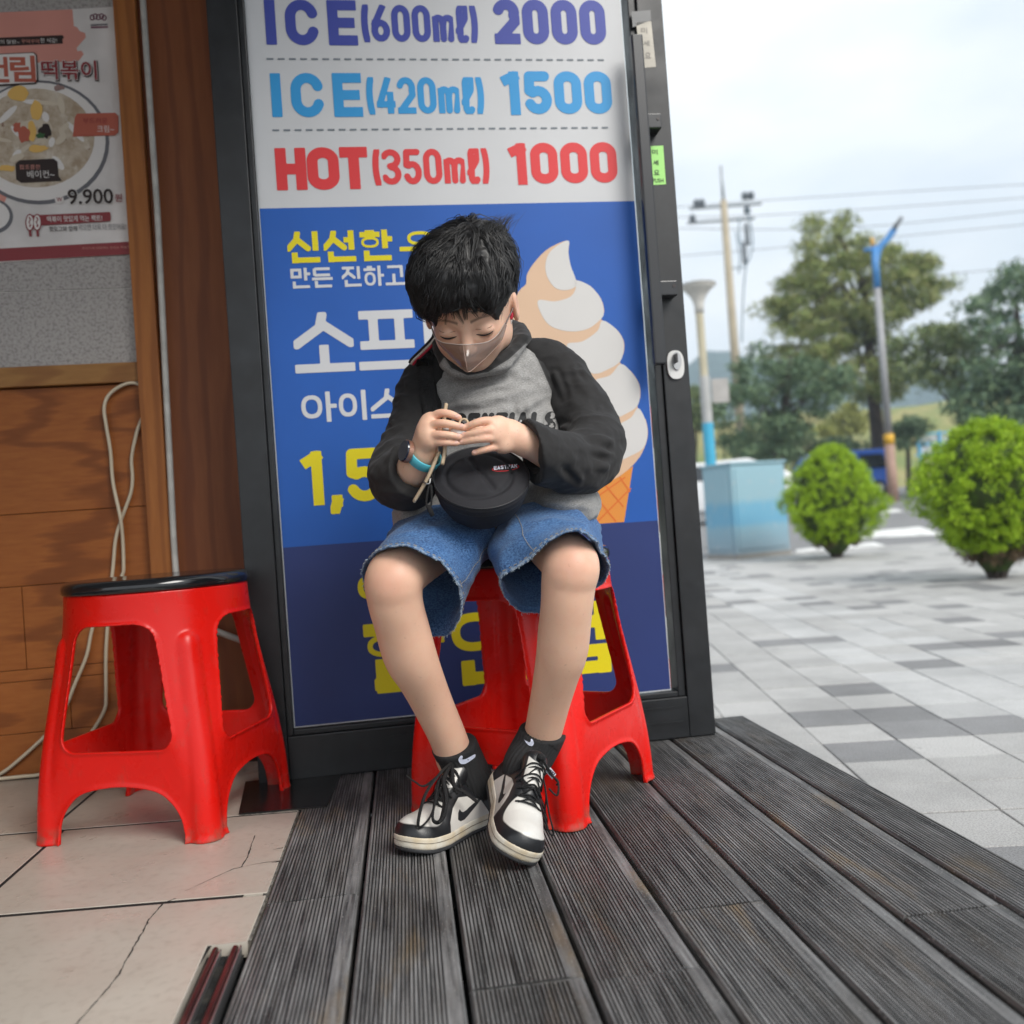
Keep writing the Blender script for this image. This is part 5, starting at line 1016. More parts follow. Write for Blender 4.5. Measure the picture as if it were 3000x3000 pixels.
# letters printed on the chest
def decal(bvh, verts_px, faces, mat, name, parent, lift=.0012):
    pts = [cam_hit(bvh, u, v, lift) for u, v in verts_px]; ok = [p is not None for p in pts]; avg = np.mean([p for p in pts if p is not None], 0) if any(ok) else None
    if avg is None: return None
    f = [q for q in faces if all(ok[i] for i in q)]; v = [p if p is not None else avg for p in pts]
    f = [q[::-1] for q in f]
    return mk(name, v, f, mat, parent, True, org=ORG)
bvh_shirt = BVHTree.FromPolygons([tuple(v) for v in SV_], [tuple(map(int, f)) for f in SF_])
def px_glyph(txt, quad, stroke, widths=None, gap=.12, res=26):
    """stroke letters inside a picture quad (bl, br, tr, tl)"""
    bl_, br, tr, tl = [np.array(q, float) for q in quad]; W = np.linalg.norm(br - bl_) / np.linalg.norm(tl - bl_); wd = [(widths or {}).get(c, 1.) for c in txt]; unit = W / (sum(wd) + gap * (len(txt) - 1)); pos = 0; V = []; Fc = []
    EX = {'N': lambda w, h: [[(h, h), (h, 1 - h), (w - h, h), (w - h, 1 - h)]], 'A': lambda w, h: [[(h, h), (w / 2, 1 - h), (w - h, h)], [(w * .25, .3), (w * .75, .3)]], 'L': lambda w, h: [[(h, 1 - h), (h, h), (w - h, h)]], 'S': lambda w, h: [arc(w / 2, .73, w / 2 - h, .27 - h, 20, 250, 10) + arc(w / 2, .28, w / 2 - h, .28 - h, 75, -160, 10)], 'P': lambda w, h: [[(h, h), (h, 1 - h), (w * .6, 1 - h)] + arc(w * .6, .7, w * .4 - h, .3 - h, 90, -90, 8) + [(h, .4)]], 'K': lambda w, h: [[(h, h), (h, 1 - h)], [(w - h, 1 - h), (h, .45)], [(w * .45, .6), (w - h, h)]]}
    for c in txt:
        cw = (widths or {}).get(c, 1.) * unit; st_ = EX[c](cw, stroke / 2) if c in EX else LAT(c, cw, stroke); st = 1 / res; xs_ = np.arange(-st, cw + 2 * st, st); ys_ = np.arange(-st, 1 + 2 * st, st); X, Y = np.meshgrid(xs_, ys_); d = np.full(X.shape, 9.)
        for path in st_:
            for a, b in zip(path[:-1], path[1:]): d = np.minimum(d, sd_cap(X, Y, *a, *b, stroke))
        v, f = fill2d(d, xs_, ys_); n = len(V)
        for a, b in v:
            s, t = (pos + a) / W, b; V.append(tuple(bl_ * (1 - s) * (1 - t) + br * s * (1 - t) + tr * s * t + tl * (1 - s) * t))
        Fc += [tuple(i + n for i in q) for q in f]; pos += cw + gap * unit
    return V, Fc
def bendpx(v, cx, amt): return [(u, w + amt * (u - cx) ** 2) for u, w in v]
v, f = px_glyph('ESSENTIALS', ((1245, 1268), (1626, 1266), (1634, 1205), (1252, 1212)), .28, {'I': .42, 'A': 1.1}, .14); decal(bvh_shirt, v, f, M('print_black', (.012, .012, .013), .7), 'chest_print', shirt)

# ================================================================== denim shorts
m_den, k = newmat('denim', .85); c = k.coord(); a = k.n('ShaderNodeAttribute'); a.attribute_name = 'hem'
dn = k.mix(k.ramp(k.noise(300, k.coord((1, 1, 1.6)), 3), [(.38, 0.), (.62, 1.)]), (.009, .045, .155), (.09, .21, .43)); dn = k.mix(k.ramp(k.noise(26, c, 5), [(.35, 0.), (.70, .6)]), dn, (.028, .10, .26)); dn = k.mix(k.ramp(k.noise(9, c, 4), [(.45, 0.), (.75, .5)]), dn, (.095, .215, .41))
hm = k.ramp(a.outputs['Fac'], [(.0, 0.), (.5, 1.)]); pk_ = k.ramp(k.noise(150, c, 3), [(.42, 0.), (.60, .75)]); hm2 = k.n('ShaderNodeMath', operation='MULTIPLY'); k.l(hm, hm2.inputs[0]); k.l(pk_, hm2.inputs[1])
dn = k.mix(hm2.outputs[0], dn, (.34, .43, .53)); k.l(dn, k.b.inputs['Base Color']); k.bump(k.noise(520, c, 2), .35, .001); k.b.inputs['Sheen Weight'].default_value = .1
def leg_loft(rings, seed):
    R = [spline([P(*p) for p in r], 5, True) for r in rings]; n = len(R[0]); R = np.array(R); m_ = 46; V = []; hem_ = []
    idx = np.linspace(0, len(R) - 1, m_)
    for i, t in enumerate(idx):
        a = int(min(t, len(R) - 1.0001)); f_ = t - a; p0, p1, p2, p3 = R[max(a - 1, 0)], R[a], R[min(a + 1, len(R) - 1)], R[min(a + 2, len(R) - 1)]
        ring_ = .5 * ((2 * p1) + (-p0 + p2) * f_ + (2 * p0 - 5 * p1 + 4 * p2 - p3) * f_ ** 2 + (-p0 + 3 * p1 - 3 * p2 + p3) * f_ ** 3); c_ = ring_.mean(0); s = (i / (m_ - 1)); hh = 1 if s > .925 else 0
        for j, p in enumerate(ring_):
            o_ = (p - c_) / np.linalg.norm(p - c_); w = .013 * (.3 - abs(mnoise.noise(Vector((p[0] * 17 + seed, p[1] * 9, p[2] * 20))))) + .0022 * mnoise.noise(Vector((p[0] * 60 + seed, p[1] * 60, p[2] * 60)))
            if hh: w += .0030 + .0016 * math.sin(j * 3.1 + seed) * (.5 + .5 * mnoise.noise(Vector((j * .7, seed, 0))))
            if i == m_ - 1: w += .0010 * math.sin(j * 2.3)
            V.append(p + o_ * w); hem_.append(1. if s > .975 else (.45 if hh else 0.))
    Fc = [(i * n + j, (i + 1) * n + j, (i + 1) * n + (j + 1) % n, i * n + (j + 1) % n) for i in range(m_ - 1) for j in range(n)]
    V = np.array(V); N = vnormals(V, np.array(Fc)); c_ = V.mean(0); sgn = np.sign(np.sum(N * (V - c_), axis=1).mean())
    Vi = V - sgn * N * .0026; o_ = len(V); rim = [((m_ - 1) * n + j, (m_ - 1) * n + (j + 1) % n, o_ + (m_ - 1) * n + (j + 1) % n, o_ + (m_ - 1) * n + j) for j in range(n)]
    if sgn < 0: Fc = [q[::-1] for q in Fc]; rim = [q[::-1] for q in rim]
    Fi = [tuple(i + o_ for i in q[::-1]) for q in Fc]
    return np.concatenate([V, Vi]), Fc + Fi + [q[::-1] for q in rim], hem_ + [0.] * len(Vi), V, np.array(Fc)
R_hip = [(1290, 1480, 1.54), (1390, 1500, 1.52), (1450, 1550, 1.54), (1468, 1600, 1.60), (1450, 1612, 1.66), (1350, 1620, 1.71), (1240, 1630, 1.72), (1165, 1600, 1.70), (1160, 1540, 1.65), (1210, 1495, 1.58)]
R_mid = [(1252, 1522, 1.455), (1340, 1548, 1.44), (1404, 1592, 1.46), (1418, 1640, 1.50), (1385, 1640, 1.55), (1300, 1640, 1.57), (1210, 1640, 1.57), (1140, 1622, 1.54), (1132, 1580, 1.49), (1175, 1538, 1.465)]
R_pre = [(1205, 1575, 1.375), (1300, 1612, 1.375), (1362, 1660, 1.40), (1372, 1715, 1.44), (1345, 1760, 1.485), (1275, 1772, 1.51), (1180, 1750, 1.525), (1105, 1690, 1.505), (1090, 1636, 1.45), (1130, 1590, 1.395)]
R_hem = [(1190, 1604, 1.335), (1275, 1640, 1.342), (1322, 1692, 1.365), (1343, 1768, 1.415), (1326, 1836, 1.460), (1265, 1858, 1.485), (1170, 1825, 1.50), (1088, 1745, 1.48), (1071, 1668, 1.43), (1112, 1616, 1.360)]
L_hip = [(1600, 1455, 1.56), (1690, 1470, 1.58), (1742, 1515, 1.62), (1748, 1570, 1.68), (1640, 1598, 1.72), (1540, 1602, 1.72), (1470, 1598, 1.66), (1452, 1560, 1.58), (1480, 1510, 1.54), (1540, 1475, 1.54)]
L_mid = [(1640, 1498, 1.46), (1700, 1506, 1.475), (1748, 1555, 1.50), (1752, 1612, 1.54), (1640, 1626, 1.57), (1530, 1630, 1.57), (1452, 1632, 1.53), (1436, 1590, 1.47), (1492, 1540, 1.445), (1570, 1508, 1.45)]
L_pre = [(1672, 1540, 1.385), (1724, 1556, 1.40), (1764, 1618, 1.45), (1760, 1672, 1.49), (1640, 1722, 1.52), (1535, 1722, 1.515), (1470, 1690, 1.47), (1452, 1645, 1.415), (1512, 1602, 1.385), (1592, 1558, 1.38)]
L_hem = [(1683, 1556, 1.332), (1734, 1584, 1.35), (1771, 1646, 1.415), (1758, 1708, 1.46), (1640, 1785, 1.488), (1540, 1790, 1.472), (1488, 1744, 1.43), (1477, 1690, 1.382), (1545, 1648, 1.355), (1615, 1586, 1.338)]
shorts = None; DV = []; DF = []; DH = []; outer = []
for rings, sd2 in (((R_hip, R_mid, R_pre, R_hem), 1.), ((L_hip, L_mid, L_pre, L_hem), 4.)):
    v, f, hm_, vo, fo = leg_loft(rings, sd2); n = len(DV); DV += list(v); DF += [tuple(i + n for i in q) for q in f]; DH += hm_; outer.append((vo, fo))
pel = Vol((-.24, 1.50, .44), (.2, 1.84, .62), .004); pel.ell((-.02, 1.69, .53), (.168, .115, .068), k=.03); pel.rbox((-.02, 1.69, .43), (.3, .3, .026), None, .004, .004, True); v, f = pel.mesh(); n = len(DV); DV += list(v); DF += [tuple(int(i) + n for i in q) for q in f]; DH += [0.] * len(v)
shorts = mk('shorts', DV, DF, m_den, boy, True, org=ORG, attrs={'hem': DH})
# stitch rows and the inner-leg seam
m_st = M('stitch_thread', (.42, .36, .26), .8)
for (vo, fo), jj, rows__ in ((outer[0], 12, (41, 42)), (outer[1], 42, (41, 42))):
    n = 50; N = vnormals(vo, fo); st = MB()
    for r in (42,):
        for j in range(0, n):
            a, b = vo[r * n + j] + N[r * n + j] * .0012, vo[r * n + (j + 1) % n] + N[r * n + (j + 1) % n] * .0012
            st.tube([a + (b - a) * .12, a + (b - a) * .62], .0006, 4)
    for i in range(2, 44): a, b = vo[i * n + jj] + N[i * n + jj] * .001, vo[(i + 1) * n + jj] + N[(i + 1) * n + jj] * .001; st.tube([a + (b - a) * .1, a + (b - a) * .65], .0005, 4)
    st.build('stitching', m_st, shorts, org=ORG)
    fr_ = MB(); rs2 = random.Random(jj)
    for j in range(0, 260):
        t = rs2.random() * n; a = int(t); p = vo[45 * n + a] + (vo[45 * n + (a + 1) % n] - vo[45 * n + a]) * (t - a); d = vo[45 * n + a] - vo[43 * n + a]; d /= np.linalg.norm(d)
        q = p + d * rs2.uniform(.001, .004) + np.array([rs2.gauss(0, 1), rs2.gauss(0, 1), rs2.gauss(0, 1)]) * .0009; fr_.tube([p - d * .002, (p + q) / 2 + np.array([rs2.gauss(0, .0005), 0, 0]), q], .00035, 3, False)
    fr_.build('frayed_edge', M('fray_thread', (.42, .52, .62), .9), shorts, org=ORG)
# ================================================================== socks and shoes
m_sock, k = newmat('black_sock', .9); c = k.coord(); k.l(k.mix(k.noise(160, k.coord((1, 1, .12)), 3), (.008, .008, .009), (.02, .02, .021)), k.b.inputs['Base Color']); k.bump(k.noise(190, k.coord((1, 1, .08)), 2), .5, .002)
def sock(pts, top_n):
    lo = np.min([p[:3] for p in pts], 0) - .05; hi = np.max([p[:3] for p in pts], 0) + .05; v = Vol(lo, hi, .002); q = spline(pts, 6)
    for i in range(len(q) - 1): v.cone(q[i][:3], q[i + 1][:3], q[i][3], q[i + 1][3], .01)
    a = np.array(pts[1][:3]); n = top_n / np.linalg.norm(top_n); X, Y, Z = np.meshgrid(*v.ax, indexing='ij'); dpl = (X - a[0]) * n[0] + (Y - a[1]) * n[1] + (Z - a[2]) * n[2]; v.d = np.maximum(v.d, dpl)
    V, Fq = v.mesh(); V = relax(V, Fq, 1); N = vnormals(V, Fq); ax_ = np.array(pts[-1][:3]) - a; ax_ /= np.linalg.norm(ax_); e1 = np.cross(ax_, [0, 1, 0]); e1 /= np.linalg.norm(e1); e2 = np.cross(ax_, e1); w = V - a
    ang = np.arctan2(w @ e2, w @ e1); along = w @ ax_; V = V + N * (np.where(along < .016, .0008, .0007 * np.cos(ang * 30)))[:, None]; return V, Fq
# shoe shape in its own axes: x to the toe, z up, 0.212 long
def cone2(X, Y, a, b, ra, rb): t = np.clip((X - a) / (b - a), 0, 1); return np.hypot(X - a - t * (b - a), Y) - (ra + (rb - ra) * t)
def fprint(X, Y): return np.minimum(np.minimum(cone2(X, Y, .031, .09, .0310, .0300), cone2(X, Y, .09, .148, .0300, .0395)), cone2(X, Y, .148, .174, .0395, .0385))
def smax(a, b, k): return -smin(-a, -b, k)
ZX = [0, .012, .03, .05, .07, .083, .092, .11, .135, .155, .18, .20, .215]; ZT = [.074, .076, .069, .063, .067, .084, .088, .078, .064, .056, .052, .046, .034]
def shoe_meshes():
    h = .002; ax_ = [np.arange(-.012, .226, h), np.arange(-.05, .0501, h), np.arange(-.006, .102, h)]; X, Y, Z = [q.astype(np.float32) for q in np.meshgrid(*ax_, indexing='ij')]
    fp = fprint(X, Y); zt = np.interp(X, ZX, ZT)
    side = fp + .0008 + .017 * (np.clip(Z - .02, 0, 1) / .07) ** 1.25; top = Z - zt + .010 * (Y / .03) ** 2
    up = smax(side, top, .016); up = np.maximum(up, .016 - Z); k0 = np.sqrt(((X - .046) / .040) ** 2 + (Y / .0225) ** 2 + ((Z - .090) / .050) ** 2); up = smax(up, -(k0 - 1) * .022, .004)
    sole = smax(fp - .0002, np.abs(Z - .0135) - .0100, .005); out_ = np.maximum(fp + .0004, np.abs(Z - .0025) - .0035); lo = (ax_[0][0], ax_[1][0], ax_[2][0])
    res = {}
    for nm, d in (('upper', up), ('midsole', sole), ('outsole', out_)):
        V, Fq = surface_nets(d.astype(np.float32), lo, h); res[nm] = (relax(V, Fq, 1, .4), Fq)
    return res
SHOE = shoe_meshes()
def spring(V): V = V.copy(); V[:, 2] += .10 * np.clip((V[:, 0] - .150) / 1., 0, 1) * np.clip((V[:, 0] - .150) / .06, 0, 1) * 1.6; return V
def white_attr(V):
    x, y, z = V.T; quarter = -poly_sd(x, z, [(.046, .020), (.146, .020), (.142, .036), (.127, .052), (.108, .0625), (.086, .058), (.060, .046)]); quarter = np.where(np.abs(y) > .014, quarter, -.02)
    sw = -poly_sd(x, z, [(.1225, .0335), (.1165, .0295), (.106, .0290), (.092, .0325), (.070, .0415), (.044, .054), (.078, .0450), (.096, .0405), (.106, .0400), (.1105, .0425), (.112, .0470), (.1185, .0425)])
    quarter = np.minimum(quarter, -sw)
    toe = np.minimum((1 - np.sqrt(((x - .166) / .0375) ** 2 + (y / .0325) ** 2)) * .02, z - .0270)
    tong = np.minimum((.0125 - np.abs(y - 0)), np.minimum(x - .073, .092 - x)); tong = np.where(z > .070, tong, -.02)
    lin_ = np.where((z > .060) & (x < .066), .0025 - np.abs(z - np.interp(x, ZX, ZT) + .0045 + .010 * (y / .03) ** 2), -.02)
    return np.clip(.5 + np.maximum(np.maximum(quarter, toe), np.maximum(tong, lin_)) * 40, 0, 1)
m_up, k = newmat('shoe_leather', .38); c = k.coord(); a = k.n('ShaderNodeAttribute'); a.attribute_name = 'white'; fac = k.ramp(a.outputs['Fac'], [(.485, 0.), (.515, 1.)])
bkl = k.mix(k.noise(60, c, 4), (.010, .011, .013), (.018, .019, .022)); whl = k.mix(k.noise(40, c, 4), (.66, .645, .61), (.57, .55, .51)); k.l(k.mix(fac, bkl, whl), k.b.inputs['Base Color']); hh_ = k.ramp(a.outputs['Fac'], [(.40, 1.), (.49, .6), (.52, 0.)])
bb = k.mix(.25, hh_, k.noise(300, c, 3)); k.bump(bb, .35, .0015)
m_mid, k = newmat('midsole_rubber', .55); c = k.coord(); k.l(k.mix(k.ramp(k.noise(25, c, 5), [(.45, 0.), (.68, 1.)]), (.70, .665, .575), (.56, .46, .31)), k.b.inputs['Base Color'])
m_out = M('outsole_rubber', (.035, .036, .04), .7, var=.3); m_lace = M('lace_black', (.008, .008, .009), .85, bump=.4, bs=400); m_lin = M('shoe_lining', (.02, .02, .022), .9)
def shoe(O, fx, up, label, side, bow):
    fx = fx / np.linalg.norm(fx); fz = up - fx * (up @ fx); fz /= np.linalg.norm(fz); fy = np.cross(fz, fx)
    T = lambda V: O + 1.05 * (V[:, :1] * fx + V[:, 1:2] * fy + V[:, 2:3] * fz)
    U = lambda p: T(spring(np.array([p], float)))[0]
    V, Fq = SHOE['upper']; sh = mk('shoe', T(spring(V)), Fq, m_up, boy, True, org=ORG, attrs={'white': white_attr(V)}); tag(sh, label)
    bv = BVHTree.FromPolygons([tuple(v) for v in T(spring(V))], [tuple(map(int, f)) for f in Fq])
    V, Fq = SHOE['midsole']; mk('midsole', T(spring(V)), Fq, m_mid, sh, True, org=ORG); V, Fq = SHOE['outsole']; mk('outsole', T(spring(V)), Fq, m_out, sh, True, org=ORG)
    # welt line round the midsole
    w_ = []; 
    for i in range(72):
        t = 2 * math.pi * i / 72; d_ = np.array([math.cos(t), math.sin(t)]); r = .02; c0 = np.array([.105, 0])
        for _ in range(40): p = c0 + d_ * r; dd = float(fprint(np.array(p[0]), np.array(p[1]))); r += -(dd - .0004)
        p = c0 + d_ * r; w_.append(U((p[0], p[1], .0145)))
    b = MB(); b.tube(w_ + [w_[0]], .0007, 5, False); b.build('welt_line', M('welt_dark', (.22, .19, .15), .8), sh, True, org=ORG)
    tp = MB()                     # tongue
    V_, F_ = [], []
    vt = Vol((.055, -.03, .04), (.14, .03, .115), .002); vt.cone((.125, 0, .060), (.080, 0, .094), .0125, .0165, .0); vt.cone((.118, 0, .058), (.078, 0, .085), .012, .013, .005, False); V, Fq = vt.mesh(); V[:, 2] = V[:, 2] * 1.0; V = relax(V, Fq, 1); V[:, 1] *= 1.15
    tw = np.clip(.5 + np.minimum((.0150 - np.abs(V[:, 1])), np.minimum(V[:, 2] - .078, .094 - V[:, 2] * .92)) * 40, 0, 1); tg = mk('tongue', T(spring(V)), Fq, m_up, sh, True, org=ORG, attrs={'white': tw})
    bt = BVHTree.FromPolygons([tuple(v) for v in T(spring(V))], [tuple(map(int, f)) for f in Fq])
    def drop(x, y, lift=.0022):    # put a point on the shoe from above
        o_ = U((x, y, .14)); best = None
        for q in (bv, bt):
            h_ = q.ray_cast(Vector(o_), Vector(-fz))
            if h_[0] is not None and (best is None or h_[3] < best[1]): best = (np.array(h_[0]), h_[3])
        return (best[0] if best else U((x, y, .05))) + fz * lift
    lc = MB()
    xsl = [.098, .110, .122, .134, .144]
    for i, x in enumerate(xsl):
        pts = [drop(x - .002, -.0205, .0008), drop(x, -.013), drop(x + .001, 0, .003), drop(x, .013), drop(x - .002, .0205, .0008)]; lc.tube(spline(pts, 4), .0023, 6, flat=.55)
    for i in range(len(xsl) - 1):
        for s in (-1, 1): lc.tube(spline([drop(xsl[i], s * .017, .001), drop((xsl[i] + xsl[i + 1]) / 2, 0, .0045), drop(xsl[i + 1], -s * .017, .001)], 4), .0021, 6, flat=.55)
    kn = drop(.094, 0, .008); lc.tube([kn - fy * .006, kn, kn + fy * .006], [.004, .006, .004], 8)
    for path in bow: lc.tube(spline([kn] + [np.array(p) for p in path], 6), .0031, 6, flat=.5)
    lc.build('laces', m_lace, sh, True, org=ORG); return sh, bv, bt, U
toeR = np.array([-.2075, 1.434, 0.]); hd_ = np.array([.64, .77, 0.]); hd_ /= np.linalg.norm(hd_); heelR = toeR + hd_ * .2220
bowR = [[P(1290, 2265, 1.475), P(1245, 2330, 1.44), P(1225, 2420, 1.425), P(1262, 2390, 1.44), P(1292, 2290, 1.475)], [P(1300, 2290, 1.47), P(1302, 2350, 1.44), P(1290, 2405, 1.43), P(1268, 2400, 1.435), P(1275, 2340, 1.455), P(1285, 2285, 1.475)], [P(1330, 2300, 1.475), P(1360, 2320, 1.47), P(1400, 2350, 1.475)], [P(1250, 2300, 1.475), P(1215, 2290, 1.47), P(1190, 2272, 1.465)], [P(1300, 2280, 1.47), P(1308, 2340, 1.44), P(1300, 2390, 1.43), P(1285, 2410, 1.425)]]
shR, bvR, btR, UR = shoe(heelR + np.array([0, 0, .0015]), -hd_, np.array([0, 0, 1.]), 'black and white leather sneaker flat on the deck', 1, bowR)
toeL = P(1502, 2512, 1.368); toeL[2] = .018; heelL = P(1470, 2292, 1.548); fxL = toeL - heelL; fxL /= np.linalg.norm(fxL); upL = np.cross(np.cross(fxL, [0, 0, 1.]), fxL); upL /= np.linalg.norm(upL); sdL = np.cross(upL, fxL); rl = math.radians(-30); upL = upL * math.cos(rl) + sdL * math.sin(rl)
if upL[0] < 0: upL = upL - 2 * sdL * (upL @ sdL)
bowL = [[P(1590, 2270, 1.43), P(1600, 2330, 1.42), P(1596, 2390, 1.415), P(1610, 2440, 1.41), P(1622, 2440, 1.41), P(1608, 2380, 1.41), P(1596, 2300, 1.42)], [P(1578, 2290, 1.43), P(1572, 2360, 1.415), P(1574, 2440, 1.405), P(1584, 2512, 1.40)], [P(1610, 2265, 1.43), P(1635, 2290, 1.425), P(1632, 2330, 1.42), P(1608, 2310, 1.425)], [P(1565, 2300, 1.43), P(1555, 2350, 1.42), P(1565, 2410, 1.41), P(1580, 2440, 1.405)], [P(1625, 2280, 1.43), P(1636, 2292, 1.43), P(1630, 2300, 1.43)]]
shL, bvL, btL, UL = shoe(heelL, fxL, upL, 'black and white leather sneaker tipped on its edge against the other shoe', -1, bowL)
aR = UR((.046, 0, .062)); aL = UL((.046, 0, .062))
V1, F1 = sock([Pr(1296, 2130, 1.54, .0315), Pr(1330, 2182, 1.556, .0325), (*(P(1352, 2235, 1.566) * .6 + aR * .4), .032), (*aR, .0265), (*UR((.05, 0, .04)), .018)], np.array([-.16, -.35, 1.])); sk1 = mk('sock', V1, F1, m_sock, boy, True, org=ORG)
V2, F2 = sock([Pr(1604, 2090, 1.50, .0310), Pr(1592, 2142, 1.512, .0320), (*(P(1570, 2195, 1.525) * .6 + aL * .4), .032), (*aL, .0265), (*UL((.05, 0, .04)), .018)], np.array([.25, -.30, 1.])); sk2 = mk('sock', V2, F2, m_sock, boy, True, org=ORG)
c9 = lambda x, y: (1130 + x / 3.389, 2080 + y / 3.389)
def px_poly(pts, step=3.):
    pts = spline([(*p, 0) for p in pts], 5, True)[:, :2]; lo, hi = pts.min(0) - step, pts.max(0) + step; xs_, ys_ = np.arange(lo[0], hi[0] + step, step), np.arange(lo[1], hi[1] + step, step); X, Y = np.meshgrid(xs_, ys_)
    v, f = fill2d(poly_sd(X, Y, pts), xs_, ys_); return v, [q[::-1] for q in f]
m_sw = M('sock_mark', (.62, .66, .80), .8)
for (VV, FF, o_), pts in (((V1, F1, sk1), [(722, 490), (745, 455), (765, 460), (762, 490), (800, 485), (885, 440), (888, 465), (855, 495), (800, 530), (760, 538), (735, 525)]), ((V2, F2, sk2), [(1368, 285), (1385, 300), (1425, 320), (1440, 310), (1442, 285), (1462, 300), (1470, 335), (1452, 358), (1420, 350), (1390, 320)])):
    bq = BVHTree.FromPolygons([tuple(v) for v in VV], [tuple(map(int, f)) for f in FF]); v, f = px_poly([c9(*p) for p in pts], 2.5); decal(bq, v, f, m_sw, 'sock_emblem', o_, .0014)
# woven tongue tag
tq = [c9(1585, 600), c9(1690, 670), c9(1665, 705) if False else c9(1688, 690), c9(1650, 572)]
tagc = [P(*c9(1588, 612), 1.432), P(*c9(1652, 690), 1.430), P(*c9(1692, 640), 1.432), P(*c9(1635, 572), 1.434)]
tn = mk('tongue_tag', [*tagc, *[p + np.array([0, .002, 0]) for p in tagc]], [(0, 1, 2, 3), (7, 6, 5, 4), (0, 4, 5, 1), (1, 5, 6, 2), (2, 6, 7, 3), (3, 7, 4, 0)], M('tag_white', (.62, .64, .70), .7), shL, org=ORG)
v, f = px_glyph('NIKE', (c9(1612, 612), c9(1672, 662), c9(1688, 632), c9(1640, 588)), .22, {'I': .4}, .16, 14); mk('lettering', [P(u, w, 1.4295) for u, w in v], [q for q in f], M('tag_navy', (.03, .035, .08), .7), tn, org=ORG)

# ================================================================== face mask
m_msk, k = newmat('smoke_plastic', .12); k.b.inputs['Base Color'].default_value = (*lin('#8a6a5c'), 1); k.b.inputs['Alpha'].default_value = .64; k.b.inputs['Specular IOR Level'].default_value = .6
c = k.coord(); k.l(k.mix(k.noise(20, c, 3), (.095, .068, .055), (.13, .095, .078)), k.b.inputs['Base Color'])
mask = empty('face_mask', tuple(P(1370, 1050, 1.44)), 0., 'smoky translucent pointed face mask with white rim on the seated child', 'face mask'); MO = P(1370, 1050, 1.44)
mt = [(1262, 950, 1.520), (1272, 985, 1.492), (1292, 1002, 1.470), (1325, 1008, 1.447), (1356, 1010, 1.4335), (1392, 1008, 1.441), (1430, 1001, 1.462), (1458, 980, 1.485), (1480, 945, 1.510)]
mb = [(1264, 955, 1.520), (1282, 1000, 1.494), (1308, 1032, 1.474), (1340, 1064, 1.452), (1370, 1090, 1.4285), (1404, 1066, 1.446), (1440, 1032, 1.468), (1470, 996, 1.490), (1484, 952, 1.510)]
T_ = spline([P(*p) for p in mt], 6); Bm = spline([P(*p) for p in mb], 6); V = []; n = len(T_); rows_n = 9
for i in range(n):
    for j in range(rows_n): t = j / (rows_n - 1); V.append(T_[i] * (1 - t) + Bm[i] * t + np.array([0, -.006 * math.sin(math.pi * t), 0]))
nl = len(V); V2_ = [p + np.array([0, .0009, 0]) for p in V]
Fm = [(i * rows_n + j, (i + 1) * rows_n + j, (i + 1) * rows_n + j + 1, i * rows_n + j + 1) for i in range(n - 1) for j in range(rows_n - 1)]
mk('shell', V, Fm, m_msk, mask, True, org=MO)
b = MB(); b.tube(T_ + np.array([0, -.0006, 0]), .0007, 6); b.build('rim', M('mask_rim', (.50, .43, .39), .25), mask, True, org=MO)
b = MB(); b.tube(Bm + np.array([0, -.0004, 0]), .0007, 6); b.build('lower_edge', M('mask_edge', (.30, .20, .16), .25), mask, True, org=MO)
b = MB(); b.tube([V[24 * rows_n + j] + np.array([0, -.0006, 0]) for j in range(rows_n)], .0006, 5); b.build('ridge', MATS['mask_edge'], mask, True, org=MO)
b = MB(); b.tube(spline([P(1482, 948, 1.510), P(1490, 930, 1.520), P(1502, 905, 1.535), P(1506, 880, 1.548)], 5), .0013, 6); b.build('ear_loop', M('loop_grey', (.16, .12, .11), .7), mask, True, org=MO); b = MB(); b.tube(spline([P(1262, 952, 1.520), P(1256, 930, 1.535), P(1252, 905, 1.55)], 5), .0013, 6); b.build('ear_loop', M('loop_grey', (.16, .12, .11), .7), mask, True, org=MO)
# striped mask lanyard
lan = empty('mask_lanyard', tuple(P(1240, 1030, 1.60)), 0., 'thin red white and black striped lanyard at the neck of the child', 'lanyard'); LO = P(1240, 1030, 1.60)
for w, mt_ in ((-.0042, M('lanyard_black', (.02, .02, .025), .7)), (0., M('lanyard_white', (.66, .62, .58), .7)), (.0042, M('lanyard_red', (.48, .02, .05), .7))):
    pts = spline([P(1276, 988, 1.575), P(1262, 1006, 1.585), P(1238, 1030, 1.60), P(1212, 1055, 1.615), P(1205, 1066, 1.625)], 5); d = np.array([.7, 0, -.7]); b = MB(); b.tube(pts + d * w, .0024, 6); b.build('stripe', mt_, lan, True, org=LO)
b = MB(); b.tube(spline([P(1497, 910, 1.545), P(1499, 922, 1.543), P(1497, 935, 1.545)], 4), .0030, 8); b.build('bead', MATS['lanyard_red'], lan, True, org=LO); b = MB(); b.tube(spline([P(1497, 936, 1.545), P(1494, 950, 1.55), P(1490, 962, 1.56)], 4), .0026, 8); b.build('clip', MATS['lanyard_white'], lan, True, org=LO)

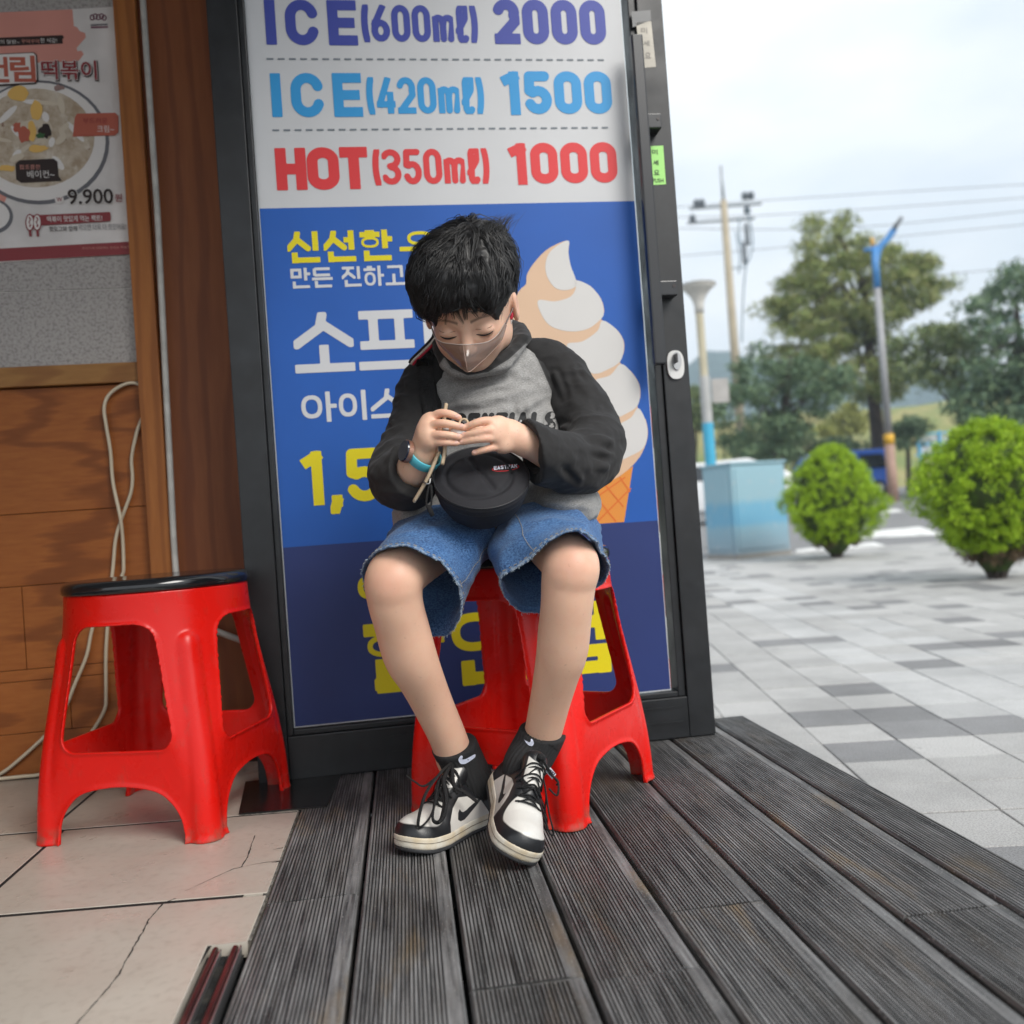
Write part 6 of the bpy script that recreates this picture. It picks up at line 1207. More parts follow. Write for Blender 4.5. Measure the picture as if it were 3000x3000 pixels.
# ================================================================== round shoulder bag
bn = np.array([.06, -.68, .73]); bn /= np.linalg.norm(bn); bc = P(1410, 1397, 1.418); bx = np.array([1., 0, 0]) - bn * bn[0]; bx /= np.linalg.norm(bx); by = np.cross(bn, bx)
bag = empty('shoulder_bag', tuple(bc - bn * .055), 0., 'small round black shoulder bag on the lap with a red and white label', 'bag'); BO = bc - bn * .055
m_bag, k = newmat('black_nylon', .8); c = k.coord(); k.l(k.mix(k.noise(120, c, 3), (.0085, .0085, .0115), (.016, .016, .021)), k.b.inputs['Base Color']); k.bump(k.noise(600, c, 2), .3, .001)
Rb = .0728
def bag_h(x, y):
    r = math.hypot(x, y) / Rb; z = .013 * (1 - r ** 2.2); ri = math.hypot(x + .004, y + .002) / Rb
    z -= .0042 * math.exp(-((ri - .70) / .055) ** 2) * (.35 + .65 * (1 if (x * .55 - y) > -.012 or ri < .9 else 0)); t = math.radians(-63); d = -x * math.sin(t) + y * math.cos(t); a = x * math.cos(t) + y * math.sin(t)
    if abs(a) < .052: z -= .0042 * math.exp(-((d + .001) / .0048) ** 2) * min(1, (.052 - abs(a)) / .012)
    d2 = -x * math.sin(math.radians(25)) + y * math.cos(math.radians(25))
    if x < -.004 and ri < .7: z -= .0016 * math.exp(-((d2 - .012) / .006) ** 2)
    return z
V = [bc + bn * bag_h(0, 0)]; nr, na = 40, 96; Fc = []
for i in range(1, nr + 1):
    r = Rb * (i / nr) ** .9
    for j in range(na): a = 2 * math.pi * j / na; x, y = r * math.cos(a), r * math.sin(a); V.append(bc + bx * x + by * y + bn * (bag_h(x, y) + .0010 * mnoise.noise(Vector((x * 45, y * 45, 2.)))))
Fc += [(0, 1 + j, 1 + (j + 1) % na) for j in range(na)] + [(1 + i * na + j, 1 + (i + 1) * na + j, 1 + (i + 1) * na + (j + 1) % na, 1 + i * na + (j + 1) % na) for i in range(nr - 1) for j in range(na)]
face_o = mk('front_panel', V, Fc, m_bag, bag, True, org=BO); bvh_bag = BVHTree.FromPolygons([tuple(v) for v in V], Fc)
prof = [(Rb - .002, -.001), (Rb + .0012, -.001), (Rb + .0018, -.008), (Rb - .001, -.020), (Rb * .93, -.036), (Rb * .80, -.054), (Rb * .60, -.070), (Rb * .34, -.080), (0, -.083)]
V = [bc + bx * r * math.cos(2 * math.pi * j / na) + by * r * math.sin(2 * math.pi * j / na) + bn * z for r, z in prof for j in range(na)]; mk('side_gusset', V, [(i * na + j, (i + 1) * na + j, (i + 1) * na + (j + 1) % na, i * na + (j + 1) % na) for i in range(len(prof) - 1) for j in range(na)], m_bag, bag, True, org=BO)
circ = lambda R_, z: [bc + bx * R_ * math.cos(2 * math.pi * j / 72) + by * R_ * math.sin(2 * math.pi * j / 72) + bn * z for j in range(73)]
b = MB(); b.tube(circ(Rb + .0008, .0), .0015, 6, False); b.build('piping', M('bag_piping', (.014, .014, .017), .45), bag, True, org=BO); b = MB(); b.tube(circ(Rb - .0004, -.016), .0009, 6, False); b.build('zip', M('bag_zip', (.006, .006, .007), .5), bag, True, org=BO)
lq = [c_ for c_ in ((1442, 1391), (1531, 1381), (1518, 1356), (1427, 1365))]
def quad_grid(q, n=8): q = [np.array(p, float) for p in q]; v = [tuple(q[0] * (1 - s) * (1 - t) + q[1] * s * (1 - t) + q[2] * s * t + q[3] * (1 - s) * t) for t in np.linspace(0, 1, n) for s in np.linspace(0, 1, n)]; return v, [(j * n + i, j * n + i + 1, (j + 1) * n + i + 1, (j + 1) * n + i) for j in range(n - 1) for i in range(n - 1)]
v, f = quad_grid(lq); lb = mk('label_patch', [p if p is not None else bc for p in [cam_hit(bvh_bag, *q, .0010) for q in v]], f, M('label_black', (.006, .006, .007), .7), bag, org=BO)
def on_label(v, f, name, mat, lift): pts = [cam_hit(bvh_bag, *q, lift) for q in v]; return mk(name, [p if p is not None else bc for p in pts], f, mat, lb, org=BO)
el = [(1481 + 40 * math.cos(t) + 0 * math.sin(t), 1371 + 9.5 * math.sin(t) - 4.3 * math.cos(t)) for t in np.linspace(0, 2 * math.pi, 33)[:-1]]; el2 = [(1481 + 37 * math.cos(t), 1371 + 7.5 * math.sin(t) - 4.0 * math.cos(t)) for t in np.linspace(0, 2 * math.pi, 33)[:-1]]
m_lr = M('label_red', (.55, .02, .03), .6); m_lw = M('label_white', (.74, .76, .86), .6)
on_label(el + el2, [(i, (i + 1) % 32, 32 + (i + 1) % 32, 32 + i) for i in range(32)], 'label_oval', m_lr, .0016)
for a_, b_2 in (((1470, 1362), (1492, 1378)), ((1488, 1360), (1474, 1380)), ((1468, 1378), (1496, 1376))): on_label([(a_[0] - 1, a_[1]), (b_2[0] - 1, b_2[1]), (b_2[0] + 1.2, b_2[1] + .8), (a_[0] + 1.2, a_[1] + .8)], [(0, 1, 2, 3)], 'label_stroke', m_lr, .0016 + a_[0] * 1e-7)
v, f = px_glyph('EASTPAK', ((1447, 1377), (1516, 1370), (1515, 1359), (1446, 1366)), .26, None, .1, 14); on_label(v, f, 'lettering', m_lw, .0036)
b = MB(); pr = lambda x, y, Y: P(1100 + x / 3.22, 1150 + y / 3.22, Y)          # zip pull of cord
zp = [(545, 840, 1.405), (505, 800, 1.398), (500, 765, 1.397), (520, 755, 1.397), (535, 790, 1.398), (515, 850, 1.395), (490, 950, 1.393), (480, 1040, 1.392), (500, 1080, 1.391), (525, 1060, 1.391), (530, 960, 1.392), (525, 870, 1.395)]
b.tube(spline([pr(*p) for p in zp], 5), .0016, 6); b.tube([pr(495, 1065, 1.390), pr(515, 1110, 1.389), pr(540, 1165, 1.390)], [.0035, .0040, .0032], 8); b.build('zip_pull', M('cord_black', (.01, .01, .011), .7, bump=.6, bs=500), bag, True, org=BO)
b = MB(); b.tube(spline([pr(*p) for p in ((455, 845, 1.396), (480, 860, 1.392), (510, 855, 1.392), (515, 810, 1.394))], 5), .0014, 6); b.build('zip_slider', M('zip_metal', (.40, .40, .40), .3, .9), bag, True, org=BO)
# strap over the shoulder
def ribbon(px, wpx, bvhs, name, mat, parent, org, lift=.003, th=.0015):
    c_ = spline([(*p, 0) for p in px], 6)[:, :2]; A = []; 
    for i, p in enumerate(c_):
        t = c_[min(i + 1, len(c_) - 1)] - c_[max(i - 1, 0)]; t /= np.linalg.norm(t); nn = np.array([-t[1], t[0]]); row = []
        for s in (-1, -.33, .33, 1):
            hits = [cam_hit(b_, *(p + nn * wpx / 2 * s), lift) for b_ in bvhs]; hits = [h_ for h_ in hits if h_ is not None]; row.append(min(hits, key=lambda q: q[1]) if hits else None)
        A.append(row)
    V = []; good = []
    for row in A:
        ys_ = [q[1] for q in row if q is not None]
        if len(ys_) < 3: continue
        m_ = np.mean([q for q in row if q is not None], 0); good.append([q if q is not None else m_ for q in row])
    V = [q for r in good for q in r]; n = len(good); V += [q + np.array([0, -th, 0]) for q in V]; o_ = n * 4; Fc = []
    for i in range(n - 1):
        for j in range(3): Fc += [(i * 4 + j, (i + 1) * 4 + j, (i + 1) * 4 + j + 1, i * 4 + j + 1), (o_ + i * 4 + j, o_ + i * 4 + j + 1, o_ + (i + 1) * 4 + j + 1, o_ + (i + 1) * 4 + j)]
        for j in (0, 3): Fc.append((i * 4 + j, (i + 1) * 4 + j, o_ + (i + 1) * 4 + j, o_ + i * 4 + j))
    return mk(name, V, Fc, mat, parent, True, org=org)
bvs = [bvh_shirt] + [BVHTree.FromPolygons([tuple(v) for v in q[1]], [tuple(map(int, f)) for f in q[2]]) for q in (slR, slL)]
m_web = M('webbing_black', (.007, .007, .008), .75, bump=.5, bs=300)
ribbon([(1262, 1000), (1246, 1040), (1244, 1080), (1250, 1130), (1258, 1180), (1268, 1240), (1282, 1320), (1300, 1400)], 46, bvs, 'strap', m_web, bag, BO)
m_buc = M('buckle_plastic', (.016, .017, .018), .3, coat=.2)
def pxbox(pts, Yo, th, name, mat, bev=None): v = [cam_hit(bvh_shirt, *p, .006 + Yo) for p in pts]; v = [q if q is not None else P(*p, 1.56) for q, p in zip(v, pts)]; ym = np.mean([q[1] for q in v]); return mk(name, v + [q + np.array([0, -th, 0]) for q in v], [(0, 1, 2, 3)[::-1], (4, 5, 6, 7), (0, 1, 5, 4), (1, 2, 6, 5), (2, 3, 7, 6), (3, 0, 4, 7)], mat, bag, org=BO)
pxbox([(1218, 1080), (1262, 1072), (1258, 1050), (1222, 1054)], 0, .006, 'buckle', m_buc); pxbox([(1222, 1130), (1272, 1118), (1268, 1100), (1222, 1108)], 0, .006, 'buckle', m_buc); pxbox([(1226, 1108), (1264, 1102), (1260, 1078), (1222, 1084)], .001, .003, 'buckle_clip', M('buckle_sheen', (.03, .034, .036), .2))
b = MB(); b.tube(spline([cam_hit(bvh_shirt, u, w, .010) for u, w in ((1247, 1053), (1254, 1062), (1250, 1075), (1262, 1082))], 4), .0016, 6); b.build('buckle_spring', M('buckle_grey', (.35, .36, .36), .35), bag, True, org=BO)
# ================================================================== wristwatch
wc = P(1241, 1336, 1.412); wa = np.array(P(1228, 1350, 1.428)) - np.array(P(1250, 1318, 1.408)); wa = np.array([*P(1206, 1376, 1.44)]) - np.array([*P(1252, 1316, 1.408)]); wa /= np.linalg.norm(wa)
watch = empty('wristwatch', tuple(wc), 0., 'round dark smartwatch with sky blue strap on the wrist of the child', 'watch')
e1 = np.array([-1., -.35, .1]); e1 -= wa * (e1 @ wa); e1 /= np.linalg.norm(e1); e2 = np.cross(wa, e1); V = []; n = 40
for i in range(n):
    a = 2 * math.pi * i / n; rr = .0248
    for w_2, r2 in ((-.0085, 0), (-.0070, .0018), (.0070, .0018), (.0085, 0), (.007, -.001), (-.007, -.001)): V.append(wc + (e1 * math.cos(a) * 1.06 + e2 * math.sin(a)) * (rr + r2) + wa * w_2)
mk('strap', V, [(i * 6 + j, ((i + 1) % n) * 6 + j, ((i + 1) % n) * 6 + (j + 1) % 6, i * 6 + (j + 1) % 6) for i in range(n) for j in range(6)], M('strap_blue', (.085, .46, .56), .5, var=.1), watch, True, org=wc)
fc = wc + e1 * .0255
def disc(r0, r1, h0, h1, name, mat): V = [fc + e1 * h_ + (wa * math.cos(2 * math.pi * j / 32) + e2 * math.sin(2 * math.pi * j / 32)) * r for r, h_ in ((0, h0), (r0, h0), (r1, h1), (0, h1)) for j in range(32)]; return mk(name, V, [(i * 32 + j, i * 32 + (j + 1) % 32, (i + 1) * 32 + (j + 1) % 32, (i + 1) * 32 + j) for i in range(3) for j in range(32)], mat, watch, False, org=wc)
disc(.0175, .0178, 0, .0075, 'case', M('case_rose', (.55, .32, .24), .3, .8)); disc(.0168, .0160, .0070, .0098, 'glass_face', M('watch_glass', (.012, .018, .04), .08, coat=.6))
# ================================================================== wooden sticks and small toy in the hands
m_stk = M('pale_wood', (.60, .47, .32), .6, col2=(.48, .36, .23), vs=30, stretch=(1, 1, .2))
def stick(name, pts, w, t, label):
    p = [np.array(pr(*q)) for q in pts]; o_ = np.mean(p, 0); b = MB(); b.tube(spline(p, 5), w, 8, flat=t); o = b.build(name, m_stk, None, True, org=o_, loc=tuple(o_)); return tag(o, label, 'stick', 'wooden sticks in the hands')
stick('wooden_stick', [(668, 108, 1.405), (650, 230, 1.402), (645, 400, 1.399), (655, 540, 1.393), (630, 680, 1.390)], .0060, .5, 'short flat wooden stick upright between the fingers of the child')
stick('wooden_stick', [(600, 560, 1.397), (540, 700, 1.395), (470, 850, 1.400), (365, 1025, 1.412)], .0060, .5, 'long pale wooden stick slanting down from the fist beside the bag')
toy = empty('craft_ring', tuple(pr(810, 320, 1.378)), 0., 'small wooden ring and white paper scrap pinched between the fingertips', 'toy'); TO = pr(810, 320, 1.378)
b = MB(); cr_ = pr(832, 288, 1.376); b.tube([cr_ + np.array([math.cos(a) * .0062, .001 * math.sin(a), math.sin(a) * .0062]) for a in np.linspace(0, 2 * math.pi, 21)], .0018, 8, False); b.build('ring', m_stk, toy, True, org=TO)
vs_ = Vol(pr(700, 400, 1.375) - .03, pr(800, 330, 1.375) + .03, .0015); [vs_.cone(pr(x, y, 1.377), pr(x2, y2, 1.376), .0042, .0036, .002) for x, y, x2, y2 in ((735, 355, 790, 370), (790, 350, 815, 375), (770, 380, 820, 385))]
V, Fq = vs_.mesh(); N = vnormals(V, Fq); V = fold(V, N, .0012, 3., (200, 200, 200)); mk('paper_scrap', V, Fq, M('paper_white', (.64, .62, .60), .8), toy, True, org=TO)
b = MB(); b.tube([pr(640, 348, 1.389), pr(690, 352, 1.389)], .0042, 8, flat=.6); b.build('scrap_end', MATS['paper_white'], toy, True, org=TO)
# ================================================================== BACKGROUND
def GS(u, v):                    # picture point -> ground
    d = ray(u, v); t = 1.
    for _ in range(60):
        z = ground_z((CP + d * t)[1]); t = t + .5 * ((z - CP[2]) / d[2] - t) if d[2] < 0 else 40.
        t = min(t, 200)
    return CP + d * t
c8 = lambda x, y: (1900 + x / 1.4864, 400 + y / 1.4864)
B8 = lambda x, y, Y: P(*c8(x, y), Y)
def leaf_mat(name, a, b, c_, sss=.0):
    m, k = newmat(name, .62); co = k.coord(); at = k.n('ShaderNodeAttribute'); at.attribute_name = 'tone'
    k.l(k.mix(k.ramp(at.outputs['Fac'], [(.0, 0.), (1., 1.)]), k.mix(k.noise(2.5, co, 3), a, b), c_), k.b.inputs['Base Color']); k.b.inputs['Specular IOR Level'].default_value = .25
    k.b.inputs['Transmission Weight'].default_value = 0; return m
def leaves(centres, radii, per, size, seed, up=.35, stretch=1.6, wid=.5):
    """leaf-sized quads spread through ellipsoid clumps -> V, F, tone"""
    r = np.random.default_rng(seed); n = len(centres) * per; ci = np.repeat(np.arange(len(centres)), per)
    d = r.normal(size=(n, 3)); d /= np.linalg.norm(d, axis=1)[:, None]; rad = r.random(n) ** .45; p = np.array(centres)[ci] + d * rad[:, None] * np.array(radii)[ci]
    nrm = d * .7 + r.normal(size=(n, 3)) * .55 + np.array([0, 0, up]); nrm /= np.linalg.norm(nrm, axis=1)[:, None]; t = np.cross(nrm, r.normal(size=(n, 3))); t /= np.linalg.norm(t, axis=1)[:, None]; b = np.cross(nrm, t); s = size * r.uniform(.55, 1.25, n)[:, None]
    V = np.stack([p - t * s * stretch, p - b * s * wid, p + t * s * stretch, p + b * s * wid], 1).reshape(-1, 3); Fq = np.arange(n * 4).reshape(n, 4); tone = np.repeat(np.clip(r.normal(.5, .28, n), 0, 1), 4); return V, Fq, tone
def limb(b, pts, r0, r1, n=7): q = spline(pts, 5); b.tube(q, [r0 + (r1 - r0) * i / (len(q) - 1) for i in range(len(q))], n)
bark = M('bark', (.075, .055, .045), .9, col2=(.035, .027, .022), vs=3, bump=.8, bs=14, stretch=(6, 6, 1))
def in_poly(poly, n, rnd, gap=0.):
    poly = np.array(poly, float); lo, hi = poly.min(0), poly.max(0); out = []
    while len(out) < n:
        p = lo + rnd.random(2) * (hi - lo)
        if poly_sd(np.array([p[0]]), np.array([p[1]]), poly)[0] < -8: out.append(p)
    return out
def tree(name, label, trunk, poly, Y, depth, nclump, per, crad, leaf, mat, seed, group, limbs=7, tr=(.22, .07), flatz=.6):
    base = np.array(trunk[0]); r = np.random.default_rng(seed); root = empty(name, tuple(base), 0., label, 'tree', group)
    cs = np.array([B8(x, y, Y + r.uniform(-depth, depth)) for x, y in in_poly(poly, nclump, r)]); b = MB(); limb(b, trunk, *tr, 9)
    for q in cs[r.choice(len(cs), limbs, False)]:
        t0 = np.array(trunk[0]) + (np.array(trunk[-1]) - np.array(trunk[0])) * r.uniform(.45, .95); limb(b, [t0, (t0 + q) / 2 + np.array([0, 0, .15]), q], tr[1] * .8, tr[1] * .2, 6)
    b.build('trunk', bark, root, True, org=base); rad = crad * r.uniform(.6, 1.3, len(cs)); V, Fq, tone = leaves(cs, np.stack([rad * 1.15, rad, rad * flatz], 1), per, leaf, seed, .35, 2.6 if 'pine' in name else 1.8, .30 if 'pine' in name else .45); mk('crown', V, Fq, mat, root, False, org=base, attrs={'tone': tone}); return root
M_pine = leaf_mat('pine_needles', (.14, .22, .055), (.18, .26, .065), (.31, .30, .11)); M_dark = leaf_mat('conifer_dark', (.065, .125, .08), (.09, .155, .09), (.15, .21, .10)); M_mid = leaf_mat('leaf_mid', (.11, .18, .07), (.15, .215, .08), (.24, .27, .11)); M_yel = leaf_mat('leaf_yellow', (.20, .24, .05), (.28, .30, .07), (.36, .36, .12))
gz_ = lambda Y: ground_z(Y)
def foot(x, y, Y): p = B8(x, y, Y); return np.array([p[0], Y, gz_(Y)])
G1 = 'trees beyond the car park'
tree('pine_tree', 'tall open pine with brownish green needles behind the tall street lamp', [foot(1010, 1420, 33), B8(985, 1180, 33), B8(960, 900, 33), B8(930, 640, 33), B8(800, 380, 33)],
     [(740, 290), (765, 400), (825, 340), (850, 280), (872, 370), (930, 395), (965, 450), (1010, 490), (1120, 465), (1180, 520), (1262, 545), (1275, 610), (1345, 640), (1262, 690), (1240, 760), (1170, 800), (1060, 780), (1060, 900), (1110, 1040), (1090, 1120), (1010, 1170), (920, 1160), (860, 1100), (720, 1080), (560, 1020), (480, 960), (500, 870), (490, 790), (515, 690), (600, 620), (665, 550), (665, 440), (700, 350)], 33, 1.9, 270, 110, .52, .075, M_pine, 1, G1, 14, (.28, .07))
tree('conifer_tree', 'dark blue-green spreading conifer behind the trumpet lamp and pale blue cabinet', [foot(560, 1500, 27), B8(570, 1330, 27), B8(600, 1150, 27), B8(620, 960, 27)], [(300, 1340), (310, 1200), (340, 1080), (385, 990), (470, 900), (540, 930), (700, 960), (850, 1000), (900, 1070), (860, 1150), (760, 1180), (850, 1245), (700, 1270), (690, 1350), (560, 1410), (420, 1410)], 27, 1.4, 105, 75, .46, .07, M_dark, 2, G1, 8)
tree('conifer_tree', 'dark branching pine bough tree between the tall street lamp and the right edge', [foot(1390, 1480, 30), B8(1370, 1250, 30), B8(1330, 1050, 30), B8(1300, 900, 30)], [(1080, 860), (1180, 830), (1330, 810), (1420, 870), (1440, 990), (1400, 1090), (1330, 1130), (1260, 1090), (1180, 1090), (1090, 1060), (1050, 960)], 30, 1.4, 62, 75, .48, .075, M_mid, 3, G1, 8)
tree('broadleaf_tree', 'dense green broadleaf tree behind the thin traffic mast', [foot(1640, 1480, 28), B8(1630, 1250, 28), B8(1620, 1000, 28), B8(1600, 720, 28)], [(1360, 770), (1430, 690), (1480, 600), (1560, 540), (1640, 580), (1760, 560), (1900, 640), (1950, 900), (1900, 1250), (1640, 1260), (1500, 1260), (1380, 1260), (1275, 1160), (1330, 1090), (1420, 1000), (1440, 900)], 28, 1.8, 170, 70, .52, .085, M_dark, 4, G1, 9)
tree('shrub_tree', 'low dark rounded tree beside the pine trunk', [foot(1130, 1480, 36), B8(1130, 1370, 36), B8(1130, 1290, 36)], [(1050, 1270), (1090, 1220), (1140, 1205), (1205, 1240), (1200, 1310), (1130, 1380), (1070, 1360)], 36, .8, 30, 70, .40, .075, M_dark, 5, G1, 4, (.12, .04))
tree('young_tree', 'yellow-green young tree on the bank left of the pine trunk', [foot(880, 1480, 44), B8(880, 1330, 44), B8(880, 1240, 44)], [(830, 1150), (880, 1160), (955, 1205), (960, 1290), (830, 1310), (700, 1310), (700, 1280), (770, 1250)], 44, 1., 36, 70, .5, .09, M_yel, 6, G1, 4, (.12, .04))
tree('young_tree', 'light green young tree behind the trumpet lamp pole', [foot(200, 1500, 38), B8(200, 1330, 38), B8(205, 1200, 38)], [(120, 1110), (200, 1080), (245, 1120), (320, 1190), (330, 1250), (220, 1280), (120, 1270)], 38, 1., 34, 60, .5, .085, M_mid, 7, G1, 4, (.12, .04))
tree('shrub_tree', 'low row of dark shrubs under the conifer, behind the lime bush', [foot(640, 1500, 37), B8(640, 1400, 37), B8(640, 1340, 37)], [(310, 1330), (420, 1290), (560, 1280), (700, 1310), (860, 1320), (960, 1300), (990, 1420), (700, 1440), (330, 1430)], 37, .8, 60, 75, .55, .085, M_dark, 8, G1, 6, (.10, .04))
# grassy bank and far hills
m, k = newmat('dry_grass', .9); c = k.coord(); k.l(k.mix(k.ramp(k.noise(.5, c, 6), [(.35, 0.), (.65, 1.)]), (.30, .27, .115), (.17, .21, .07)), k.b.inputs['Base Color']); k.bump(k.noise(8, c), .6, .1)
def ridge(name, x0, x1, y0, y1, prof, mat, nx=60, ny=10, amp=.2, sc_=.2, seed=0.):
    V = []
    for j in range(ny + 1):
        for i in range(nx + 1):
            x = x0 + (x1 - x0) * i / nx; y = y0 + (y1 - y0) * j / ny; t = j / ny; h_ = prof(x) * (sstep(0, .8, t) if t < .8 else 1 - .2 * (t - .8)); V.append((x, y, ground_z(y0) - .1 + h_ + amp * min(1, t * 3) * mnoise.noise(Vector((x * sc_, y * sc_, seed)))))
    return mk(name, V, [(j * (nx + 1) + i, j * (nx + 1) + i + 1, (j + 1) * (nx + 1) + i + 1, (j + 1) * (nx + 1) + i) for j in range(ny) for i in range(nx)], mat, None, True)
tag(ridge('bank', -30, 90, 48, 66, lambda x: 5.6 if x > 10 else 3.6, m, amp=.5), 'dry grass bank beyond the trees', kind='structure')
m, k = newmat('forest_hill', .95); c = k.coord(); k.l(k.mix(k.ramp(k.noise(.06, c, 8, .7), [(.3, 0.), (.7, 1.)]), (.035, .075, .075), (.06, .11, .10)), k.b.inputs['Base Color']); k.bump(k.noise(.15, c, 6), 1., 5.)
def hz_(x, Y, v): return P(c8(x, 0)[0], c8(0, v)[1], Y)[2]
hp = [(-900, 20), (B8(100, 0, 430)[0], hz_(100, 430, 1010)), (B8(200, 0, 430)[0], hz_(200, 430, 925)), (B8(330, 0, 430)[0], hz_(330, 430, 935)), (B8(420, 0, 430)[0], hz_(420, 430, 985)), (B8(700, 0, 430)[0], hz_(700, 430, 1090)), (B8(900, 0, 430)[0], hz_(900, 430, 1075)), (B8(1200, 0, 430)[0], hz_(1200, 430, 1000)), (B8(1640, 0, 430)[0], hz_(1640, 430, 1060)), (700, 25)]
tag(ridge('hills', -500, 600, 380, 460, lambda x: float(np.interp(x, [p[0] for p in hp], [p[1] for p in hp])), m, 160, 10, 3., .03), 'bluish wooded hills on the horizon', kind='structure')
# ---- kerb and road paint
m_pnt = M('road_paint', (.72, .72, .70), .7, col2=(.42, .42, .41), vs=5, detail=8, c2pos=(.36, .46))
def gpoly(name, pts, mat, lift=.006): 
    q = [GS(*c8(*p)) for p in pts]; return mk(name, [(a[0], a[1], a[2] + lift) for a in q], [tuple(range(len(q)))], mat, None)
gm = tag(gpoly('road_marking', [(905, 1725), (1180, 1700), (1300, 1735), (930, 1752)], m_pnt), kind='structure'); tag(gpoly('road_marking', [(640, 1800), (980, 1768), (1040, 1785), (650, 1822)], m_pnt), kind='structure'); tag(gpoly('road_marking', [(870, 1640), (1080, 1622), (1110, 1634), (890, 1655)], m_pnt), kind='structure')
kb = MB(); kb.box((1.6, 12.05, PZ - .03), (12, 12.2, PZ + .008), .01); tag(kb.build('kerb', M('kerb_stone', (.42, .41, .40), .85, vs=3, bump=.3)), kind='structure')
# ---- lime shrubs
M_lime = leaf_mat('lime_leaf', (.17, .33, .010), (.24, .41, .014), (.38, .53, .025)); M_brown = leaf_mat('dead_shaded_leaf', (.06, .04, .022), (.10, .065, .035), (.16, .11, .06))
def lime_shrub(u, v, rx, top, wide, lowdark, label, seed):
    base = G(u, v, PZ); Y = base[1]; px = Y / F; r = np.random.default_rng(seed); root = empty('globe_shrub', tuple(base), 0., label, 'shrub', 'lime green globe shrubs'); Hh = (v - top) * px; R_ = rx * px; zc = (v - wide) * px
    def rad(z): t = np.where(z > zc, (z - zc) / (Hh - zc), (zc - z) / (zc - .02)); return R_ * np.where(z > zc, np.clip(1 - t ** 1.8, 0, 1) ** .72, np.clip(1 - .86 * t ** 1.35, .1, 1))
    n = 900; z = r.uniform(.12 * Hh, Hh * .985, n); a = r.uniform(0, 2 * math.pi, n); bump = 1 + .09 * np.sin(3 * a + z * 7) + .08 * np.sin(7 * a - z * 11) + r.normal(0, .035, n); rr = rad(z) * r.uniform(.80, 1.0, n) * bump; cs = np.stack([base[0] + rr * np.cos(a), base[1] + rr * np.sin(a), base[2] + z], 1); low = z < lowdark * Hh
    cr_ = r.uniform(.030, .060, n) * (R_ / .55)
    for nm, sel, mt_, per in (('foliage', ~low, M_lime, 70), ('dead_shaded_foliage', low, M_brown, 34)):  # low leaves: dead on the small shrub, painted base shadow on the larger
        V, Fq, tone = leaves(cs[sel], np.stack([cr_[sel], cr_[sel], cr_[sel] * 1.15], 1), per, .0080 * (R_ / .55), seed + 3, .5, 1.9); mk(nm, V, Fq, mt_, root, False, org=base, attrs={'tone': tone})
    core = MB(); prof = [(.02, .02)] + [(float(rad(np.array(q))) * .74, q) for q in np.linspace(.06, Hh * .95, 12)] + [(.0, Hh * .96)]; core.lathe(prof, 20); core.build('inner_twigs', M('twig_dark', (.045, .085, .008), .95, col2=(.03, .045, .01), vs=20), root, True)
    st = MB()
    for i in range(9): t = 2 * math.pi * i / 9; limb(st, [(.03 * math.cos(t), .03 * math.sin(t), -.02), (.10 * math.cos(t), .10 * math.sin(t), .12 * Hh), (.22 * math.cos(t), .22 * math.sin(t), .35 * Hh)], .022, .010, 6)
    st.build('stems', bark, root, True); return root
lime_shrub(2452, 1634, 142, 1302, 1490, .15, 'rounded lime green shrub beside the pale blue cabinet', 21)
lime_shrub(2922, 1694, 214, 1226, 1440, .20, 'larger lime green globe shrub with bare base and painted base shadow on the pavers', 22)
# ---- pale blue cabinet
cb0 = G(2160, 1640, PZ); cab_ = empty('utility_cabinet', tuple(cb0), math.radians(24), 'weathered pale blue metal utility cabinet on the plaza edge', 'cabinet')
m, k = newmat('cabinet_paint', .5); c = k.coord(); sep = k.n('ShaderNodeSeparateXYZ'); k.l(c, sep.inputs[0]); nz_ = k.noise(5, c, 6, .65); ad = k.n('ShaderNodeMath', operation='MULTIPLY_ADD'); ad.inputs[1].default_value = .12; k.l(nz_, ad.inputs[0]); k.l(sep.outputs[2], ad.inputs[2])
pb = k.ramp(ad.outputs[0], [(.0, (.28, .28, .27)), (.16, (.24, .33, .39)), (.44, (.22, .38, .47)), (.52, (.14, .36, .52)), (.72, (.15, .37, .52)), (.82, (.26, .42, .49))]); pb = k.mix(k.ramp(k.noise(9, c, 7, .7), [(.58, 0.), (.66, .55)]), pb, (.42, .45, .46)); k.l(pb, k.b.inputs['Base Color']); m_cab = m
wr, wl_, hh_c = .86, .62, 1.19
MB().box((0, 0, 0), (wr, wl_, .06), .004).build('plinth', M('plinth_grey', (.30, .29, .27), .9), cab_); MB().box((.01, .01, .0605), (wr - .01, wl_ - .01, hh_c), .006).build('housing', m_cab, cab_); MB().box((-.012, -.012, hh_c + .001), (wr + .012, wl_ + .012, hh_c + .03), .006).build('lid', m_cab, cab_)
MB().box((.06, -.002, .12), (wr - .06, .0095, hh_c - .06), .003).build('door_panel', m_cab, cab_); MB().box((-.002, .06, .12), (.0095, wl_ - .06, hh_c - .06), .003).build('door_panel', m_cab, cab_); MB().box((wr - .12, -.018, .58), (wr - .10, -.0025, .70), .003).build('handle', M('cab_handle', (.2, .22, .23), .4, .5), cab_)
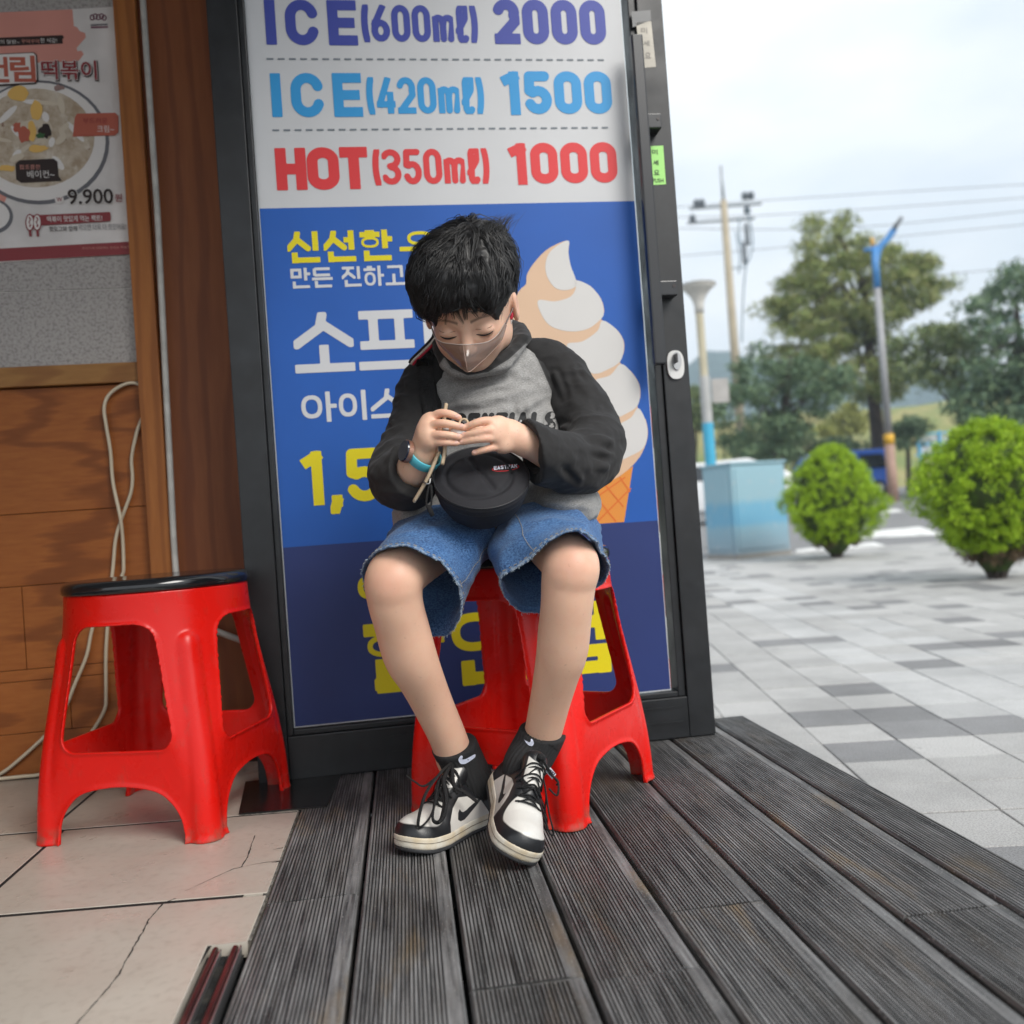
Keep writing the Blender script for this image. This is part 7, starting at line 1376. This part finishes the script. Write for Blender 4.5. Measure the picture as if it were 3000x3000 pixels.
# ---- trumpet lamp
def at_top(u, v, Y): return P(u, v, Y)
Yl = 14.2; bp_ = np.array([*P(2085, 1400, Yl)[:2], ground_z(Yl)]); lamp = empty('garden_lamp', tuple(bp_), 0., 'park lamp with white trumpet head and cream and turquoise pole', 'lamp')
zt_ = lambda y: P(2055, c8(0, y)[1], Yl)[2] - bp_[2]
def lp(name, z0, z1, r, mat): MB().lathe([(0, z0), (r, z0), (r, z1), (0, z1)], 18).build(name, mat, lamp, False)
lp('pole_base', -.03, .10, .14, M('lamp_base', (.35, .35, .34), .7)); lp('lower_pole', .1005, zt_(1250), .085, M('pole_turquoise', (.05, .38, .58), .5, vs=3)); lp('middle_pole', zt_(1250) + .001, zt_(1045), .080, M('pole_grey', (.42, .42, .41), .5)); lp('upper_pole', zt_(1045) + .001, zt_(770), .062, M('pole_cream', (.50, .45, .32), .55))
hz0, hz1 = zt_(770), zt_(640); s_h = hz1 - hz0
MB().lathe([(.0, 0 + hz0), (.070, hz0), (.075, hz0 + s_h * .25), (.09, hz0 + s_h * .40), (.13, hz0 + s_h * .60), (.20, hz0 + s_h * .78), (.275, hz0 + s_h * .90), (.27, hz0 + s_h * .93), (.0, hz0 + s_h * .93)], 28).build('lamp_shade', M('lamp_glass', (.62, .60, .55), .35), lamp, True); MB().lathe([(0, hz0 + s_h * .931), (.285, hz0 + s_h * .931), (.28, hz0 + s_h * .97), (.15, hz0 + s_h * 1.05), (0, hz0 + s_h * 1.08)], 28).build('lamp_cap', M('lamp_cap', (.36, .35, .33), .5), lamp, True)
MB().box((.10, -.02, zt_(1165)), (.36, .01, zt_(1060)), .004).build('notice_board', M('board_grey', (.40, .38, .36), .6), lamp)
# ---- tall street lamp
Ys = 27.5; sb = np.array([*P(2618, 1467, Ys)[:2], ground_z(Ys)]); sl_ = empty('street_lamp', tuple(sb), 0., 'tall street lamp with blue forked top, grey pole and pinkish wrapped base', 'lamp'); zs_ = lambda y: B8(1000, y, Ys)[2] - sb[2]
def sp_(name, z0, z1, r0, r1, mat): MB().lathe([(0, z0), (r0, z0), (r1, z1), (0, z1)], 14).build(name, mat, sl_, True)
sp_('pole_wrap', -.05, zs_(1345), .155, .145, M('wrap_pink', (.42, .27, .21), .7)); sp_('warning_band', zs_(1345) + .002, zs_(1300), .15, .15, M('band_yellow', (.75, .42, .02), .5)); sp_('pole', zs_(1300) + .002, zs_(660), .115, .095, M('steel_pole', (.34, .34, .35), .5)); sp_('upper_pole', zs_(660) + .002, zs_(478), .105, .10, M('pole_blue', (.06, .24, .55), .45))
T8 = lambda x, y: B8(x, y, Ys) - sb + np.array([0, 0, 0])
z478 = zs_(478); off_x = B8(985, 478, Ys)[0] - sb[0]; rel = lambda x, y: (B8(x, y, Ys)[0] - B8(990, y, Ys)[0] + math.tan(ROLL) * 0, 0., zs_(y))
b = MB(); b.tube(spline([rel(990, 560), rel(1010, 490), rel(1050, 450), rel(1085, 405)], 5), [.10] * 15 + [.085], 10); b.build('arm', MATS['pole_blue'], sl_, True); b = MB(); b.tube([rel(1000, 490), rel(945, 490)], .06, 8); b.build('stub_arm', MATS['pole_blue'], sl_, True)
b = MB(); b.tube([rel(1075, 415), rel(1118, 362)], [.12, .10], 8, flat=.6); b.build('lamp_head', M('lamp_head_grey', (.12, .13, .14), .5), sl_, True); b = MB(); b.tube([rel(985, 480), rel(983, 440)], [.07, .05], 8); b.build('beacon', M('beacon_orange', (.6, .33, .05), .4), sl_, True)
# ---- concrete utility pole with fittings
Yu = 42.; ub = np.array([*P(2180, 1400, Yu)[:2], ground_z(Yu)]); up_ = empty('utility_pole', tuple(ub), 0., 'concrete utility pole with cross arms and insulators above the conifer', 'pole'); zu = lambda y: B8(380, y, Yu)[2] - ub[2]; ru = lambda x, y, d=0.: (B8(x, y, Yu)[0] - B8(385 - (y - 640) * -.0735 + 0, y, Yu)[0], d, zu(y))
MB().lathe([(0, -.2), (.24, -.2), (.155, zu(275)), (0, zu(275))], 14).build('shaft', M('concrete_pole', (.42, .36, .26), .8, vs=2), up_, True); MB().lathe([(0, zu(275)), (.07, zu(275)), (.06, zu(125)), (0, zu(125))], 8).build('top_pipe', M('galvanised', (.36, .38, .40), .4, .4), up_, True)
m_arm = M('arm_steel', (.20, .22, .24), .5, .4); xo = lambda px_: px_ / 1.4864 * Yu / F
for zy, xa_, xb_ in ((300, -150, 165), (362, -165, 130)): b = MB(); b.box((xo(xa_), -.06, zu(zy) - .05), (xo(xb_), .06, zu(zy) + .05), .01); b.build('cross_arm', m_arm, up_)
for dx, zy in ((-118, 300), (-95, 300), (95, 283), (122, 283), (-140, 365), (100, 345)):
    MB().lathe([(0, 0), (.13, .02), (.17, .10), (.12, .16), (.17, .22), (.12, .30), (.06, .36), (0, .36)], 10, (xo(dx), 0, zu(zy) + .05)).build('insulator', M('insulator_dark', (.10, .12, .14), .4), up_, True)
for x, y0_, y1 in ((90, 345, 480), (72, 400, 560)): MB().lathe([(0, 0), (.10, 0), (.12, .1), (.12, .9), (.10, 1.0), (0, 1.0)], 10, (xo(x), -.1, zu(y1))).build('cutout_fuse', m_arm, up_, True)
for pts in ([(95, 320), (110, 420), (105, 500), (70, 570), (15, 575)], [(60, 360), (55, 450), (75, 540), (60, 640), (45, 760), (30, 900)], [(40, 420), (50, 520), (40, 600)]): b = MB(); b.tube(spline([(xo(x), -.15, zu(y)) for x, y in pts], 5), .03, 6); b.build('drop_cable', M('cable_blue_grey', (.10, .17, .22), .5), up_, True)
# ---- overhead wires
for i, (a, b_2, c_) in enumerate((((-200, 335), (600, 272), (2200, 175)), ((-200, 350), (600, 338), (2200, 225)), ((-100, 395), (900, 395), (2200, 260)), ((-200, 545), (500, 490), (2200, 330)), ((900, 640), (1400, 590), (2300, 505)))):
    b = MB(); pts = spline([B8(*a, Yu), B8(*b_2, Yu + .5), B8(*c_, Yu + 1)], 10); b.tube(pts, .018, 5); o_ = pts[0]; tag(b.build('overhead_wire', M('wire_dark', (.16, .17, .18), .6), None, True, org=o_, loc=tuple(o_)), ('topmost power line, level with the upper cross arm of the utility pole', 'second power line, just under the upper cross arm of the utility pole', 'power line level with the lower cross arm of the utility pole', 'low power line passing below the cross arms of the utility pole', 'short power line behind the middle of the tall street lamp')[i], 'wire', 'overhead wires')
# ---- thin traffic mast and fence
Ym = 31.; mbp = foot(1475, 1480, Ym); mast = empty('traffic_mast', tuple(mbp), 0., 'thin pale blue mast with a sloping side arm before the broadleaf tree', 'mast'); zm = lambda y: B8(1465, y, Ym)[2] - mbp[2]
MB().lathe([(0, -.05), (.10, -.05), (.07, zm(790)), (0, zm(790))], 10).build('post', M('mast_blue', (.22, .36, .44), .45), mast, True); b = MB(); b.tube([(0, 0, zm(850)), (xo(90) * Ym / Yu, 0, zm(822)), (xo(300) * Ym / Yu, 0, zm(775))], .06, 8); b.build('side_arm', MATS['mast_blue'], mast, True)
Yf = 40.; fb = foot(1280, 1480, Yf); fence = empty('railing', tuple(fb), 0., 'small sky blue railing panel at the foot of the bank', 'railing'); w_f = 2.2; z0f, z1f = B8(1280, 1380, Yf)[2] - fb[2], B8(1280, 1290, Yf)[2] - fb[2]; m_fb = M('rail_blue', (.08, .42, .68), .5)
for x in (-.9, .0, .9): MB().box((x - .05, -.05, 0), (x + .05, .05, z1f + .1), .005).build('post', m_fb, fence)
for z in np.linspace(z0f, z1f, 3): MB().box((-1.1, -.03, z - .04), (1.1, .03, z + .04), .005).build('rail', m_fb, fence)
MB().box((-1.0, .035, z0f + .1), (1.0, .05, z1f - .1)).build('panel', M('panel_white', (.55, .58, .60), .6), fence)
# ---- parked vehicles
def vehicle(name, loc, rz, label, side, wid, paint, axles, wr_, win, gname):
    """side = outline polygon (x along the length, z); win = window polygons on the flank"""
    root = empty(name, loc, rz, label, 'car', gname); L0 = min(p[0] for p in side); L1 = max(p[0] for p in side); bm = bmesh.new(); n = len(side); zmax = max(p[1] for p in side); zw = .55 * zmax
    rings = []
    for s, ins in ((-1, 0), (1, 0)):
        rings.append([bm.verts.new((x, s * (wid / 2 - max(0, (z - zw)) * .22), z)) for x, z in side])
    bm.faces.new(rings[0]); bm.faces.new(rings[1][::-1]); [bm.faces.new((rings[0][(i + 1) % n], rings[0][i], rings[1][i], rings[1][(i + 1) % n])) for i in range(n)]
    bmesh.ops.recalc_face_normals(bm, faces=bm.faces); bmesh.ops.bevel(bm, geom=bm.edges[:], offset=.05, segments=3, affect='EDGES', profile=.6); bm.verts.index_update(); mk('body', [v.co[:] for v in bm.verts], [[v.index for v in f.verts] for f in bm.faces], paint, root, True); bm.free()
    glass = M('car_glass', (.02, .025, .03), .08, coat=.5)
    for s in (-1, 1):
        for w in win:
            q = [(x, s * (wid / 2 - max(0, (z - zw)) * .22 + .006), z) for x, z in w]; q2 = [(x, y - s * .02, z) for x, y, z in q]; m_ = len(q); mk('window', q + q2, [tuple(range(m_)), tuple(range(2 * m_ - 1, m_ - 1, -1))] + [(i, (i + 1) % m_, m_ + (i + 1) % m_, m_ + i) for i in range(m_)], glass, root)
        for x in axles:
            w_ = MB(); w_.lathe([(0, -.10), (wr_ * .6, -.10), (wr_ * .95, -.09), (wr_, -.06), (wr_, .06), (wr_ * .95, .09), (wr_ * .6, .10), (0, .10)], 20); wh = mk('wheel', [(x + v[0], s * (wid / 2 - .09) + v[2], wr_ + v[1]) for v in w_.v], w_.f, M('tyre', (.02, .02, .02), .8), root, True)
            h_ = MB(); h_.lathe([(0, 0), (wr_ * .58, 0), (wr_ * .5, .015), (0, .02)], 14); mk('rim', [(x + v[0], s * (wid / 2 + .012 + 0) + s * v[2], wr_ + v[1]) for v in h_.v], h_.f, M('rim_alloy', (.45, .45, .46), .3, .7), wh, True)
    for y in (-wid * .38, wid * .38):
        MB().box((L1 - .03, y - .10, .42 * zmax), (L1 + .012, y + .10, .50 * zmax), .01).build('headlight', M('lamp_clear', (.6, .6, .58), .15), root); MB().box((L0 - .012, y - .08, .42 * zmax), (L0 + .03, y + .08, .60 * zmax), .01).build('taillight', M('lamp_red', (.45, .015, .02), .25), root)
    wz0, wz1 = .60 * zmax, .88 * zmax; MB().box((L0 - .004 + .03, -wid * .36, wz0), (L0 + .06, wid * .36, wz1), .01).build('rear_window', glass, root)
    return root
Yv = 33.; vb = P(2548, 1440, Yv)
vehicle('blue_van', (P(2602, 1440, Yv)[0] - 1.72, Yv, ground_z(Yv)), math.radians(186), 'bright blue compact van parked behind the lime shrub', [(-1.75, .28), (1.7, .28), (1.75, .75), (1.5, 1.0), (1.15, 1.58), (.9, 1.68), (-1.45, 1.70), (-1.70, 1.45), (-1.78, .8)], 1.5, M('van_blue', (.035, .15, .66), .25, coat=.5, var=.05), (-1.1, 1.15), .29, [[(-1.45, 1.02), (-.5, 1.02), (-.5, 1.52), (-1.38, 1.50)], [(-.4, 1.02), (.35, 1.02), (.35, 1.52), (-.4, 1.52)], [(.45, 1.02), (1.25, 1.02), (1.0, 1.52), (.45, 1.52)]], 'cars parked beyond the plaza')
Yc = 22.; cbp = P(2052, 1500, Yc)
vehicle('white_car', (cbp[0] + .25, Yc, ground_z(Yc)), math.radians(168), 'white hatchback half hidden behind the pale blue cabinet', [(-1.9, .30), (1.95, .30), (2.0, .62), (1.85, .82), (1.0, .98), (.45, 1.42), (-.9, 1.46), (-1.65, 1.15), (-1.92, .95)], 1.7, M('car_white', (.70, .71, .72), .25, coat=.5, var=.03), (-1.25, 1.25), .31, [[(-1.4, 1.0), (-.45, 1.0), (-.45, 1.36), (-.95, 1.36)], [(-.38, 1.0), (.85, 1.0), (.40, 1.34), (-.38, 1.36)]], 'cars parked beyond the plaza')
# red and white barrier tape post just outside the door
bp2 = onplane(1948, 1650, D0 + DN * .55); post = empty('striped_post', (bp2[0], bp2[1], PZ), 0., 'slim red and white striped barrier post just outside the door glass', 'post')
for i in range(9): MB().lathe([(0, i * .12), (.03, i * .12), (.03, i * .12 + .1195), (0, i * .12 + .1195)], 14).build('stripe_band', M('stripe_red', (.6, .02, .03), .5) if i % 2 else M('stripe_white', (.72, .72, .70), .5), post, True)
MB().lathe([(0, 0), (.12, 0), (.12, .03), (.04, .05), (0, .05)], 18).build('foot', M('rubber_black', (.02, .02, .02), .8), post, True)
# ---- the roof over the shop floor and the rest of the shop; canopy added
m_ceil = M('ceiling_board', (.30, .27, .24), .8)
tag(MB().box((-4.2, -1.6, 2.62), (-.30, 2.45, 2.70)).build('shop_ceiling', m_ceil), 'shop ceiling over the tiled floor', kind='structure')
tag(MB().box((-.299, -1.6, 2.60), (.62, 2.25, 2.68)).build('shade_canopy', M('shade_canopy_metal', (.40, .40, .41), .6)), 'added unseen canopy over the deck, shading the left wall', kind='structure')  # unseen canopy, added to keep sun off the left wall
tag(MB().box((-4.3, -1.6, 0), (-4.2, 2.45, 2.62)).build('shop_side_wall', W_panel), 'far side wall of the shop', kind='structure')

# ---- hazy air
hzm = bpy.data.materials.new('haze_air'); hzm.use_nodes = True; ht = hzm.node_tree; ht.nodes.clear(); ho = ht.nodes.new('ShaderNodeOutputMaterial'); hv_ = ht.nodes.new('ShaderNodeVolumePrincipled'); hv_.inputs['Color'].default_value = (.72, .87, 1., 1); hv_.inputs['Density'].default_value = .0014; ht.links.new(hv_.outputs[0], ho.inputs['Volume'])
hb_ = MB().box((-1000, -62, -1.5), (1000, 475, 110)); tag(hb_.build('haze', hzm), kind='stuff')
